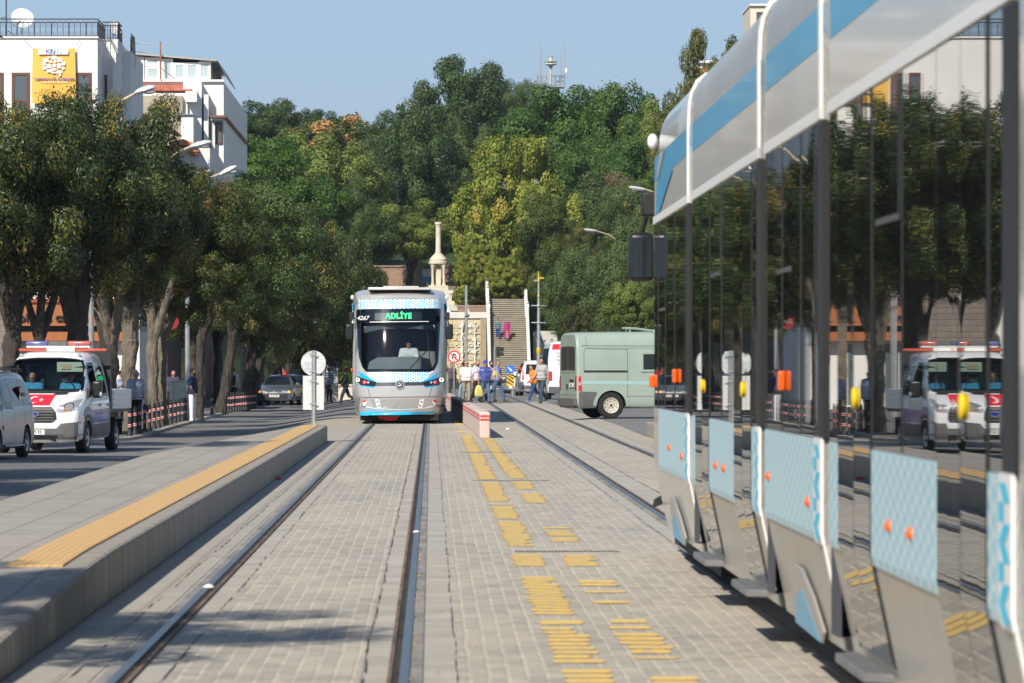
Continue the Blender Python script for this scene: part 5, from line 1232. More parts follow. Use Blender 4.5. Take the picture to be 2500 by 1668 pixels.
t_, J_ = person('balding bearded man in a pale lilac shirt and dark brown trousers', spot(1096, 204, .02), 35, 1.77, (.58, .56, .64), (.04, .022, .018), (.02, .015, .012), (.05, .035, .03), stride=14, bald=True, beard=(.06, .045, .04), la=(10, 15), ra=(-6, 10), turn=-20, group=GP)
t_, J_ = person('man in blue cap and blue polo shirt with pale shoulder stripe, holding a yellow bag', spot(1114, 198, .03), 30, 1.74, (.06, .09, .32), (.07, .13, .24), (.03, .03, .03), (.02, .015, .012), SKD, stride=16, cap=(.02, .04, .42), beard=None, fat=.03, la=(28, 55), ra=(-8, 8, 14), turn=-15, yoke=(.55, .56, .60), group=GP)
def bag(mb):
    mb.loft([[(a*w, b*dp, z) for a, b in ((-1, -1), (1, -1), (1, 1), (-1, 1))] for w, dp, z in ((.06, .02, 0), (.10, .05, -.07), (.15, .07, -.25), (.14, .075, -.42), (.10, .05, -.47))])
    for s in (-1, 1): mb.tube([(s*.05, 0, -.02), (s*.03, 0, .07), (0, 0, .10)], .008, 5)
held('shopping_bag', 'yellow plastic shopping bag hanging from the hand of the man in the blue cap', 'bag', t_, J_['wr']+np.array([-.0, -.0, -.16]), bag, mat('yellow plastic', (.72, .66, .20), .4, bump=.6, bs=14, bd=.03), .02)
held('parcel', 'crumpled yellow parcel under the arm of the man in the blue cap', 'parcel', t_, J_['wl']+np.array([.03, -.02, .02]), lambda mb: mb.loft([[(a*w, b*.05, z) for a, b in ((-1, -1), (1, -1), (1, 1), (-1, 1))] for w, z in ((.04, -.12), (.09, -.05), (.08, .08), (.05, .16))]), mat('yellow plastic', (.72, .66, .20)), .015)
person('bearded man in pinkish shirt and grey trousers, just right of the blue cap', spot(1127, 206, .02), 25, 1.74, (.42, .30, .33), (.075, .085, .09), (.03, .015, .01), (.02, .015, .012), SKD, stride=12, beard=(.02, .015, .012), la=(10, 20), ra=(-8, 10), group=GP)
t_, J_ = person('grey haired man in light blue shirt and jeans striding right', spot(1142, 205, .03), 78, 1.80, (.22, .25, .46), (.06, .12, .23), (.16, .06, .03), (.12, .11, .10), stride=24, la=(-16, 18), ra=(20, 25), turn=-55, fat=.02, group=GP)
held('pouch', 'black leather pouch in the hand of the man in the light blue shirt', 'pouch', t_, J_['wr']+np.array([0, -.03, -.08]), lambda mb: mb.box(-.03, .03, -.13, .13, -.09, .09), mat('black leather', (.02, .018, .018), .4), .02)
person('boy in an orange shirt and blue trousers half hidden behind the man in grey', spot(1225, 196, .03), -62, 1.58, (.78, .23, .02), (.03, .06, .17), (.25, .32, .55), stride=26, la=(30, 15), ra=(-22, 20), turn=-10, lean=8, group=GP)
person('young man in a grey t-shirt and dark jeans walking left behind the green van', spot(1243, 190, .03), -38, 1.80, (.38, .37, .37), (.035, .06, .085), (.10, .09, .08), stride=17, la=(-12, 10), ra=(14, 20), turn=25, group=GP)
person('person in dark checked clothes far behind the no u-turn sign', spot(1037, 238), 20, 1.66, (.10, .07, .08), (.07, .05, .06), stride=6, group=GP, res=.02)
person('person in a beige hat behind the bald man in white', spot(1085, 232), -30, 1.70, (.55, .55, .56), (.2, .2, .22), cap=(.45, .40, .27), stride=8, group=GP, res=.02)
# on the steps
person('man in a grey blue sweater and blue trousers coming down the stone stairs', (5.55, 402.75, 3.705), 0, 1.74, (.10, .15, .20), (.03, .05, .24), stride=12, la=(6, 8), ra=(-6, 8), sleeve='long', belt=None, res=.02)
person('woman in a magenta coat and purple headscarf coming down the stone stairs', (6.30, 402.45, 3.705), 5, 1.64, (.4, .02, .2), (.3, .2, .3), dress=(.40, .02, .16), scarf=(.16, .10, .22), stride=8, la=(6, 8), ra=(-6, 8), res=.02)
# pavement on the left
SW = -.30
def sp2(px, d): return ((px-EX)*d/F, d, SW)
t_, J_ = person('grey haired man in a pale blue shirt and black trousers standing behind the pickup bed', sp2(311, 137), 20, 1.74, (.36, .39, .52), (.010, .010, .012), hair=(.42, .42, .43), fat=.03, turn=45, la=(6, 10), ra=(-4, 10))
held('shoulder_bag', 'black bag hanging from the hand of the grey haired man in pale blue', 'bag', t_, J_['wl']+np.array([0.02, 0, -.20]), lambda mb: (mb.box(-.05, .05, -.13, .13, -.16, .02), mb.tube([(0, -.1, .0), (0, -.05, .10), (0, .05, .10), (0, .1, .0)], .009, 5)), mat('black leather', (.02, .018, .018)), .03)
person('young man in a navy t-shirt and white trousers standing by the bollards, looking right', sp2(442, 162), 70, 1.76, (.015, .03, .085), (.80, .80, .83), (.6, .6, .62), beard=(.03, .02, .018), la=(-2, 12), ra=(8, 22), turn=-5, fat=.02)
t_, J_ = person('person in a white t-shirt seen from behind, in the shade of the tree row', sp2(535, 214), 170, 1.74, (.42, .45, .52), (.015, .018, .028), la=(-10, 20), ra=(4, 10), stride=8)
held('backpack', 'black backpack on the back of the person in the white t-shirt', 'backpack', t_, (0, .19, 1.22), lambda mb: (mb.box(-.15, .15, -.07, .09, -.24, .20), mb.tube([(-.1, -.06, .18), (-.12, -.2, .2), (-.13, -.32, .12)], .02, 6), mb.tube([(.1, -.06, .18), (.12, -.2, .2), (.13, -.32, .12)], .02, 6)), mat('black canvas', (.012, .012, .015), .85), .05)
person('person in a pale blue shirt walking away in the shade of the tree row', sp2(518, 218), 200, 1.72, (.22, .28, .46), (.02, .02, .03), stride=12, sleeve='long')
person('person in a dark striped shirt in the shade beside the dark silver saloon', sp2(586, 226), 30, 1.72, (.012, .014, .03), (.02, .02, .03), stripe=.085, stride=4)
person('man in a pale shirt peering out from behind a lit tree trunk', sp2(278, 150), 60, 1.70, (.34, .36, .48), (.05, .05, .07), turn=10)
person('person in a dark blue top among the trunks, left of the grey cabinet', sp2(398, 176), 10, 1.70, (.05, .05, .09), (.03, .03, .04))
person('rider in a white helmet behind the roof of the dark silver saloon', (-8.0, 250, -.375), 5, 1.76, (.05, .05, .06), (.03, .03, .04), helmet=(.75, .75, .76))
person('man in a striped blue and grey shirt beside the white car, by the sign board', (-5.28, 250, -.33), 30, 1.76, (.07, .09, .18), (.03, .03, .04), stripe=.12, skin=SKD)
t_, J_ = person('man in a black top and dark jeans striding left past the oncoming tram', ((793-EX)*222/F, 222, -.30), -82, 1.76, (.010, .010, .011), (.018, .028, .05), (.13, .05, .03), stride=24, la=(20, 20), ra=(28, 30), skin=(.2, .1, .07), sleeve='long')
held('clipboard', 'dark clipboard in the hand of the man in black', 'clipboard', t_, J_['wr']+np.array([0, -.14, -.10]), lambda mb: mb.box(-.01, .01, -.17, .13, -.14, .14), mat('dark green card', (.03, .05, .045), .6), .004)
# in the vehicles
dv_ = (-.858+.25, 129+1.28, .86); t_, J_ = person('tram driver in a white short sleeved shirt and sunglasses behind the windscreen', dv_, 0, 1.78, (.82, .82, .84), (.02, .02, .03), seat=True, glasses=True, la=(35, 50), ra=(35, 50), fat=.02)
t_.location.z = .52
pt = Matrix.Translation((-8.80, 107, -.375)) @ Matrix.Rotation(R(-7.6), 4, 'Z')
for x, lab in ((-.45, 'officer in a sky blue shirt in the passenger seat of the police pickup'), (.42, 'officer in a sky blue shirt at the wheel of the police pickup')):
    q = pt @ Vector((x, 1.98, .08)); t_, J_ = person(lab, q, -7.6, 1.74, (.05, .24, .50), (.02, .02, .05), skin=SKD, seat=True, la=(40, 45) if x > 0 else (20, 60), ra=(20, 60))
import mathutils.noise as mnoise
# ---------------------------------------------------------------- trees
def leafmat(name, stops, rough=.5, trans=.25, var=.22):
    if name in MATS: return MATS[name]
    m = bpy.data.materials.new(name); t = NT(m)
    a = t.new('ShaderNodeAttribute'); a.attribute_name = 'tone'
    c = t.ramp(a.outputs['Fac'], stops)
    n = t.ramp(t.noise(2.2, detail=3), [(.35, 0), (.7, 1)]); t.base(t.mix(t.math('MULTIPLY', n, var), c, t.mix(.55, c, (.10, .085, .02))))
    t.b.inputs['Roughness'].default_value = rough; t.b.inputs['Specular IOR Level'].default_value = .28
    tr = t.new('ShaderNodeBsdfTranslucent'); t.link(t.mix(.5, c, (.16, .20, .02)), tr.inputs[0])
    mx = t.new('ShaderNodeMixShader'); mx.inputs[0].default_value = trans
    t.link(t.b.outputs[0], mx.inputs[1]); t.link(tr.outputs[0], mx.inputs[2]); t.link(mx.outputs[0], t.o.inputs[0]); MATS[name] = m; return m
def crown_mesh(name, seed, m, N=26000, nl=46, leaf=(.075, .024), shape='round', lobe=(.20, .36), droop=.3, inner=.22, spread=.9, accent=None, flat=1.0, cap=.78):
    """leaf-sized faces over many small boughs that fill a crown of unit radius"""
    r = np.random.default_rng(seed)
    d = r.normal(size=(nl, 3)); d /= np.linalg.norm(d, axis=1)[:, None]
    rad = spread*(r.random(nl)**.45)
    rad = np.minimum(rad, cap)
    c = d*rad[:, None]
    if shape == 'tall': c[:, :2] *= (1-.55*np.clip(c[:, 2], 0, 1))[:, None]
    if shape == 'cone': c[:, :2] *= np.clip(.95-.62*(c[:, 2]+.8), .12, 1)[:, None]
    if shape == 'umbrella': c[:, 2] = np.abs(c[:, 2])*.9-.25
    if shape == 'sparse': c *= 1.05
    lr = r.uniform(*lobe, nl)*(1.15-.35*rad)
    pick = r.choice(nl, N, p=(lr**2)/np.sum(lr**2))
    v = r.normal(size=(N, 3)); v /= np.linalg.norm(v, axis=1)[:, None]
    v[:, 2] *= flat
    q = np.where(r.random(N) < inner, r.random(N)**.5*.9, 1-.16*np.abs(r.normal(size=N))); q *= 1+.22*np.maximum(0, r.normal(size=N))*(r.random(N) < .22)
    p = c[pick]+v*(lr[pick]*q)[:, None]
    p += .012*r.normal(size=(N, 3))
    n = v*1.0+c[pick]*.4+.46*r.normal(size=(N, 3)); n /= np.linalg.norm(n, axis=1)[:, None]
    ax = r.normal(size=(N, 3)); ax[:, 2] -= droop*2.2; ax += v*.6; ax -= n*np.sum(ax*n, 1)[:, None]; ax /= np.linalg.norm(ax, axis=1)[:, None]
    sd = np.cross(n, ax); L = leaf[0]*r.uniform(.6, 1.3, N)[:, None]; W = leaf[1]*r.uniform(.7, 1.3, N)[:, None]
    V = np.empty((N, 4, 3)); V[:, 0] = p-ax*L*.5; V[:, 1] = p+sd*W+n*W*.3; V[:, 2] = p+ax*L*.5; V[:, 3] = p-sd*W+n*W*.3
    me = bpy.data.meshes.new(name); me.vertices.add(N*4); me.vertices.foreach_set('co', V.ravel().astype(np.float32))
    me.loops.add(N*4); me.loops.foreach_set('vertex_index', np.arange(N*4, dtype=np.int32)); me.polygons.add(N); me.polygons.foreach_set('loop_start', np.arange(0, N*4, 4, dtype=np.int32))
    try: me.polygons.foreach_set('loop_total', np.full(N, 4, np.int32))
    except Exception: pass
    me.update(calc_edges=True)
    tone = np.clip(.5+.17*r.normal(size=nl)[pick]+.13*r.normal(size=N), 0, .9)
    if accent:
        cl = r.random(nl) < accent[1]; tone = np.where((r.random(N) < accent[0]) | (cl[pick] & (r.random(N) < accent[2])), r.uniform(.93, 1, N), tone)
    at_ = me.attributes.new('tone', 'FLOAT', 'FACE'); at_.data.foreach_set('value', tone.astype(np.float32))
    me.materials.append(m); return me
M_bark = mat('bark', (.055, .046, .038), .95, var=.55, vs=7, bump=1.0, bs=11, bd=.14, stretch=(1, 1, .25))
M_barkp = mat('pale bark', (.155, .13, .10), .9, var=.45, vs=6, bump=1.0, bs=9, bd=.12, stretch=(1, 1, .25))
SP = {}
def species(k, **kw): SP[k] = kw
species('ash', m=leafmat('ash leaves', [(.1, (.016, .034, .015)), (.5, (.038, .068, .025)), (.85, (.085, .115, .036)), (.92, (.26, .20, .045))], .40, .14), seeds=(1, 2, 3), N=66000, nl=120, leaf=(.046, .0085), lobe=(.09, .26), spread=1.05, cap=.95, droop=.55, accent=(.035, .10, .35), inner=.3)
species('ashturn', m=leafmat('turning ash leaves', [(.1, (.026, .05, .018)), (.5, (.058, .092, .03)), (.85, (.12, .135, .042)), (.92, (.30, .18, .06))], .45), seeds=(11, 12), N=44000, nl=95, leaf=(.046, .009), lobe=(.09, .25), spread=1.05, cap=.95, droop=.5, accent=(.06, .12, .4), inner=.3)
species('oak', m=leafmat('dark leaves', [(.1, (.022, .052, .018)), (.5, (.050, .098, .030)), (.9, (.10, .155, .045)), (.95, (.18, .18, .05))], .45), seeds=(21, 22), N=40000, nl=75, leaf=(.044, .018), lobe=(.12, .32), spread=1.0, cap=.86, accent=(.01, .04, .3))
species('grey', m=leafmat('grey green leaves', [(.1, (.045, .088, .028)), (.5, (.090, .150, .048)), (.9, (.165, .225, .078)), (.95, (.25, .23, .08))], .5), seeds=(31, 32), N=44000, nl=90, leaf=(.042, .010), lobe=(.10, .27), spread=1.0, cap=.9, droop=.4, accent=(.02, .05, .3))
species('green', m=leafmat('mid green leaves', [(.1, (.032, .085, .016)), (.5, (.070, .155, .028)), (.9, (.13, .225, .045)), (.95, (.22, .24, .05))], .5, .3), seeds=(41, 42), N=40000, nl=75, leaf=(.045, .018), lobe=(.12, .30), spread=1.0, cap=.86, accent=(.02, .03, .3))
species('olive', m=leafmat('olive green leaves', [(.1, (.085, .135, .03)), (.5, (.17, .235, .052)), (.9, (.27, .33, .085)), (.95, (.33, .33, .09))], .5, .3), seeds=(51,), N=44000, nl=90, leaf=(.04, .016), lobe=(.10, .24), spread=1.0, cap=.86, accent=(.02, .04, .3))
species('chestnut', m=leafmat('turning chestnut leaves', [(.1, (.12, .18, .022)), (.5, (.235, .30, .048)), (.85, (.37, .40, .07)), (.93, (.60, .42, .09))], .5, .3), seeds=(61,), N=105000, nl=300, leaf=(.027, .0115), lobe=(.065, .135), spread=1.0, cap=.90, droop=.1, accent=(.05, .03, .15), shape='round', inner=.15)
species('fruit', m=leafmat('orange fruiting leaves', [(.1, (.035, .075, .022)), (.5, (.075, .125, .035)), (.85, (.13, .16, .045)), (.93, (.58, .30, .12))], .5), seeds=(71,), N=22000, nl=44, leaf=(.058, .026), lobe=(.18, .32), accent=(.06, .25, .75))
species('pine', m=leafmat('pine needles', [(.1, (.03, .058, .012)), (.5, (.072, .112, .022)), (.9, (.15, .185, .04)), (.95, (.2, .15, .05))], .55, .15), seeds=(81,), N=56000, nl=70, leaf=(.06, .009), lobe=(.12, .26), droop=-.1, inner=.35, spread=1.0, cap=.9, accent=(.01, .02, .5))
species('bare', m=leafmat('dry brown leaves', [(.1, (.10, .07, .045)), (.5, (.19, .135, .085)), (.9, (.27, .20, .13)), (.95, (.42, .17, .09))], .7, .2), seeds=(91,), N=9000, nl=44, leaf=(.06, .014), lobe=(.2, .34), inner=.5, accent=(.10, .15, .5))
species('willow', m=leafmat('weeping leaves', [(.1, (.055, .075, .022)), (.5, (.11, .13, .035)), (.9, (.18, .19, .06)), (.95, (.28, .24, .07))], .5, .3), seeds=(96,), N=26000, nl=60, leaf=(.085, .010), lobe=(.11, .26), droop=.6, inner=.3, spread=1.0, cap=.9, accent=(.02, .02, .3))
PROTO = {}
def proto(sp, i):
    q = SP[sp]; s = q['seeds'][i % len(q['seeds'])]
    if (sp, s) not in PROTO: PROTO[sp, s] = crown_mesh('crown', s, q['m'], **{k: v for k, v in q.items() if k not in ('m', 'seeds')})
    return PROTO[sp, s]
CNT = {}
def tree(sp, c, rad, base, label, tr=.2, bark=None, limbs=6, fork=None, lean=None, group=None, boughs=None, name='tree', rot=None):
    """trunk on the ground, limbs spreading into a crown of leaves; c crown centre, rad its three radii"""
    i = CNT[sp] = CNT.get(sp, 0)+1; rr = random.Random(i*7+len(label))
    T = empty(name, base, 0, label, 'tree', group); c = Vector(c)-Vector(base)
    cm = bpy.data.objects.new('crown', proto(sp, i)); C.objects.link(cm); cm.parent = T; cm.location = c; cm.scale = rad; cm.rotation_euler = (0, 0, rr.uniform(0, 6.28) if rot is None else rot)
    mb = MB(); fz = fork if fork else max(.5, c.z-rad[2]*.75); lx = lean or (c.x*.4, c.y*.4)
    n = 7; P = []
    for k in range(n):
        t = k/(n-1); P.append((lx[0]*t+rr.uniform(-1, 1)*tr*.22*(k > 0), lx[1]*t, fz*t-.05*(k == 0)))
    Rr = [tr*(1.45 if k == 0 else 1.12 if k == 1 else rr.uniform(.88, 1.12)) for k in range(n)]; Rr[-1] *= 1.15
    V_ = [Vector(p) for p in P]; PP = []; RR = []
    for k in range(n-1):
        for q_ in range(4):
            t = q_/4; p0, p3 = V_[max(0, k-1)], V_[min(n-1, k+2)]
            PP.append(cr(p0, V_[k], V_[k+1], p3, t)); RR.append((Rr[k]*(1-t)+Rr[k+1]*t))
    PP.append(V_[-1]); RR.append(Rr[-1]*.9); mb.tube(PP, RR, 16); top = Vector(P[-1]); mb.sphere(top, tr*1.08, 14, 10)
    for k in range(limbs):
        a = 6.283*k/limbs+rr.uniform(-.4, .4); q = rr.uniform(.45, .8)
        e = boughs[k] if boughs and k < len(boughs) else c+Vector((rad[0]*q*math.cos(a), rad[1]*q*math.sin(a), rad[2]*rr.uniform(-.1, .6)))
        e = Vector(e); m1 = top.lerp(e, .35)+Vector((rr.uniform(-.1, .1), rr.uniform(-.1, .1), .12*(e-top).length)); m2 = top.lerp(e, .7)+Vector((rr.uniform(-.15, .15), 0, .06*(e-top).length))
        r0 = tr*rr.uniform(.45, .68); mb.tube([top-Vector((0, 0, tr*.4)), top.lerp(m1, .35)+Vector((0, 0, -.02)), top.lerp(m1, .7), m1, m1.lerp(m2, .5), m2, e], [tr*.8, r0*1.25, r0*.95, r0*.85, r0*.7, r0*.45, r0*.12], 10)
        for _ in range(2):
            b0 = m1.lerp(m2, rr.random()); ee = b0+Vector((rr.uniform(-.5, .5)*rad[0], rr.uniform(-.5, .5)*rad[1], rr.uniform(.1, .5)*rad[2])); mb.tube([b0, b0.lerp(ee, .5)+Vector((0, 0, .1)), ee], [r0*.4, r0*.25, r0*.08], 5)
    for k, v in enumerate(mb.v):        # knots and furrows
        v = Vector(v); f_ = mnoise.noise(v*2.3+Vector((i*7, 0, 0)))*.20+mnoise.noise(v*6.1)*.10
        ax = PP[min(range(0, len(PP), 2), key=lambda a: abs(PP[a].z-v.z))] if v.z < fz*1.02 else None
        if ax is not None: d_ = Vector((v.x-ax.x, v.y-ax.y, 0)); mb.v[k] = tuple(v+d_*f_*1.6) if d_.length < tr*2 else tuple(v)
    mb.build('trunk', bark or M_bark, T)
    return T
def tpx(sp, x0, x1, y0, y1, d, label, zb=0, deep=1.0, bx=None, **k):
    a = at((x0+x1)/2, (y0+y1)/2, d); rx = (x1-x0)/2*d/F; rz = (y1-y0)/2*d/F
    x = a.x if bx is None else (bx-EX)*d/F
    return tree(sp, a, (rx*1.32, rx*1.32*deep, rz*1.28), (x, d, zb), label, **k)
LT = 'street trees along the left pavement'; HT = 'trees on the hill'
# left pavement row, near to far
def left(px, d, cpx, y0, y1, w, sp, label, tr, **k):
    tr *= .78; y0 += 28; y1 += 42; a = at(cpx, (y0+y1)/2, d); rx = w/2*d/F*1.32
    b = Vector(((px-EX)*d/F, d, -.31)); k.setdefault('fork', 2.7)
    return tree(sp, a, (rx, rx*1.05, (y1-y0)/2*d/F*1.12), b, label, tr, group=LT, lean=k.pop('lean', (0, 0)), **k)
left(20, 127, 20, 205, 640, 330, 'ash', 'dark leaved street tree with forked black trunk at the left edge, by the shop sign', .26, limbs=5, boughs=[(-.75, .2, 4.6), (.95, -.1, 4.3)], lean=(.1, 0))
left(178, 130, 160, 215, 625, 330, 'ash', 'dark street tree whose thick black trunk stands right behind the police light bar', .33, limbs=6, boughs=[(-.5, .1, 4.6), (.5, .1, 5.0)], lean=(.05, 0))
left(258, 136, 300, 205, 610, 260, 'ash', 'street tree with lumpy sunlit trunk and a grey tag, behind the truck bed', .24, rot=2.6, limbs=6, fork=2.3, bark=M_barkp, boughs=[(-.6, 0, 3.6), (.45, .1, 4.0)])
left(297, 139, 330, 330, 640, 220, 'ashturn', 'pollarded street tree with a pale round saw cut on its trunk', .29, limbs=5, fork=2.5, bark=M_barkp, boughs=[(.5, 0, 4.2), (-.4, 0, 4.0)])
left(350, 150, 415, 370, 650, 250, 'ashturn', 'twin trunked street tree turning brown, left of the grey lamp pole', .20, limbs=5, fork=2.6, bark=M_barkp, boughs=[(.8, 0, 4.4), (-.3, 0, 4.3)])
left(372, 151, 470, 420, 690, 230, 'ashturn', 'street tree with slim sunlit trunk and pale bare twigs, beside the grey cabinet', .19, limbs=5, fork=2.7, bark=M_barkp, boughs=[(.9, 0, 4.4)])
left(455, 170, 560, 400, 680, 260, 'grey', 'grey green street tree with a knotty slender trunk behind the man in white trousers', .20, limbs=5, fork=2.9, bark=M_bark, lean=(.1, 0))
left(505, 190, 600, 430, 720, 250, 'ash', 'leaning dark trunked street tree left of the person with the backpack', .24, limbs=5, lean=(.5, 0))
left(560, 206, 640, 470, 760, 220, 'ash', 'dark street tree right of the person with the backpack', .25, limbs=5, lean=(.4, 0))
left(575, 222, 690, 490, 790, 220, 'ash', 'dark street tree over the dark silver saloon', .25, limbs=5, lean=(.6, 0))
left(610, 245, 735, 500, 800, 200, 'ash', 'dark street tree over the rider in the white helmet', .25, limbs=5, lean=(.8, 0))
left(640, 262, 770, 520, 790, 170, 'oak', 'dark street tree over the navy van', .25, limbs=5, lean=(.8, 0))
left(712, 285, 765, 610, 830, 150, 'ash', 'last street tree of the row, pale leaning trunk beside the grey ticket kiosk', .26, limbs=4, fork=3.2, bark=M_barkp, lean=(.3, 0), boughs=[(-.3, 0, 5.2), (.5, 0, 5.4)])
left(440, 200, 430, 420, 720, 260, 'ash', 'street tree of the back row, dark behind the grey lamp pole', .24, limbs=4)
left(500, 235, 520, 430, 720, 260, 'ash', 'street tree of the back row, dark behind the leaning trunk', .24, limbs=4)
left(90, 158, 90, 290, 640, 330, 'ash', 'street tree of the back row, behind the forked black trunk at the left edge', .24, limbs=4)
left(240, 175, 235, 320, 640, 300, 'ash', 'street tree of the back row, behind the thick black trunk', .24, limbs=4)
# the same row goes on towards the viewer outside the frame and shades the road
for j, (x, y, r_, zc, lab) in enumerate(((-13.2, 111, 3.0, 6.6, 'street tree left of the police pickup, beyond the edge of the view'), (-12.0, 93, 3.2, 6.4, 'street tree left of the silver minivan, beyond the edge of the view'), (-11.0, 79, 3.9, 6.6, 'street tree shading the dark strip of road beside the platform'),
                       (-10.4, 69, 3.9, 6.4, 'street tree shading the road nearest the viewer'), (-7.0, 21.0, 3.0, 5.6, 'street tree shading the ramp of the platform'), (-6.4, 13.5, 2.1, 4.8, 'street tree shading the foot of the platform ramp'))):
    tree('ash', (x, y, zc), (r_, r_, 2.5), (x, y, -.36), lab, .24, group=LT, fork=2.6, limbs=5)
# hill and far trees
tpx('oak', 545, 705, 232, 345, 520, 'dark round tree on the skyline beside the white building', 15, group=HT)
tpx('oak', 690, 790, 262, 340, 560, 'low dark tree on the skyline behind the orange fruited tree', 16, group=HT)
tpx('fruit', 655, 860, 268, 405, 492, 'tree speckled with orange seed pods on the skyline', 12, group=HT)
tpx('olive', 610, 850, 325, 520, 445, 'broad pale olive green tree below the orange speckled tree', 5, group=HT)
tpx('green', 480, 690, 325, 500, 400, 'bright green tree right of the white building', 0, group=HT)
tpx('green', 640, 810, 430, 620, 385, 'bright green tree above the dark end of the street row', 0, group=HT)
tpx('grey', 740, 850, 420, 600, 400, 'grey green tree above the roof corner of the oncoming tram', 1, group=HT)
tpx('grey', 820, 960, 325, 490, 478, 'thin olive tree with pale forked trunk left of the dark oval tree', 11, group=HT, bark=M_barkp, limbs=7, bx=868)
tpx('oak', 890, 1042, 245, 480, 470, 'tall dark oval tree behind the stone column', 11, group=HT)
tpx('oak', 970, 1150, 150, 345, 545, 'tallest dark tree on the skyline left of the antenna tower', 16, group=HT)
tpx('grey', 1095, 1195, 200, 330, 560, 'grey green tree on the skyline right of the tallest dark tree', 18, group=HT)
tpx('grey', 1170, 1250, 200, 330, 565, 'slim grey green tree at the foot of the antenna tower', 18, group=HT, deep=.8)
tpx('grey', 1010, 1130, 295, 440, 505, 'grey green tree between the dark oval tree and the chestnut', 12, group=HT)
tpx('green', 1180, 1420, 215, 420, 500, 'big mid green tree right of the antenna tower', 14, group=HT)
tpx('green', 1350, 1520, 222, 450, 495, 'mid green tree on the skyline beside the near tram', 13, group=HT)
tpx('grey', 840, 1040, 455, 610, 440, 'small spreading tree with forked trunk beside the stone column', 8.3, group=HT, bark=M_bark, bx=937, limbs=7, tr=.28, fork=2.3) if False else None
tpx('olive', 868, 1030, 470, 590, 438, 'small spreading tree with several stems beside the stone column', 8.2, group=HT, bark=M_bark, bx=937, limbs=7, tr=.30, fork=1.7)
tpx('chestnut', 1060, 1325, 345, 765, 424, 'huge yellowing chestnut tree over the stone stairs', 7.5, group=HT, tr=.4, fork=3)
tpx('pine', 1185, 1330, 450, 650, 392, 'dark pine tree in front of the chestnut tree', 5, group=HT)
tpx('bare', 1320, 1460, 405, 575, 440, 'dry reddish brown tree right of the chestnut', 8, group=HT, bark=M_barkp)
tpx('grey', 1370, 1530, 440, 640, 392, 'olive tree beside the mirror of the near tram', 3, group=HT)
tpx('green', 1380, 1540, 330, 500, 450, 'green tree above the mirror of the near tram', 9, group=HT)
tpx('grey', 1235, 1335, 640, 745, 345, 'low grey green tree left of the ornate lamp post', 0, group=HT)
tpx('grey', 1265, 1410, 590, 785, 318, 'grey green tree behind the ornate lamp post', 0, group=HT)
tpx('grey', 1370, 1520, 530, 780, 310, 'grey green tree behind the roof of the green van', 0, group=HT)
tpx('ashturn', 1290, 1390, 540, 640, 390, 'small tree with reddish leaves behind the grey green trees', 2, group=HT)
tpx('olive', 1400, 1520, 650, 765, 290, 'low yellowing shrub tree just above the green van', 0, group=HT)
tpx('ashturn', 1290, 1350, 715, 790, 300, 'rusty brown shrub left of the roof of the green van', 0, group=HT)
tpx('pine', 775, 880, 555, 790, 345, 'pine boughs left of the oncoming tram', 0, group=HT)
tpx('pine', 735, 830, 640, 850, 320, 'pine behind the grey ticket kiosk', 0, group=HT)
tpx('willow', 1555, 1725, 112, 440, 285, 'tall weeping tree rising behind the near tram', 0, group=HT)
tpx('willow', 1650, 1790, 115, 300, 300, 'weeping tree top against the beige building, above the near tram', 0, group=HT)
tpx('willow', 1490, 1600, 270, 440, 280, 'lower weeping tree between the green trees and the near tram', 0, group=HT)
tpx('oak', 560, 720, 500, 700, 330, 'dark tree filling the end of the left street', -.3, group=HT)
tpx('oak', 640, 800, 560, 780, 345, 'dark tree behind the navy van', -.3, group=HT)
tpx('green', 830, 1010, 520, 600, 470, 'dark green bush on the lawn behind the column', 11.5, group=HT, limbs=3)
tpx('oak', 1040, 1180, 420, 600, 470, 'dark tree behind the chestnut', 11, group=HT)
tpx('oak', 700, 860, 400, 560, 470, 'dark tree behind the pale olive tree', 8, group=HT)
big = [o for o in bpy.data.objects if o.get('label', '').startswith('huge yellowing')][0]
for x0, x1, y0, y1, d in ((1105, 1235, 590, 690, 414), (1050, 1150, 560, 672, 418)):
    a = at((x0+x1)/2, (y0+y1)/2, d)-big.location; cm = bpy.data.objects.new('crown', proto('chestnut', 1)); C.objects.link(cm); cm.parent = big; cm.location = a; cm.scale = ((x1-x0)/2*d/F*1.1, 2.2, (y1-y0)/2*d/F*1.1); cm.rotation_euler.z = x0
for x0, x1, y0, y1, d, sp, b in ((860, 1010, 480, 640, 480, 'green', 11.5), (1000, 1120, 470, 620, 475, 'green', 11), (560, 700, 330, 470, 455, 'green', 5), (480, 640, 420, 600, 350, 'grey', -.3), (700, 860, 330, 470, 500, 'green', 12), (760, 900, 470, 600, 430, 'oak', 3),
        (1130, 1300, 300, 430, 520, 'grey', 14), (1290, 1460, 330, 480, 470, 'green', 10), (1440, 1600, 250, 470, 470, 'olive', 10), (1250, 1420, 420, 600, 435, 'oak', 7), (1400, 1560, 540, 740, 340, 'grey', 0), (560, 640, 250, 340, 540, 'oak', 14), (860, 960, 270, 400, 530, 'oak', 14), (780, 900, 300, 420, 545, 'oak', 14), (985, 1090, 370, 520, 515, 'oak', 13), (1280, 1400, 380, 520, 520, 'green', 13)):
    tpx(sp, x0, x1, y0, y1, d, 'tree filling the gaps between others on the wooded hill', b, group='background trees of the hill')
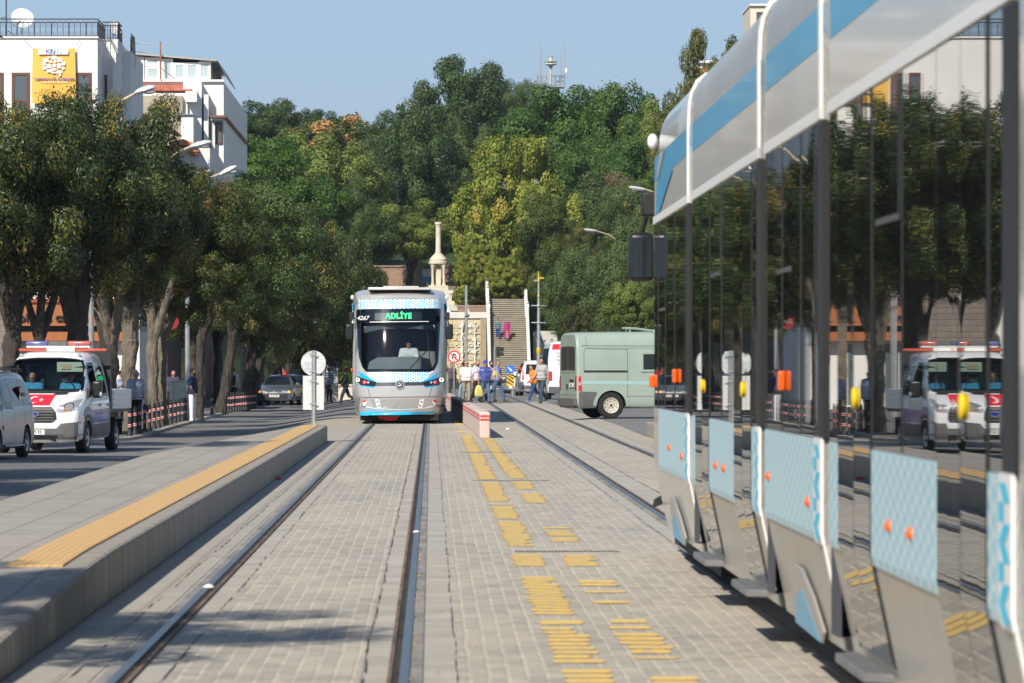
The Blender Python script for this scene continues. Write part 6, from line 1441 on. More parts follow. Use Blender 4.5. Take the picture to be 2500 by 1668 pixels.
# bare twigs and a dry branch in the left crowns
# ---------------------------------------------------------------- pavement, hill, masonry
M_side = pavers('pavement slabs', (.20, .185, .165), (.25, .23, .20), (.14, .125, .11), w=.5, h=.5, gap=.01, patch=.4)
KL = [(-13.5, 20), (-13.5, 80), (-12.6, 92), (-11.3, 104), (-9.6, 116), (-7.85, 125.5), (-7.75, 130), (-7.95, 150), (-8.15, 177), (-8.2, 194), (-8.5, 212), (-8.75, 235), (-8.75, 290), (-8.2, 390)]
mb = MB()
for x, y in KL: mb.v += [(x+.02, y, -.45), (x, y, -.30), (x-.16, y, -.295), (x-.165, y, -.298), (-45, y, -.298)]
n = len(KL); mb.f = [(5*i+k, 5*i+k+1, 5*i+6+k, 5*i+5+k) for i in range(n-1) for k in (0, 1, 2, 3)]; mb.m = [0 if k < 2 else 1 for i in range(n-1) for k in (0, 1, 2, 3)]; mb.smooth = [False]*len(mb.f)
mb.build('pavement', [M_conc, M_side])['kind'] = 'structure'
M_grass = mat('hill grass', (.02, .05, .010), .95, var=.4, vs=.3, bump=.5, bs=6, bd=.1)
def hz_(x, y):
    inner = sm(-9, -3, x)*(1-sm(8.3, 10.5, x))
    a = 6.0*sm(411.5, 412.5, y) if 4.7 > x else 8.0*sm(415.5, 417.5, y)
    z1 = a if a < 6.0 or y < 440 else a
    z1 = max(a, 0)+2.0*sm(420, 440, y)*(x < 4.7)+2.5*sm(445, 446.5, y)+2.6*sm(447, 470, y)+7*sm(470, 530, y)+2*sm(530, 600, y)
    z2 = 13.2*sm(398, 470, y)**.8+7*sm(470, 530, y)+2*sm(530, 600, y)
    return -.62+inner*z1+(1-inner)*z2
hy = lin(396, 446, 50)+lin(447, 500, 26)+[510, 520, 530, 545, 560, 600, 700]
hx = [-160, -110, -70, -45, -30, -22]+lin(-16, 16, 48)+[20, 26, 34, 45, 70, 110, 160]
sheet('hill', hx, hy, M_grass, 0, zf=hz_)
def stone(name, a, b, mort, w, h, gap=.012, axes=(0, 2)):
    if name in MATS: return MATS[name]
    m = bpy.data.materials.new(name); t = NT(m); sp = t.new('ShaderNodeSeparateXYZ'); t.link(t.coord(), sp.inputs[0]); cb = t.new('ShaderNodeCombineXYZ')
    t.link(sp.outputs[axes[0]], cb.inputs[0]); t.link(sp.outputs[axes[1]], cb.inputs[1])
    k = t.new('ShaderNodeTexBrick'); t.link(cb.outputs[0], k.inputs['Vector']); k.inputs['Color1'].default_value = (*a, 1); k.inputs['Color2'].default_value = (*b, 1); k.inputs['Mortar'].default_value = (*mort, 1)
    for q, v in (('Scale', 1), ('Mortar Size', gap), ('Brick Width', w), ('Row Height', h), ('Bias', 0)): k.inputs[q].default_value = v
    n = t.ramp(t.noise(1.2, detail=7, rough=.7), [(.35, 0), (.75, 1)]); t.base(t.mix(t.math('MULTIPLY', n, .4), k.outputs[0], mort)); t.b.inputs['Roughness'].default_value = .9
    t.bump(t.math('ADD', t.math('MULTIPLY', k.outputs['Fac'], -1), n), .6, .02); MATS[name] = m; return m
M_fount = stone('yellow limestone', (.54, .47, .29), (.62, .54, .35), (.40, .34, .21), .9, .55, .03)
M_lime = mat('pale limestone', (.66, .60, .49), .85, var=.12, vs=2, dirt=.15)
M_marb = mat('white marble', (.66, .65, .62), .6, var=.08, vs=2)
M_brick = stone('pinkish brick', (.33, .21, .155), (.40, .26, .19), (.24, .17, .13), .4, .18)
M_step2 = mat('step stone', (.34, .31, .25), .9, var=.18, vs=1.5, dirt=.3)
# cascade fountain
fx0, fx1 = -1.2, 4.72
W_ = empty('fountain_wall', (0, 412, 0), 0, 'yellow stone cascade fountain wall with falling water, right of the oncoming tram', 'fountain')
mb = MB(); mb.box(fx0, fx1-.55, -.6, .0, -.7, 5.55); mb.build('wall', M_fount, W_)
mb = MB(); mb.box(fx0, fx1, -.75, .1, 5.553, 6.08); mb.build('coping', M_marb, W_, bevel=.02)
mb = MB(); mb.box(fx1-.548, fx1-.05, -.7, .0, -.7, 5.55); mb.build('pilaster', mat('brown pilaster', (.36, .30, .22), .9, var=.15), W_)
mb = MB(); rn = random.Random(5)
for i in range(10):
    z = -.2+i*.55
    for x in lin(fx0+.15, fx1-.9, 6): mb.box(x, x+.60, -.66+rn.uniform(-.02, .02), -.6, z, z+.05)
mb.build('water_ledges', M_fount, W_)
M_water = mat('foaming water', (.80, .83, .84), .25, bump=.8, bs=9, bd=.05, var=.1)
for x in (2.62, 3.68):
    mb = MB(); mb.tube([(x+rn.uniform(-.06, .06), -.80+rn.uniform(-.03, .03), z) for z in lin(5.3, -.4, 26)], [rn.uniform(.03, .15) for _ in range(27)], 8); mb.build('water_jet', M_water, W_)
mb = MB()
for i in range(330):
    x = rn.choice([rn.uniform(fx0, fx1-.7), 2.62+rn.gauss(0, .4), 3.68+rn.gauss(0, .35), 3.1+rn.gauss(0, .3)]); x = min(x, fx1-.7); z = -.2+rn.randrange(10)*.55+rn.uniform(.05, .3); q = rn.uniform(.02, .075)
    mb.sphere((x, -.68, z), (q*1.3, q, q*rn.uniform(.5, 1.6)), 6, 4)
sp_ = mb.build('water_splash', M_water, W_); sp_['kind'] = 'stuff'
# stairs
ST = empty('stone_stairs', (6.4, 395, -.5), 0, 'long flight of stone steps climbing the hill between white balustrades', 'stairs')
mb = MB(); x0, x1 = -1.45, 1.47
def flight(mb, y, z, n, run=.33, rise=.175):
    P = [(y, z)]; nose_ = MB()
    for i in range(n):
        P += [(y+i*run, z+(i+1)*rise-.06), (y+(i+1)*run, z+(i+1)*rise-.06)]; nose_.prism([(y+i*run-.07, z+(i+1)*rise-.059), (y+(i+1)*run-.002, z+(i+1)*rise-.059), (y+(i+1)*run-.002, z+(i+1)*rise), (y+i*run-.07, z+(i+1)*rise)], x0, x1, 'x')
    nose_.build('treads', mat('tread stone', (.44, .40, .32), .9, var=.14, vs=1.2), ST); e = P[-1]; e = (e[0], e[1]+.06); mb.prism(P+[(e[0], z-.6), (y, z-.6)], x0, x1, 'x'); return e  # treads toned lighter so the shade lines under the nosings stand out
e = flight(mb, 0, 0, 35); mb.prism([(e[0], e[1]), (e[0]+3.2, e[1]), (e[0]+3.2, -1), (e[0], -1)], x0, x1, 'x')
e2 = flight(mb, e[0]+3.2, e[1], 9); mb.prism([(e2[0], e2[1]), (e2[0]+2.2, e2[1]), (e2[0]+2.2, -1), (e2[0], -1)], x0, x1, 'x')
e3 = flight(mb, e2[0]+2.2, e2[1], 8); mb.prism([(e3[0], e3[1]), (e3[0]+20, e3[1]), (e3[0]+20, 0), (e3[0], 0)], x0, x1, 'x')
mb.build('steps', mat('shade toned riser', (.17, .155, .125), .95, var=.25, vs=1.5), ST)  # riser colour darkened to paint in the shade under each nosing
path = [(0, 0), e, (e[0]+3.2, e[1]), e2, (e2[0]+2.2, e2[1]), e3]
def balustrade(x, label):
    B = empty('balustrade', (6.4+x, 395, -.5), 0, label, 'balustrade', 'balustrades of the stairs')
    mb = MB(); mb.prism([(y, z+.82) for y, z in path]+[(y, z+.96) for y, z in path[::-1]], -.12, .12, 'x'); mb.build('handrail', M_marb, B)
    mb = MB(); mb.prism([(y, z+.02) for y, z in path]+[(y, z+.24) for y, z in path[::-1]], -.13, .13, 'x'); mb.build('plinth', M_marb, B)
    mb = MB(); L = 0
    for (ya, za), (yb, zb) in zip(path, path[1:]):
        n = max(1, int((yb-ya)/.42))
        for i in range(n):
            t = i/n; y, z = ya+(yb-ya)*t, za+(zb-za)*t; mb.lathe([(.09, z+.2), (.05, z+.34), (.10, z+.5), (.05, z+.72), (.08, z+.84)], (0, y+.2, 0), 8)
    mb.build('balusters', M_marb, B)
    for y, z in path[:1]+path[1:2]:
        mb = MB(); mb.box(-.17, .17, y-.17, y+.17, z, z+1.1); mb.sphere((0, y, z+1.22), .15, 10, 8); mb.build('newel_post', M_marb, B)
balustrade(-1.62, 'white stone balustrade on the left side of the stairs, next to the fountain'); balustrade(1.64, 'white stone balustrade on the right side of the stairs')
# monument
MN = empty('column_monument', at(1006, 707, 432), 0, 'cream stone monument, round column standing on a small pillared kiosk', 'monument')
mb = MB()
for w_, z0, z1 in ((1.8, -.6, .28), (1.5, .282, .62), (1.2, .622, 1.15), (1.0, 1.152, 1.62), (.88, 1.622, 2.0)): mb.box(-w_, w_, -w_, w_, z0, z1)
mb.build('pedestal', M_lime, MN, bevel=.02)
for x in (-.50, .50):
    for y in (-.50, .50):
        mb = MB(); mb.lathe([(.17, 2.0), (.17, 2.12), (.12, 2.18), (.115, 3.45), (.15, 3.55), (.22, 3.85)], (x, y, 0), 14); mb.build('pillar', M_lime, MN)
mb = MB(); mb.box(-.22, .22, -.22, .22, 2.0, 3.9); mb.build('core', M_lime, MN)
mb = MB(); mb.lathe([(.70, 3.85), (.86, 3.95), (.86, 4.12), (.78, 4.16), (.80, 4.34), (.72, 4.42), (.56, 4.62), (.42, 4.76), (.40, 4.80), (.30, 4.86), (.30, 4.98)], n=24); mb.build('cornice', M_lime, MN)
mb = MB(); mb.lathe([(.27, 4.98), (.25, 5.1), (.225, 7.25), (.26, 7.3), (.25, 7.38), (.33, 7.46), (.33, 7.62), (.28, 7.66)], n=20); mb.build('column', M_lime, MN)
for x in (-1.2, 1.2): mb = MB(); mb.sphere((x, -1.1, 1.36), .22, 14, 10); mb.build('stone_ball', M_lime, MN)
# planter with red roses
PL = empty('flower_bed', (3.55, 419, 6.0), 0, 'raised bed of rose bushes dotted with red flowers, between monument and stairs', 'flower bed')
mb = MB(); mb.box(-1.25, 1.15, -1.4, 1.5, -.2, .62); mb.build('planter_wall', M_brick, PL)
mb = MB(); mb.box(-1.3, 1.2, -1.45, 1.55, .622, .74); mb.build('planter_coping', mat('pink stone', (.42, .30, .23), .85, var=.15), PL)
cm = bpy.data.objects.new('rose_bushes', crown_mesh('rose_bushes', 5, leafmat('rose leaves', [(.1, (.03, .065, .02)), (.5, (.07, .115, .03)), (.9, (.13, .16, .05)), (.95, (.5, .01, .02))]), N=7000, nl=40, leaf=(.10, .05), accent=(.035, .0, .0))); C.objects.link(cm); cm.parent = PL; cm.location = (0, .1, 1.1); cm.scale = (1.35, 1.4, .85)
for px in (1030, 1073):
    mb = MB(); mb.lathe([(.22, 0), (.2, .12), (.09, .35), (.06, .6), (.09, .66), (.02, .74)], n=12); o = mb.build('stone_finial', M_marb); o.location = at(px, 719, 412.2); o.location.z = 6.08; tag(o, 'white stone finial on the fountain coping, %s' % ('next to the tram mirror' if px < 1050 else 'behind the grey pole'), 'finial', 'finials on the fountain')
mb = MB(); mb.box(-7, 2.4, -.3, .3, -1, 3.0); mb.box(-7, 2.5, -.4, .4, 3.002, 3.15); o = mb.build('retaining_wall', M_brick, None); o.location = (-.1, 445.6, 7.6); tag(o, 'pinkish brick retaining wall behind the monument, under the lawn', 'wall')
mb = MB(); mb.box(-6, 3.6, -.25, .25, -.4, .75); o = mb.build('low_wall', stone('rubble stone', (.22, .17, .14), (.28, .22, .18), (.15, .12, .1), .35, .2)); o.location = (-.6, 436.5, 7.95); tag(o, 'low rubble stone wall at the foot of the monument', 'wall')
IB = empty('information_board', at(981, 657, 440), 0, 'white and blue information board left of the monument', 'sign'); IB.location.z = 8.0
mb = MB(); mb.box(-.5, .5, -.03, .03, 1.1, 2.35); mb.build('panel', mat('board blue', (.10, .38, .62), .5), IB); mb = MB(); mb.box(-.46, .46, -.035, -.03, 1.65, 2.31); mb.build('poster', M_white, IB); mb = MB(); mb.cyl((0, 0, 0), (0, 0, 1.1), .05); mb.build('post', M_clear, IB)
# right of the stairs: terrace walls and a hoarding
mb = MB(); mb.box(-1.6, 8, 0, 4, -1, 1.9); mb.box(-1.4, 8, 1.2, 4, 1.902, 2.7); o = mb.build('terrace_wall', stone('terrace stone', (.34, .26, .19), (.42, .33, .24), (.25, .2, .15), .5, .22)); o.location = (10.0, 405, -.6); tag(o, 'stepped brown stone terrace wall right of the stairs', 'wall')
HB = empty('hoarding', (9.6, 407.6, 2.75), 0, 'pale grey hoarding with dark letters above the terrace wall', 'hoarding')
mb = MB(); mb.box(-1.0, 3.2, 0, .12, -.66, 1.7)
mb.build('panel', mat('hoarding grey', (.50, .50, .46), .7, var=.08), HB)
for s_, x, q in (('A', -.42, 0), ('r', -.05, -.1), ('n', .55, 0)): text('hoarding_letter', s_, .5, mat('brown letter', (.12, .05, .03), .7), HB, facing((x, -.012, .95+q)), ext=.006, bold=.01)
# antenna tower on the hilltop
AT = empty('antenna_tower', at(1264, 330, 560), 0, 'grey siren and antenna tower with railed platform above the trees', 'tower'); Fz = 560/F
M_gal = mat('galvanised steel', (.42, .43, .44), .45, .6, var=.1)
pz = lambda y: 1.58+(838-y)*Fz-AT.location.z
p0, p1 = pz(202), pz(173); w_ = 1.55
mb = MB()
for x in (-.9, .9):
    for y in (-.9, .9): mb.cyl((x*1.4, y*1.4, 0), (x, y, p0), .07, n=6)
for i in range(6):
    z0, z1 = p0*i/6, p0*(i+1)/6
    for s in (1, -1): mb.cyl((-1.15*s, -1, z0), (1.05*s, -1, z1), .035, n=5); mb.cyl((s, -1.05, z0), (s, 1.05, z1), .035, n=5)
mb.build('lattice', M_gal, AT)
mb = MB(); mb.box(-w_, w_, -w_, w_, p0, p0+.15); mb.build('platform', M_gal, AT)
mb = MB()
for s in (1, -1):
    for x in lin(-w_, w_, 6): mb.cyl((x, s*w_, p0), (x, s*w_, p1), .03, n=5); mb.cyl((s*w_, x, p0), (s*w_, x, p1), .03, n=5)
    for z in (p1, (p0+p1)/2+.1): mb.cyl((-w_, s*w_, z), (w_, s*w_, z), .035, n=5); mb.cyl((s*w_, -w_, z), (s*w_, w_, z), .035, n=5)
    mb.cyl((-w_, s*w_, p1), (0, s*w_, p0), .03, n=5); mb.cyl((w_, s*w_, p1), (0, s*w_, p0), .03, n=5)
mb.build('railing', M_gal, AT)
mb = MB(); a = pz(150); mb.cyl((0, 0, p0), (0, 0, pz(160)), .12); mb.lathe([(.1, pz(160)), (.22, pz(155)), (.22, pz(152)), (.75, pz(148)), (.72, pz(146)), (.25, pz(144)), (.78, pz(142)), (.78, pz(141)), (.2, pz(140)), (.2, pz(132)), (.3, pz(130)), (.3, pz(129)), (.05, pz(128))], n=18); mb.build('siren', mat('siren cream', (.55, .53, .46), .5), AT)
for x, yt in ((-1.2, 103), (1.55, 98), (1.15, 128)): mb = MB(); mb.cyl((x, -w_*.9, p0), (x, -w_*.9, pz(yt)), .04, .02, 6); mb.build('aerial', mat('rusty mast', (.35, .24, .18), .7), AT)
mb = MB(); mb.box(1.6, 1.85, -1.7, -1.5, p1+.2, p1+.7); mb.build('floodlight', M_white, AT, bevel=.03)
# ---------------------------------------------------------------- street furniture
M_galv = mat('galvanised post', (.40, .42, .43), .45, .5, var=.12, vs=6)
M_boll = mat('black bollard', (.018, .018, .02), .55, var=.3, vs=9); M_reflr = mat('red band', (.62, .03, .03), .4); M_reflw = mat('white band', (.75, .74, .72), .4)
B0 = empty('bollard', (0, 0, 0), 0, '', 'bollard', 'black bollards along the left kerb')
mb = MB(); mb.lathe([(.075, 0), (.075, .05), (.055, .09), (.048, .2), (.045, .62), (.055, .64), (.055, .68), (.04, .70), (.045, .74), (.02, .78)], n=12); mb.build('post', M_boll, B0)
for z in (.28, .56):
    mb = MB(); mb.lathe([(.050, z-.034), (.0515, z-.033), (.0515, z+.033), (.050, z+.034)], n=12); bw = mb.build('band', M_reflw, B0)
    mb = MB(); mb.lathe([(.0515, z-.021), (.0525, z-.020), (.0525, z+.020), (.0515, z+.021)], n=12); mb.build('red_stripe', M_reflr, bw)
pos = []
for x, y in ((240, 1340), (322, 1322), (405, 1300), (478, 1265), (557, 1250), (630, 1222), (702, 1205), (763, 1182), (830, 1160), (893, 1142), (963, 1130), (1020, 1108), (1080, 1100), (1130, 1088), (1190, 1066), (1240, 1055), (1300, 1050), (1345, 1026), (1550, 990), (1760, 968), (1812, 952), (1853, 956), (1893, 946)):
    pos.append(((280+x/6.528)*.94, (860+y/6.528)*.94))
for i in range(9): pos.append(((280+(1945+i*37)/6.528)*.94, (860+(940-i*4.2)/6.528)*.94))
labs = {0: 'black bollard with two red and white bands, nearest of the row by the truck', 18: 'black bollard standing alone on the kerb right of the man in white trousers', 17: 'black bollard at the far end of the long row, right of the white trousers'}
for i, (px, py) in enumerate(pos):
    d = (EH+.30)*F/(py-EY); b = B0 if i == 0 else copy_tree(B0)
    b.location = ((px-EX)*d/F, d, -.30)
    b['label'] = labs.get(i, 'black red banded bollard in the row %s' % ('between the truck and the grey cabinet' if i < 9 else 'in front of the grey cabinet' if i < 18 else 'of four near the backpack' if i < 23 else 'in deep shade left of the silver saloon'))
    b.rotation_euler.z = i*.7
# sign at the end of the platform, seen from behind
SG = empty('traffic_sign', (-2.42, 100.2-1.0, .33), 0, 'grey backs of a round and a square sign board at the platform end', 'sign')
m = bpy.data.materials.new('scratched aluminium'); t = NT(m); n = t.ramp(t.noise(5, stretch=(.5, 1, 1.6), detail=6, rough=.7), [(.42, 0), (.6, 1)]); t.base(t.mix(n, (.52, .56, .58), (.80, .82, .83))); t.b.inputs['Metallic'].default_value = .25; t.b.inputs['Roughness'].default_value = .38; M_alu = m
mb = MB(); mb.box(-.035, .035, -.045, -.005, 0, 1.55); mb.box(-.035, -.028, -.06, -.045, 0, 1.55); mb.box(.028, .035, -.06, -.045, 0, 1.55); mb.build('post', M_galv, SG)
mb = MB(); mb.cyl((0, 0, 1.29), (0, .012, 1.29), .255, n=40); mb.build('round_board', M_alu, SG)
mb = MB(); mb.box(-.215, .215, -.002, .010, .33, 1.03); mb.build('square_board', mat('pale sign back', (.62, .65, .65), .5, .1, var=.04), SG)
mb = MB()
for z in (1.12, 1.46, .45, .92): mb.box(-.075, .075, -.066, -.062, z-.018, z+.018); mb.cyl((.055, -.075, z), (.055, -.06, z), .01, n=6); mb.cyl((-.055, -.075, z), (-.055, -.06, z), .01, n=6)
mb.build('clamps', M_galv, SG)
# low barrier wall, pale pink with red stripes
BR = [(104.0, 1.15, .57), (112, 1.10, .57), (122, 1.02, .57), (135, .94, .57), (150, .84, .55), (165, .77, .52), (178, .70, .50), (190, .64, .48)]
bw_ = empty('barrier_wall', (0, 0, 0), 0, 'low pale pink concrete barrier with red stripes between the two tracks', 'barrier')
def ribbon(name, offL, offR, z0, z1, m, ys, par, bev=0, cap0=True):
    mb = MB()
    for y, x, h in ys: mb.v += [(x+offL, y, z0(h)), (x+offL, y, z1(h)), (x+offR, y, z1(h)), (x+offR, y, z0(h))]
    n = len(ys); mb.f = [(4*i+k, 4*i+(k+1) % 4, 4*i+4+(k+1) % 4, 4*i+4+k) for i in range(n-1) for k in range(4)]+[(0, 1, 2, 3), tuple(4*(n-1)+k for k in (3, 2, 1, 0))]; mb.m = [0]*len(mb.f); mb.smooth = [False]*len(mb.f)
    return mb.build(name, m, par, bevel=bev)
ribbon('wall', -.115, .115, lambda h: 0, lambda h: h, mat('pale pink concrete', (.56, .46, .42), .9, var=.10, vs=3, bump=.3, bs=30), BR, bw_, .03)
M_redp2 = mat('red stripe paint', (.68, .05, .04), .6)
for f_ in (.72, .85):
    ribbon('red_stripe', -.1185, -.1155, lambda h: h*f_-.015, lambda h: h*f_+.015, M_redp2, BR, bw_)
    mb = MB(); mb.box(1.15-.10, 1.15+.10, 103.985, 103.998, .57*f_-.017, .57*f_+.017); mb.build('red_stripe', M_redp2, bw_)
ribbon('red_stripe', -.09, -.06, lambda h: h+.001, lambda h: h+.004, M_redp2, BR[2:], bw_)
# no u-turn sign
NU = empty('traffic_sign', (((1042-EX)*222/F), 222, 0), 0, 'round white no u-turn sign with red ring right of the oncoming tram', 'sign')
M_signw = mat('sign white', (.82, .82, .82), .4); M_signr = mat('sign red', (.78, .03, .04), .4)
zc = 1.58+(838-819)*222/F
mb = MB(); mb.cyl((0, .02, 0), (0, .02, zc+.2), .03, n=8); mb.cyl((-.28, .05, 0), (-.28, .05, zc-.4), .025, n=8); mb.build('post', M_galv, NU)
mb = MB(); mb.cyl((0, 0, zc), (0, .012, zc), .30, n=36); fc = mb.build('face', M_signw, NU)
mb = MB(); ci = circ(0, zc, .295, 36); cj = circ(0, zc, .225, 36); mb.add([(x, -.004, z) for x, z in ci]+[(x, -.004, z) for x, z in cj], [(i, (i+1) % 36, 36+(i+1) % 36, 36+i) for i in range(36)]); mb.build('red_ring', M_signr, fc)
mb = MB(); mb.tube([(.085, -.006, zc-.13), (.085, -.006, zc+.04), (.05, -.006, zc+.11), (-.02, -.006, zc+.12), (-.075, -.006, zc+.06), (-.085, -.006, zc-.10)], .026, 6); mb.build('u_turn_arrow', M_ink, fc)
mb = MB(); mb.add([(-.17, -.034, zc+.14), (-.14, -.034, zc+.17), (.17, -.034, zc-.14), (.14, -.034, zc-.17)], [(0, 1, 2, 3)]); mb.build('red_bar', M_signr, fc)
# blue arrow sign with hazard board
BA = empty('traffic_sign', (((1171-EX)*236/F), 236, 0), 0, 'round blue sign with white arrow over a yellow and black striped board', 'sign')
zc = 1.58+(838-848)*236/F
mb = MB(); mb.cyl((.12, .03, -.1), (.12, .03, zc+.1), .03, n=8); mb.build('post', M_galv, BA)
mb = MB(); mb.cyl((0, 0, zc), (0, .012, zc), .215, n=32); fc = mb.build('face', mat('sign blue', (.03, .16, .66), .35), BA)
mb = MB(); c_, s_ = math.cos(R(-42)), math.sin(R(-42)); A_ = [(-.15, .03), (.04, .03), (.02, .075), (.15, 0), (.02, -.075), (.04, -.03), (-.15, -.03)]; mb.add([(x*c_-z*s_, -.004, zc+x*s_+z*c_) for x, z in A_], [tuple(range(7))]); mb.build('arrow', M_signw, fc)
mb = MB(); mb.box(-.16, .18, .0, .014, zc-.82, zc-.24); hb = mb.build('hazard_board', mat('hazard yellow', (.85, .52, .02), .45), BA)
mb = MB()
for i in range(4):
    z = zc-.82+i*.18-.06
    P_ = [(-.155, z+.23), (-.155, z+.32), (.175, z+.09), (.175, z)]; mb.add([(x, -.004, min(max(q, zc-.815), zc-.245)) for x, q in P_], [(0, 1, 2, 3)])
mb.build('black_stripes', M_ink, hb)
# traffic light, posts and lamps
TL = empty('traffic_light', (((1135-EX)*240/F), 240, 0), 0, 'traffic light seen from the side, two black hoods, in front of the stairs', 'traffic light')
zt = 1.58+(838-795)*240/F
mb = MB(); mb.cyl((0, 0, -.1), (0, 0, zt), .05, n=10); mb.build('post', M_galv, TL)
mb = MB(); mb.box(.08, .27, -.12, .14, zt-.52, zt); mb.build('lamp_head', M_blackm, TL, bevel=.02)
for z in (zt-.12, zt-.36): mb = MB(); mb.cyl((.27, 0, z), (.46, 0, z-.03), .085, .09, 14, cap=False); mb.build('lamp_hood', M_blackm, TL)
GPx = (1070-EX)*247/F
GP_ = empty('pole', (GPx, 247, 0), 0, 'plain grey steel pole right of the oncoming tram, in front of the fountain', 'pole'); zt = 1.58+(838-655)*247/F
mb = MB(); mb.cyl((0, 0, -.1), (0, 0, zt), .078, .075, 14); mb.build('shaft', M_galv, GP_)
mb = MB(); mb.cyl((0, 0, zt-1.62), (0, 0, zt-1.57), .09, n=14); mb.box(.05, .16, -.03, .03, zt-1.62, zt-1.5); mb.build('clamp', M_blackm, GP_)
# ornate lamp post
OP = empty('lamp_post', (((1236-EX)*226/F), 226, 0), 0, 'ornate grey lamp post with gilded tip and cross arms beside the vans', 'lamp post'); q = lambda y: 1.58+(838-y)*226/F
M_gold = mat('gilding', (.75, .48, .05), .35, .4)
mb = MB(); mb.lathe([(.10, 0), (.095, q(815)), (.075, q(742)), (.065, q(703)), (.05, q(682)), (.045, q(640))], n=14); mb.build('shaft', M_galv, OP)
for y in (703, 742): mb = MB(); mb.box(-.34, .34, -.03, .03, q(y), q(y)+.05); mb.lathe([(.08, q(y)-.05), (.13, q(y)), (.08, q(y)+.08)], n=12); mb.build('cross_arm', M_gal, OP, bevel=.01)
mb = MB(); mb.lathe([(.10, q(812)), (.115, q(808)), (.115, q(802)), (.10, q(798))], n=14); mb.build('gilt_ring', M_gold, OP)
mb = MB(); mb.lathe([(.06, q(682)), (.075, q(680)), (.06, q(676))], n=12); mb.build('gilt_ring', M_gold, OP)
mb = MB(); mb.lathe([(.06, q(646)), (.07, q(643)), (.04, q(638)), (.05, q(634)), (.012, q(622))], n=12); mb.box(.0, .24, -.04, .04, q(640), q(640)+.07); mb.build('gilt_finial', M_gold, OP)
mb = MB(); mb.box(-.22, 0, -.04, .04, q(646), q(646)+.08); mb.build('side_arm', M_galv, OP)
def street_lamp(px, d, pts, head, label, rad=.05):
    L = empty('street_lamp', ((px-EX)*d/F, d, -.3), 0, label, 'street lamp', 'street lamps'); o = L.location
    P = [at(x, y, d)-o for x, y in pts]
    mb = MB(); mb.tube([(0, 0, 0)]+P[:1], [.085, .07], 10); mb.build('pole', M_galv, L)
    mb = MB(); mb.tube(P, rad, 8); mb.build('arm', mat('weathered arm', (.36, .30, .22), .6, .2, var=.2), L)
    a, b = (at(x, y, d)-o for x, y in head); u = (b-a).normalized(); w = Vector((0, 1, 0)); v = u.cross(w); ln = (b-a).length; mb = MB(); rings = []
    for t_, hh, ww in ((0, .05, .06), (.12, .09, .11), (.35, .12, .15), (.7, .12, .16), (.92, .08, .12), (1, .03, .05)):
        c_ = a+u*ln*t_; rings.append([c_+v*(hh*math.sin(k)*(1 if math.sin(k) > 0 else .6))+w*(ww*math.cos(k)) for k in lin(0, 2*math.pi, 12)[:-1]])
    mb.loft(rings); hd_ = mb.build('lamp_head', mat('lamp head', (.62, .64, .65), .35, .2), L)
    mb = MB(); mb.sphere(a+u*ln*.6-v*.08 if v.z > 0 else a+u*ln*.6+v*.08, (.2, .10, .06), 12, 6); mb.build('lamp_glass', mat('lamp bowl glass', (.5, .52, .52), .1), hd_)
    return L
street_lamp(208, 140, [(212, 300), (232, 262), (268, 238), (312, 214)], [(310, 214), (358, 200)], 'street lamp with long curved arm in front of the white building, leftmost of three')
street_lamp(378, 160, [(380, 372), (408, 350), (440, 336)], [(436, 338), (486, 326)], 'street lamp with drop shaped head above the orange roof tiles')
street_lamp(430, 168, [(430, 440), (440, 430), (475, 412), (508, 398)], [(505, 402), (544, 382)], 'street lamp on the bare grey pole behind the cabinet, its head above the trees')
L_ = street_lamp(1518, 235, [(1518, 470), (1500, 456), (1482, 449)], [(1482, 449), (1443, 443)], 'street lamp with white head just left of the near tram')
L_.location.z += .3
street_lamp(1425, 314, [(1425, 560), (1400, 540), (1368, 530)], [(1370, 530), (1340, 526)], 'small white street lamp head among the trees right of the pine')
HL = empty('park_lamp', at(912, 555, 466), 0, 'black lantern style park lamp on the hill behind the small spreading tree', 'lamp post')
z_ = lambda y: (555-y)*466/F
mb = MB(); mb.cyl((0, 0, 0), (0, 0, z_(432)), .07, n=8); mb.build('post', M_blackm, HL)
mb = MB(); mb.lathe([(.10, z_(434)), (.28, z_(430)), (.30, z_(424)), (.34, z_(423)), (.16, z_(418)), (.03, z_(412))], n=10); mb.build('lantern', M_blackm, HL)
# grey cabinet, kiosk, planter
CB = empty('cabinet', (((411-EX)*165/F), 165.5, -.3), R(8), 'grey green electrical cabinet on the pavement left of the man in white trousers', 'cabinet')
M_cab2 = mat('cabinet paint', (.50, .52, .44), .6, var=.10, vs=4, dirt=.35)
mb = MB(); mb.box(-.30, .30, -.2, .2, .12, 1.30); mb.build('body', M_cab2, CB, bevel=.015); mb = MB(); mb.box(-.33, .33, -.22, .22, 1.302, 1.35); mb.build('lid', M_cab2, CB, bevel=.01)
mb = MB(); mb.box(-.22, .26, -.215, -.202, .25, 1.12); mb.build('door', M_cab2, CB, bevel=.006); mb = MB(); mb.box(-.32, .32, -.21, .21, 0, .12); mb.build('base', M_conc, CB)
KS = empty('ticket_kiosk', (((760-EX)*252/F), 252, -.35), 0, 'grey ticket machine kiosk with white lettering behind the sign board', 'kiosk')
q = lambda y: 1.58+.35+(838-y)*252/F; M_kg = mat('kiosk grey', (.40, .40, .39), .5, var=.05)
mb = MB(); mb.box(-.36, .36, 0, .5, 0, q(790)); mb.build('body', M_kg, KS, bevel=.02); mb = MB(); mb.box(-.44, .44, -.25, .55, q(797), q(786)); mb.build('canopy', mat('kiosk head', (.60, .60, .57), .5), KS, bevel=.02)
text('kiosk_lettering', 'ELKART', .17, M_white, KS, facing((.06, -.256, q(791.3))), ext=.004, bold=.004)
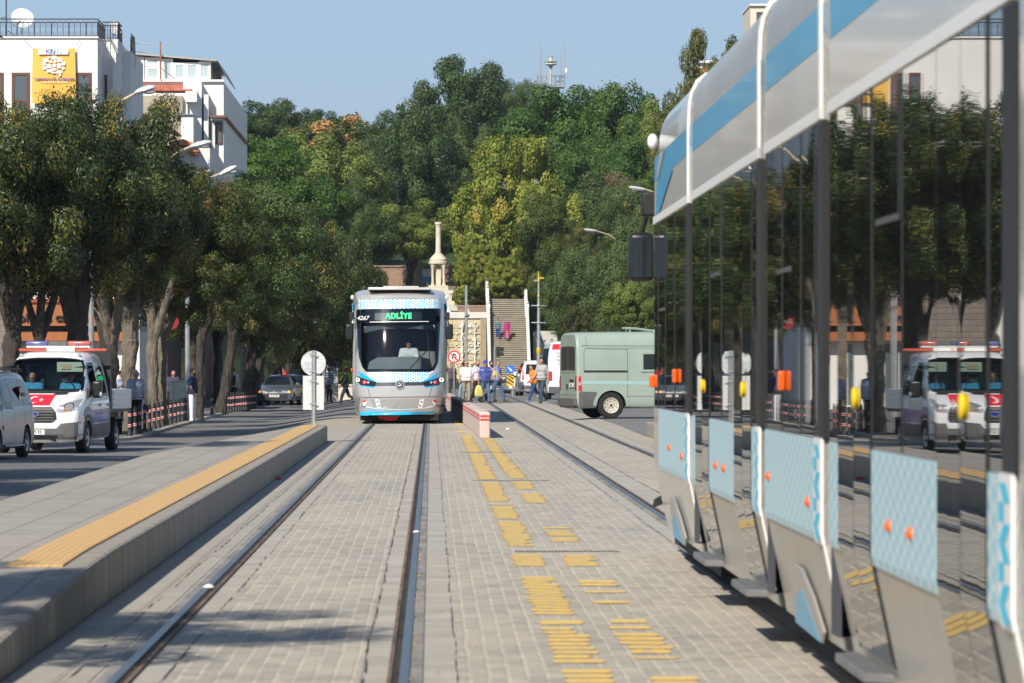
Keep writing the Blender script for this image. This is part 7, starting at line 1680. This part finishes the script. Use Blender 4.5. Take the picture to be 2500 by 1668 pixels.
mb = MB(); mb.loft([[(x, y, z) for x, y in ((-.24, -.02), (.24, -.02), (.24, -a), (-.24, -a))] for z, a in ((q(823), .10), (q(820), .2), (q(806), .18), (q(800), .10))], smooth=False); mb.build('machine_front', mat('machine pale', (.58, .58, .55), .5), KS, bevel=.02)
mb = MB(); mb.cyl((-.40, -.18, 0), (-.40, -.18, q(797)), .035, n=8); mb.build('canopy_post', M_galv, KS)
PW = empty('planter', (((772-EX)*258/F), 258.5, -.37), 0, 'pale stone planter with low bushes behind the walking man in black', 'planter')
mb = MB(); mb.box(-.75, 1.2, 0, 1.2, 0, .82); mb.box(-.8, 1.25, -.05, 1.25, .822, .92); mb.build('planter_wall', M_lime, PW)
cm = bpy.data.objects.new('bushes', proto('green', 1)); C.objects.link(cm); cm.parent = PW; cm.location = (.2, .5, 1.15); cm.scale = (1.05, .6, .45)
# ---------------------------------------------------------------- buildings
M_wall = mat('white render', (.80, .79, .765), .85, var=.04, vs=.5)
M_wall2 = mat('off white render', (.72, .71, .69), .85, var=.05, vs=.5)
M_brown = mat('brown window frame', (.13, .055, .04), .5)
M_wing = mat('window glass', (.10, .125, .14), .06, spec=.6)
M_iron = mat('wrought iron', (.02, .022, .035), .5)
def win(par, x0, x1, y, z0, z1, fr=.10, m=M_brown, mull=(), bars=()):
    mb = MB(); mb.box(x0, x1, y-.05, y+.05, z0, z0+fr); mb.box(x0, x1, y-.05, y+.05, z1-fr, z1); mb.box(x0, x0+fr, y-.05, y+.05, z0+fr, z1-fr); mb.box(x1-fr, x1, y-.05, y+.05, z0+fr, z1-fr)
    for v in bars: mb.box(x0+fr, x1-fr, y-.045, y+.045, v-fr*.5, v+fr*.5)
    for v in mull: mb.box(v-fr*.45, v+fr*.45, y-.04, y+.04, z0+fr, z1-fr)
    f = mb.build('window', m, par); mb = MB(); mb.box(x0+fr*.5, x1-fr*.5, y-.01, y+.02, z0+fr*.5, z1-fr*.5); mb.build('pane', M_wing, f); return f
def railing(par, a, b, z, h, n, posts=3, m=M_iron):
    a = Vector((*a, z)); b = Vector((*b, z)); up = Vector((0, 0, h)); mb = MB()
    for t in (.03, .80, 1.0): mb.cyl(a+up*t, b+up*t, .035, n=5)
    for i in range(n+1): p = a.lerp(b, i/n); mb.cyl(p, p+up*.8, .025 if i % posts else .05, n=4)
    for i in range(n):
        p = a.lerp(b, (i+.5)/n); u = (b-a).normalized()
        for zz in (.9, .2, .62): mb.tube([p+up*zz+u*(.085*math.cos(k))+Vector((0, 0, .085*math.sin(k))) for k in lin(0, 6.283, 8)], .010, 4, cap=False)
    return mb.build('railing', m, par)
D1 = 280; bx = lambda px, d=D1: (px-EX)*d/F; bz = lambda py, d=D1: EH-(py-EY)*d/F
WB = empty('white_building', (0, 0, 0), 0, 'tall white building with iron roof railing and yellow banner at the upper left', 'building')
mb = MB(); mb.box(-48, bx(224), D1, 300, -.3, bz(88)); mb.build('wall', M_wall, WB)
mb = MB(); mb.box(-48, bx(226), D1-.12, 300, bz(88)+.002, bz(84)); mb.build('parapet', M_wall, WB)
mb = MB(); mb.box(bx(224)+.002, bx(271, 284), 284, 300, -.3, bz(93, 284)); mb.box(bx(271, 284)-.3, bx(271, 284), 283.6, 284, -.3, bz(94, 284)); mb.build('side_block', M_wall, WB)
mb = MB(); mb.box(bx(224)+.002, bx(272, 284), 283.9, 288.2, bz(93, 284)+.002, bz(91, 284)); mb.build('side_parapet', M_wall2, WB)
mb = MB(); mb.box(bx(271, 284)+.002, bx(301, 288), 288, 300, -.3, bz(118, 288)); mb.build('rear_block', M_wall, WB)
for a, b in ((-25, 8), (27, 68), (174, 210)): win(WB, bx(a), bx(b), D1-.02, bz(330), bz(167), .16, bars=(bz(233),))
win(WB, bx(240, 284), bx(246, 284), 283.98, bz(230, 284), bz(172, 284), .08)
railing(WB, (-34, D1+.1), (bx(224), D1+.1), bz(84), 1.02, 44)
railing(WB, (bx(224), D1+.1), (bx(224), 286), bz(84), 1.02, 10); railing(WB, (bx(240, 286), 284.3), (bx(270, 284), 284.3), bz(91, 284), 1.05, 6); railing(WB, (bx(270, 284), 284.3), (bx(270, 284), 288), bz(91, 284), 1.05, 10); railing(WB, (bx(300, 288), 288.2), (bx(300, 288), 292), bz(118, 288), 1.05, 8)
mb = MB()
for i in range(9): z = bz(330)+i*.8
BN = empty('banner', (bx(124.5), D1-.20, 0), 0, 'yellow hanging banner with white speech bubble shapes and purple lettering', 'banner')
bw0, bw1 = bx(75)-bx(124.5), bx(174)-bx(124.5); z0, z1 = bz(238), bz(111); mb = MB(); NX, NZ = 14, 18
for j in range(NZ+1):
    for i in range(NX+1):
        u, v = i/NX, j/NZ; y = -.04-.05*math.sin(u*7+v*2)*(1-v)-.05*math.sin(u*3.1)*math.sin(v*3)
        mb.v.append((bw0+(bw1-bw0)*u+.05*math.sin(v*5)*(u-.5), y, z0+(z1-z0)*v-.10*math.sin(u*3.14)*(v > .9)))
mb.f = [(j*(NX+1)+i, j*(NX+1)+i+1, (j+1)*(NX+1)+i+1, (j+1)*(NX+1)+i) for j in range(NZ) for i in range(NX)]; mb.m = [0]*len(mb.f); mb.smooth = [True]*len(mb.f)
mb.build('cloth', mat('banner yellow', (.80, .47, .09), .7, var=.06, vs=.8), BN)
by = -.17; M_bw = mat('banner white', (.80, .80, .78), .7); M_bp = mat('banner purple', (.10, .05, .25), .7); M_bb = mat('banner cyan', (.12, .50, .70), .7)
cx = lambda zx: bx(zx/5.226*.94)-bx(124.5); cz = lambda zy: bz(zy/5.226*.94)
mb = MB(); mb.box(cx(492), cx(877), by-.005, by, cz(702), cz(640)); mb.build('logo_field', M_bw, BN)
text('logo_text', 'K', .42, M_bp, BN, facing((cx(618), by-.01, cz(668))), ext=.004); text('logo_text', 'N', .42, M_bp, BN, facing((cx(680), by-.01, cz(668))), ext=.004); text('logo_text', 'DİL', .40, M_bb, BN, facing((cx(728), by-.01, cz(668))), ext=.004); text('logo_text', 'O', .30, M_bb, BN, facing((cx(648), by-.01, cz(664))), ext=.004)
mb = MB(); rn = random.Random(2)
for zx, zy, w_, h_ in ((628, 738, 16, 12), (695, 742, 36, 24), (594, 772, 32, 24), (650, 795, 24, 16), (768, 770, 34, 26), (708, 790, 18, 16), (566, 820, 26, 22), (816, 818, 24, 26), (630, 850, 32, 26), (697, 838, 24, 20), (757, 845, 26, 34), (574, 874, 26, 20), (692, 888, 30, 18), (810, 878, 20, 18), (632, 910, 32, 20), (760, 925, 36, 20), (688, 932, 28, 12), (770, 964, 16, 14)):
    P_ = rrect(cx(zx-w_), cx(zx+w_), cz(zy+h_), cz(zy-h_), min(abs(cx(w_)-cx(0)), abs(cz(h_)-cz(0)))*.6, 3); mb.add([(x, by, z) for x, z in P_], [tuple(range(len(P_)))])
mb.build('bubbles', M_bw, BN)
text('banner_text', 'YABANCI DİL KURSLARI', .205, M_bp, BN, facing((cx(700), by, cz(1018))), ext=.004, bold=.006, sx=1.05)
mb = MB()
for i in range(12): mb.box(cx(525+i*30), cx(545+i*30), by-.004, by, cz(1056), cz(1046))
mb.build('small_print', M_bw, BN)
mb = MB(); mb.cyl((cx(415), -.05, cz(618)), (cx(310), .05, cz(500)), .012, n=4); mb.cyl((cx(950), -.05, cz(615)), (cx(1030), .05, cz(510)), .012, n=4); mb.build('cords', M_blackm, BN)
def dish(px, py, d, r_, label, az):
    o = empty('satellite_dish', (bx(px, d), d, bz(84)), R(az), label, 'satellite dish', 'satellite dishes'); h = bz(py, d)-bz(84)
    M = Matrix.Translation((0, 0, h)) @ Matrix.Rotation(R(62), 4, 'X')
    mb = MB(); mb.lathe([(.01, .0), (r_*.4, .03*r_), (r_*.75, .14*r_), (r_, .26*r_), (r_, .29*r_), (r_*.74, .17*r_), (.01, .03)], n=28, M=M, cap=False); mb.build('reflector', M_wpaint, o)
    mb = MB(); mb.cyl((0, .1, 0), (0, .1, h), .05, n=8); mb.build('mast', M_galv, o); mb = MB(); mb.tube([(0, 0, h-r_*.9), (0, -r_*.9, h-r_*.2)], .03, 6); mb.build('feed_arm', M_galv, o); return o
dish(50, 45, 283, .66, 'large white satellite dish behind the roof railing, farther left', 14); dish(262, 66, 286.5, .46, 'smaller white satellite dish on the lower roof', 35)
mb = MB(); mb.cyl((0, 0, 0), (0, 0, 2.3), .04, n=6); mb.cyl((-.3, 0, 1.2), (.05, 0, 1.2), .02, n=5); mb.cyl((.0, 0, .5), (.6, 0, .1), .02, n=5)
o = mb.build('roof_aerial', M_blackm); o.location = (bx(9), 281.5, bz(84)); tag(o, 'thin dark aerial mast on the roof at the left edge', 'aerial')
for py, ln_ in ((99, 34), (119, 24)):
    mb = MB(); mb.cyl((0, 0, 0), (ln_*.026, 0, -.07), .025, n=5); mb.cyl((-.2, 0, -1), (-.2, 0, .05), .02, n=5); mb.cyl((-.2, 0, 0), (0, 0, 0), .02, n=5); o = mb.build('aerial', M_galv); o.location = (bx(318, 290), 290, bz(py, 290)); tag(o, 'horizontal antenna rod sticking out right of the railing, %s' % ('upper' if py < 110 else 'lower'), 'aerial')
# second building
D2 = 330; X = lambda x: ((300+x/4.612)*.94-EX)*D2/F; Z = lambda y: EH-((80+y/4.612)*.94-EY)*D2/F
TB = empty('terrace_building', (0, 0, 0), 0, 'white building with a glazed roof terrace and red tile strip, right of the banner building', 'building')
mb = MB(); mb.box(X(100), X(1135), D2, D2+42, -.3, Z(555)); mb.build('wall', mat('ribbed white cladding', (.76, .755, .72), .7, var=.03), TB)
mb = MB(); mb.box(X(100), X(1138), D2-.25, D2+.2, Z(555)+.003, Z(530)); mb.build('ledge', M_wall, TB)
mb = MB(); mb.box(X(148), X(985), D2+.4, D2+18, Z(555)+.01, Z(310)); mb.build('penthouse', M_wall2, TB)
mb = MB(); P_ = [(X(60), Z(222)), (X(985), Z(300)), (X(1060), Z(303)), (X(1060), Z(318)), (X(985), Z(316)), (X(60), Z(240))]; mb.prism(P_, D2-.1, D2+18, 'y'); mb.prism([(X(1060), Z(303)), (X(1150), Z(470)), (X(1140), Z(470)), (X(1060), Z(318))], D2+1.5, D2+18, 'y'); mb.build('roof', mat('zinc roof', (.42, .40, .36), .5), TB)
for a, b, c_, d_ in ((150, 235, 270, 530), (245, 412, 275, 372), (255, 412, 376, 530), (430, 562, 290, 530), (565, 705, 330, 530), (565, 850, 305, 332), (705, 850, 332, 530), (850, 985, 325, 530)):
    f = win(TB, X(a), X(b), D2+.33, Z(d_), Z(c_), .17, M_wall); f.name = 'window'
for k in kids(TB):
    if k.name.startswith('window'):
        for q in kids(k): q.data.materials[0] = mat('pale terrace glass', (.42, .52, .55), .08, spec=.6)
mb = MB(); mb.box(X(150), X(790), D2-1.6, D2, Z(668), Z(668)+.06); mb.prism([(D2-1.7, Z(668)), (D2, Z(590)), (D2, Z(605)), (D2-1.6, Z(680))], X(150), X(790), 'x'); mb.build('tile_strip', stone('red tiles', (.50, .15, .09), (.60, .22, .14), (.25, .08, .05), .22, .28), TB)
mb = MB(); mb.box(X(150), X(740), D2-1.5, D2-.002, -.3, Z(690)); mb.build('white_bay', M_wall, TB)
mb = MB(); mb.box(X(155), X(688), D2-1.9, D2-1.502, -.3, Z(725)); mb.build('concrete_wall', mat('stained concrete', (.42, .37, .29), .9, var=.16, vs=.5, dirt=.4), TB)
mb = MB(); mb.box(X(690), X(895), D2-1.2, D2-.003, -.3, Z(570)); mb.box(X(725), X(850), D2-2.4, D2-1.202, Z(800), Z(680)); mb.box(X(920), X(970), D2-1.0, D2-.003, -.3, Z(705)); mb.box(X(690), X(825), D2-4, D2-1.203, -.3, Z(960)); mb.build('chimney_shafts', M_wall, TB)
mb = MB(); mb.box(X(630), X(830), D2-4.2, D2-1.2, Z(960)+.002, Z(950)); mb.build('chimney_cap', M_galv, TB)
mb = MB(); mb.box(X(995), X(1170), D2-1.2, D2-.003, Z(965), Z(940)); mb.box(X(1135)+.003, X(1170), D2, D2+40, Z(965), Z(940)); mb.build('brown_eave', mat('brown fascia', (.22, .10, .06), .6), TB)
mb = MB(); mb.box(X(1000), X(1120), D2-.9, D2-.004, Z(995), Z(968)); mb.box(X(1000), X(1040), D2-.5, D2-.004, -.3, Z(1010)); mb.build('balcony', M_wall2, TB)
win(TB, X(1040), X(1120), D2-.1, Z(1250), Z(1010), .1)
mb = MB(); mb.cyl((X(430), D2-.35, Z(530)), (X(425), D2-.35, Z(105)), .05, n=6); mb.cyl((X(430), D2-.35, Z(400)), (X(590), D2-.3, Z(525)), .03, n=5); o = mb.build('rusty_mast', mat('rust mast', (.30, .13, .06), .8, var=.5, vs=2)); tag(o, 'rusty iron mast with a stay in front of the glazed terrace', 'mast')
# small tiled roofs below
TR = empty('tiled_house', (0, 0, 0), 0, 'low house with orange tiled roofs just above the left trees, below the concrete wall', 'house'); D3 = 300
X3 = lambda x: ((300+x/4.612)*.94-EX)*D3/F; Z3 = lambda y: EH-((80+y/4.612)*.94-EY)*D3/F
mb = MB(); mb.box(X3(200), X3(980), D3, D3+8, -.3, Z3(1300)); mb.build('wall', M_wall2, TR)
M_tile = mat('orange clay tiles', (.58, .20, .085), .8, var=.25, vs=5, bump=.6, bs=10, bd=.05)
mb = MB(); mb.prism([(X3(200), Z3(900)), (X3(470), Z3(1010)), (X3(610), Z3(1110)), (X3(600), Z3(1125)), (X3(200), Z3(1010))], D3-.8, D3+6, 'y'); mb.prism([(X3(560), Z3(1230)), (X3(690), Z3(1205)), (X3(830), Z3(1260)), (X3(830), Z3(1290)), (X3(520), Z3(1250))], D3-.9, D3+4, 'y')
for a, b, y in ((470, 630, 1285), (745, 870, 1330)):
    for k in range(3): mb.box(X3(a)+k*.09, X3(b)-k*.09, D3-1.2+k*.1, D3+.5, Z3(y+20+k*22), Z3(y+k*22)-.02)
mb.build('tiled_roof', M_tile, TR)
mb = MB(); mb.tube([(X3(520), D3-1, Z3(1225)), (X3(590), D3-1, Z3(1200)), (X3(590), D3-1, Z3(1120))], .07, 8); mb.build('drainpipe', M_blackm, TR)
# shops behind the left trees
SH = empty('shop_building', (0, 0, 0), 0, 'shop with brown cladding and dark raised lettering behind the left trees', 'shop'); D4 = 205
X4 = lambda x: (x/5.6*.94-EX)*D4/F; Z4 = lambda y: EH-((620+y/5.6)*.94-EY)*D4/F
mb = MB(); mb.box(X4(-400), X4(215), D4-.5, D4+12, -.3, 9.0); mb.build('stone_wall', stone('grey shop stone', (.20, .17, .15), (.25, .21, .18), (.13, .11, .1), .5, .25), SH)
mb = MB(); mb.box(X4(216), X4(1900), D4+.4, D4+12, -.3, 9.0); mb.build('wall', M_wall, SH)
M_clad = mat('brown cladding', (.36, .125, .045), .5, var=.12, vs=3, stretch=(6, 1, .4))
mb = MB(); mb.box(X4(230), X4(1730), D4-.6, D4+.398, Z4(985), Z4(700)); mb.box(X4(230), X4(1730), D4-.3, D4+.398, Z4(1190), Z4(1058)); mb.build('cladding', M_clad, SH)
mb = MB(); mb.box(X4(230), X4(1720), D4-.15, D4+.398, Z4(1057), Z4(987)); mb.build('dark_recess', M_blackm, SH)
text('shop_lettering', 'pierre cardin', .50, mat('shop letters', (.03, .03, .035), .4), SH, facing(((X4(335)+X4(1160))/2, D4-.66, Z4(872))), ext=.05, bold=.008, sx=1.12)
win(SH, X4(290), X4(440), D4+.37, Z4(560), Z4(60), .25, mat('red window frame', (.36, .08, .045), .5), mull=(X4(365),)); win(SH, X4(640), X4(800), D4+.37, Z4(560), Z4(60), .25, mat('red window frame', (.3, .08, .05)), mull=(X4(720),))
mb = MB(); mb.box(X4(230), X4(1730), D4+.1, D4+.399, Z4(660), Z4(612)); mb.build('red_ledge', mat('red window frame', (.3, .08, .05)), SH)
win(SH, X4(340), X4(1290), D4+.3, -.2, Z4(1200), .08, mat('white frame', (.75, .75, .73), .5), mull=(X4(600), X4(850), X4(1080)))
SR = empty('shop_row', (0, 0, 0), 0, 'dark row of shaded shopfronts running along the left pavement behind the trees', 'shops'); rn = random.Random(9)
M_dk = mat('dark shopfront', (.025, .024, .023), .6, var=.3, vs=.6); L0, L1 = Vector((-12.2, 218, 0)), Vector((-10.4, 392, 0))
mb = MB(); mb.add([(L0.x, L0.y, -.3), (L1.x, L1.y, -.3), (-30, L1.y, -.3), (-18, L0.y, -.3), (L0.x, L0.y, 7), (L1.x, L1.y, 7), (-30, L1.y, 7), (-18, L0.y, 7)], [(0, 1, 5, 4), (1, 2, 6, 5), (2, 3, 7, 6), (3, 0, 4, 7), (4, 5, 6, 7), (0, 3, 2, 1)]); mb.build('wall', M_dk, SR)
for i in range(14):
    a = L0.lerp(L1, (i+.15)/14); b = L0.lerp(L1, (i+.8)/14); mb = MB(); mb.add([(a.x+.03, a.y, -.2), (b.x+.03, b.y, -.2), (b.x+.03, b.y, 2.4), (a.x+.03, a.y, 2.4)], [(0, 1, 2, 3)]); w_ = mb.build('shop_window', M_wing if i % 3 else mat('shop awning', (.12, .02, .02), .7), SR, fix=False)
RS_ = empty('shop_sign', ((393-EX)*172/F, 172, bz(739, 172)), 0, 'round red shop sign with white letters among the trunks', 'sign')
mb = MB(); mb.cyl((0, 0, 0), (0, .08, 0), .27, n=28); mb.build('board', mat('shop sign red', (.26, .012, .018), .5), RS_); text('sign_text', 'Bar', .20, M_white, RS_, facing((0, -.004, .02)), ext=.002, bold=.004); mb = MB(); mb.cyl((-.27, .04, 0), (-1.6, .04, 0), .02, n=5); mb.build('bracket', M_blackm, RS_)
# houses behind the near tram
AB = empty('apartment_block', (0, 0, 0), 0, 'beige apartment block rising behind the roof of the near tram', 'building'); D5 = 330; X5 = lambda p: (p-EX)*D5/F; Z5 = lambda p: EH-(p-EY)*D5/F
mb = MB(); mb.box(X5(1722), X5(1960), D5, D5+8, -.3, Z5(14)); mb.build('wall', mat('beige render', (.66, .60, .50), .85, var=.06, vs=.6), AB); mb = MB(); mb.box(X5(1720), X5(1962), D5-.2, D5+8.1, Z5(14)+.002, Z5(9)); mb.build('parapet', M_wall2, AB)
for i in range(4):
    for j in range(3): win(AB, X5(1736+i*44), X5(1754+i*44), D5-.02, Z5(60+j*90), Z5(28+j*90), .1)
OB = empty('roof_house', (0, 0, 0), 0, 'pale house top with an orange patch peeping through the weeping tree', 'building'); D6 = 345
mb = MB(); mb.box((1600-EX)*D6/F, (1705-EX)*D6/F, D6, D6+6, -.3, bz(145, D6)); mb.build('wall', mat('beige render', (.6, .6, .5)), OB); mb = MB(); mb.box((1605-EX)*D6/F, (1635-EX)*D6/F, D6-.1, D6-.002, bz(175, D6), bz(158, D6)); mb.build('orange_panel', mat('orange panel', (.65, .25, .07), .7), OB); mb = MB(); mb.box((1598-EX)*D6/F, (1707-EX)*D6/F, D6-.3, D6+6.1, bz(145, D6)+.002, bz(139, D6)); mb.build('parapet', M_wall2, OB)
# ---------------------------------------------------------------- haze: one closed box of even air round the street and the hill
M_haze = bpy.data.materials.new('haze air'); t = NT(M_haze); t.n.remove(t.b)
pv = t.new('ShaderNodeVolumePrincipled'); pv.inputs['Color'].default_value = (.78, .88, 1.0, 1); pv.inputs['Density'].default_value = .00008; pv.inputs['Anisotropy'].default_value = .2
t.link(pv.outputs[0], t.o.inputs['Volume'])
mb = MB(); mb.box(-170, 170, -60, 720, -2.5, 60)
hz_o = mb.build('haze', M_haze); hz_o['kind'] = 'stuff'
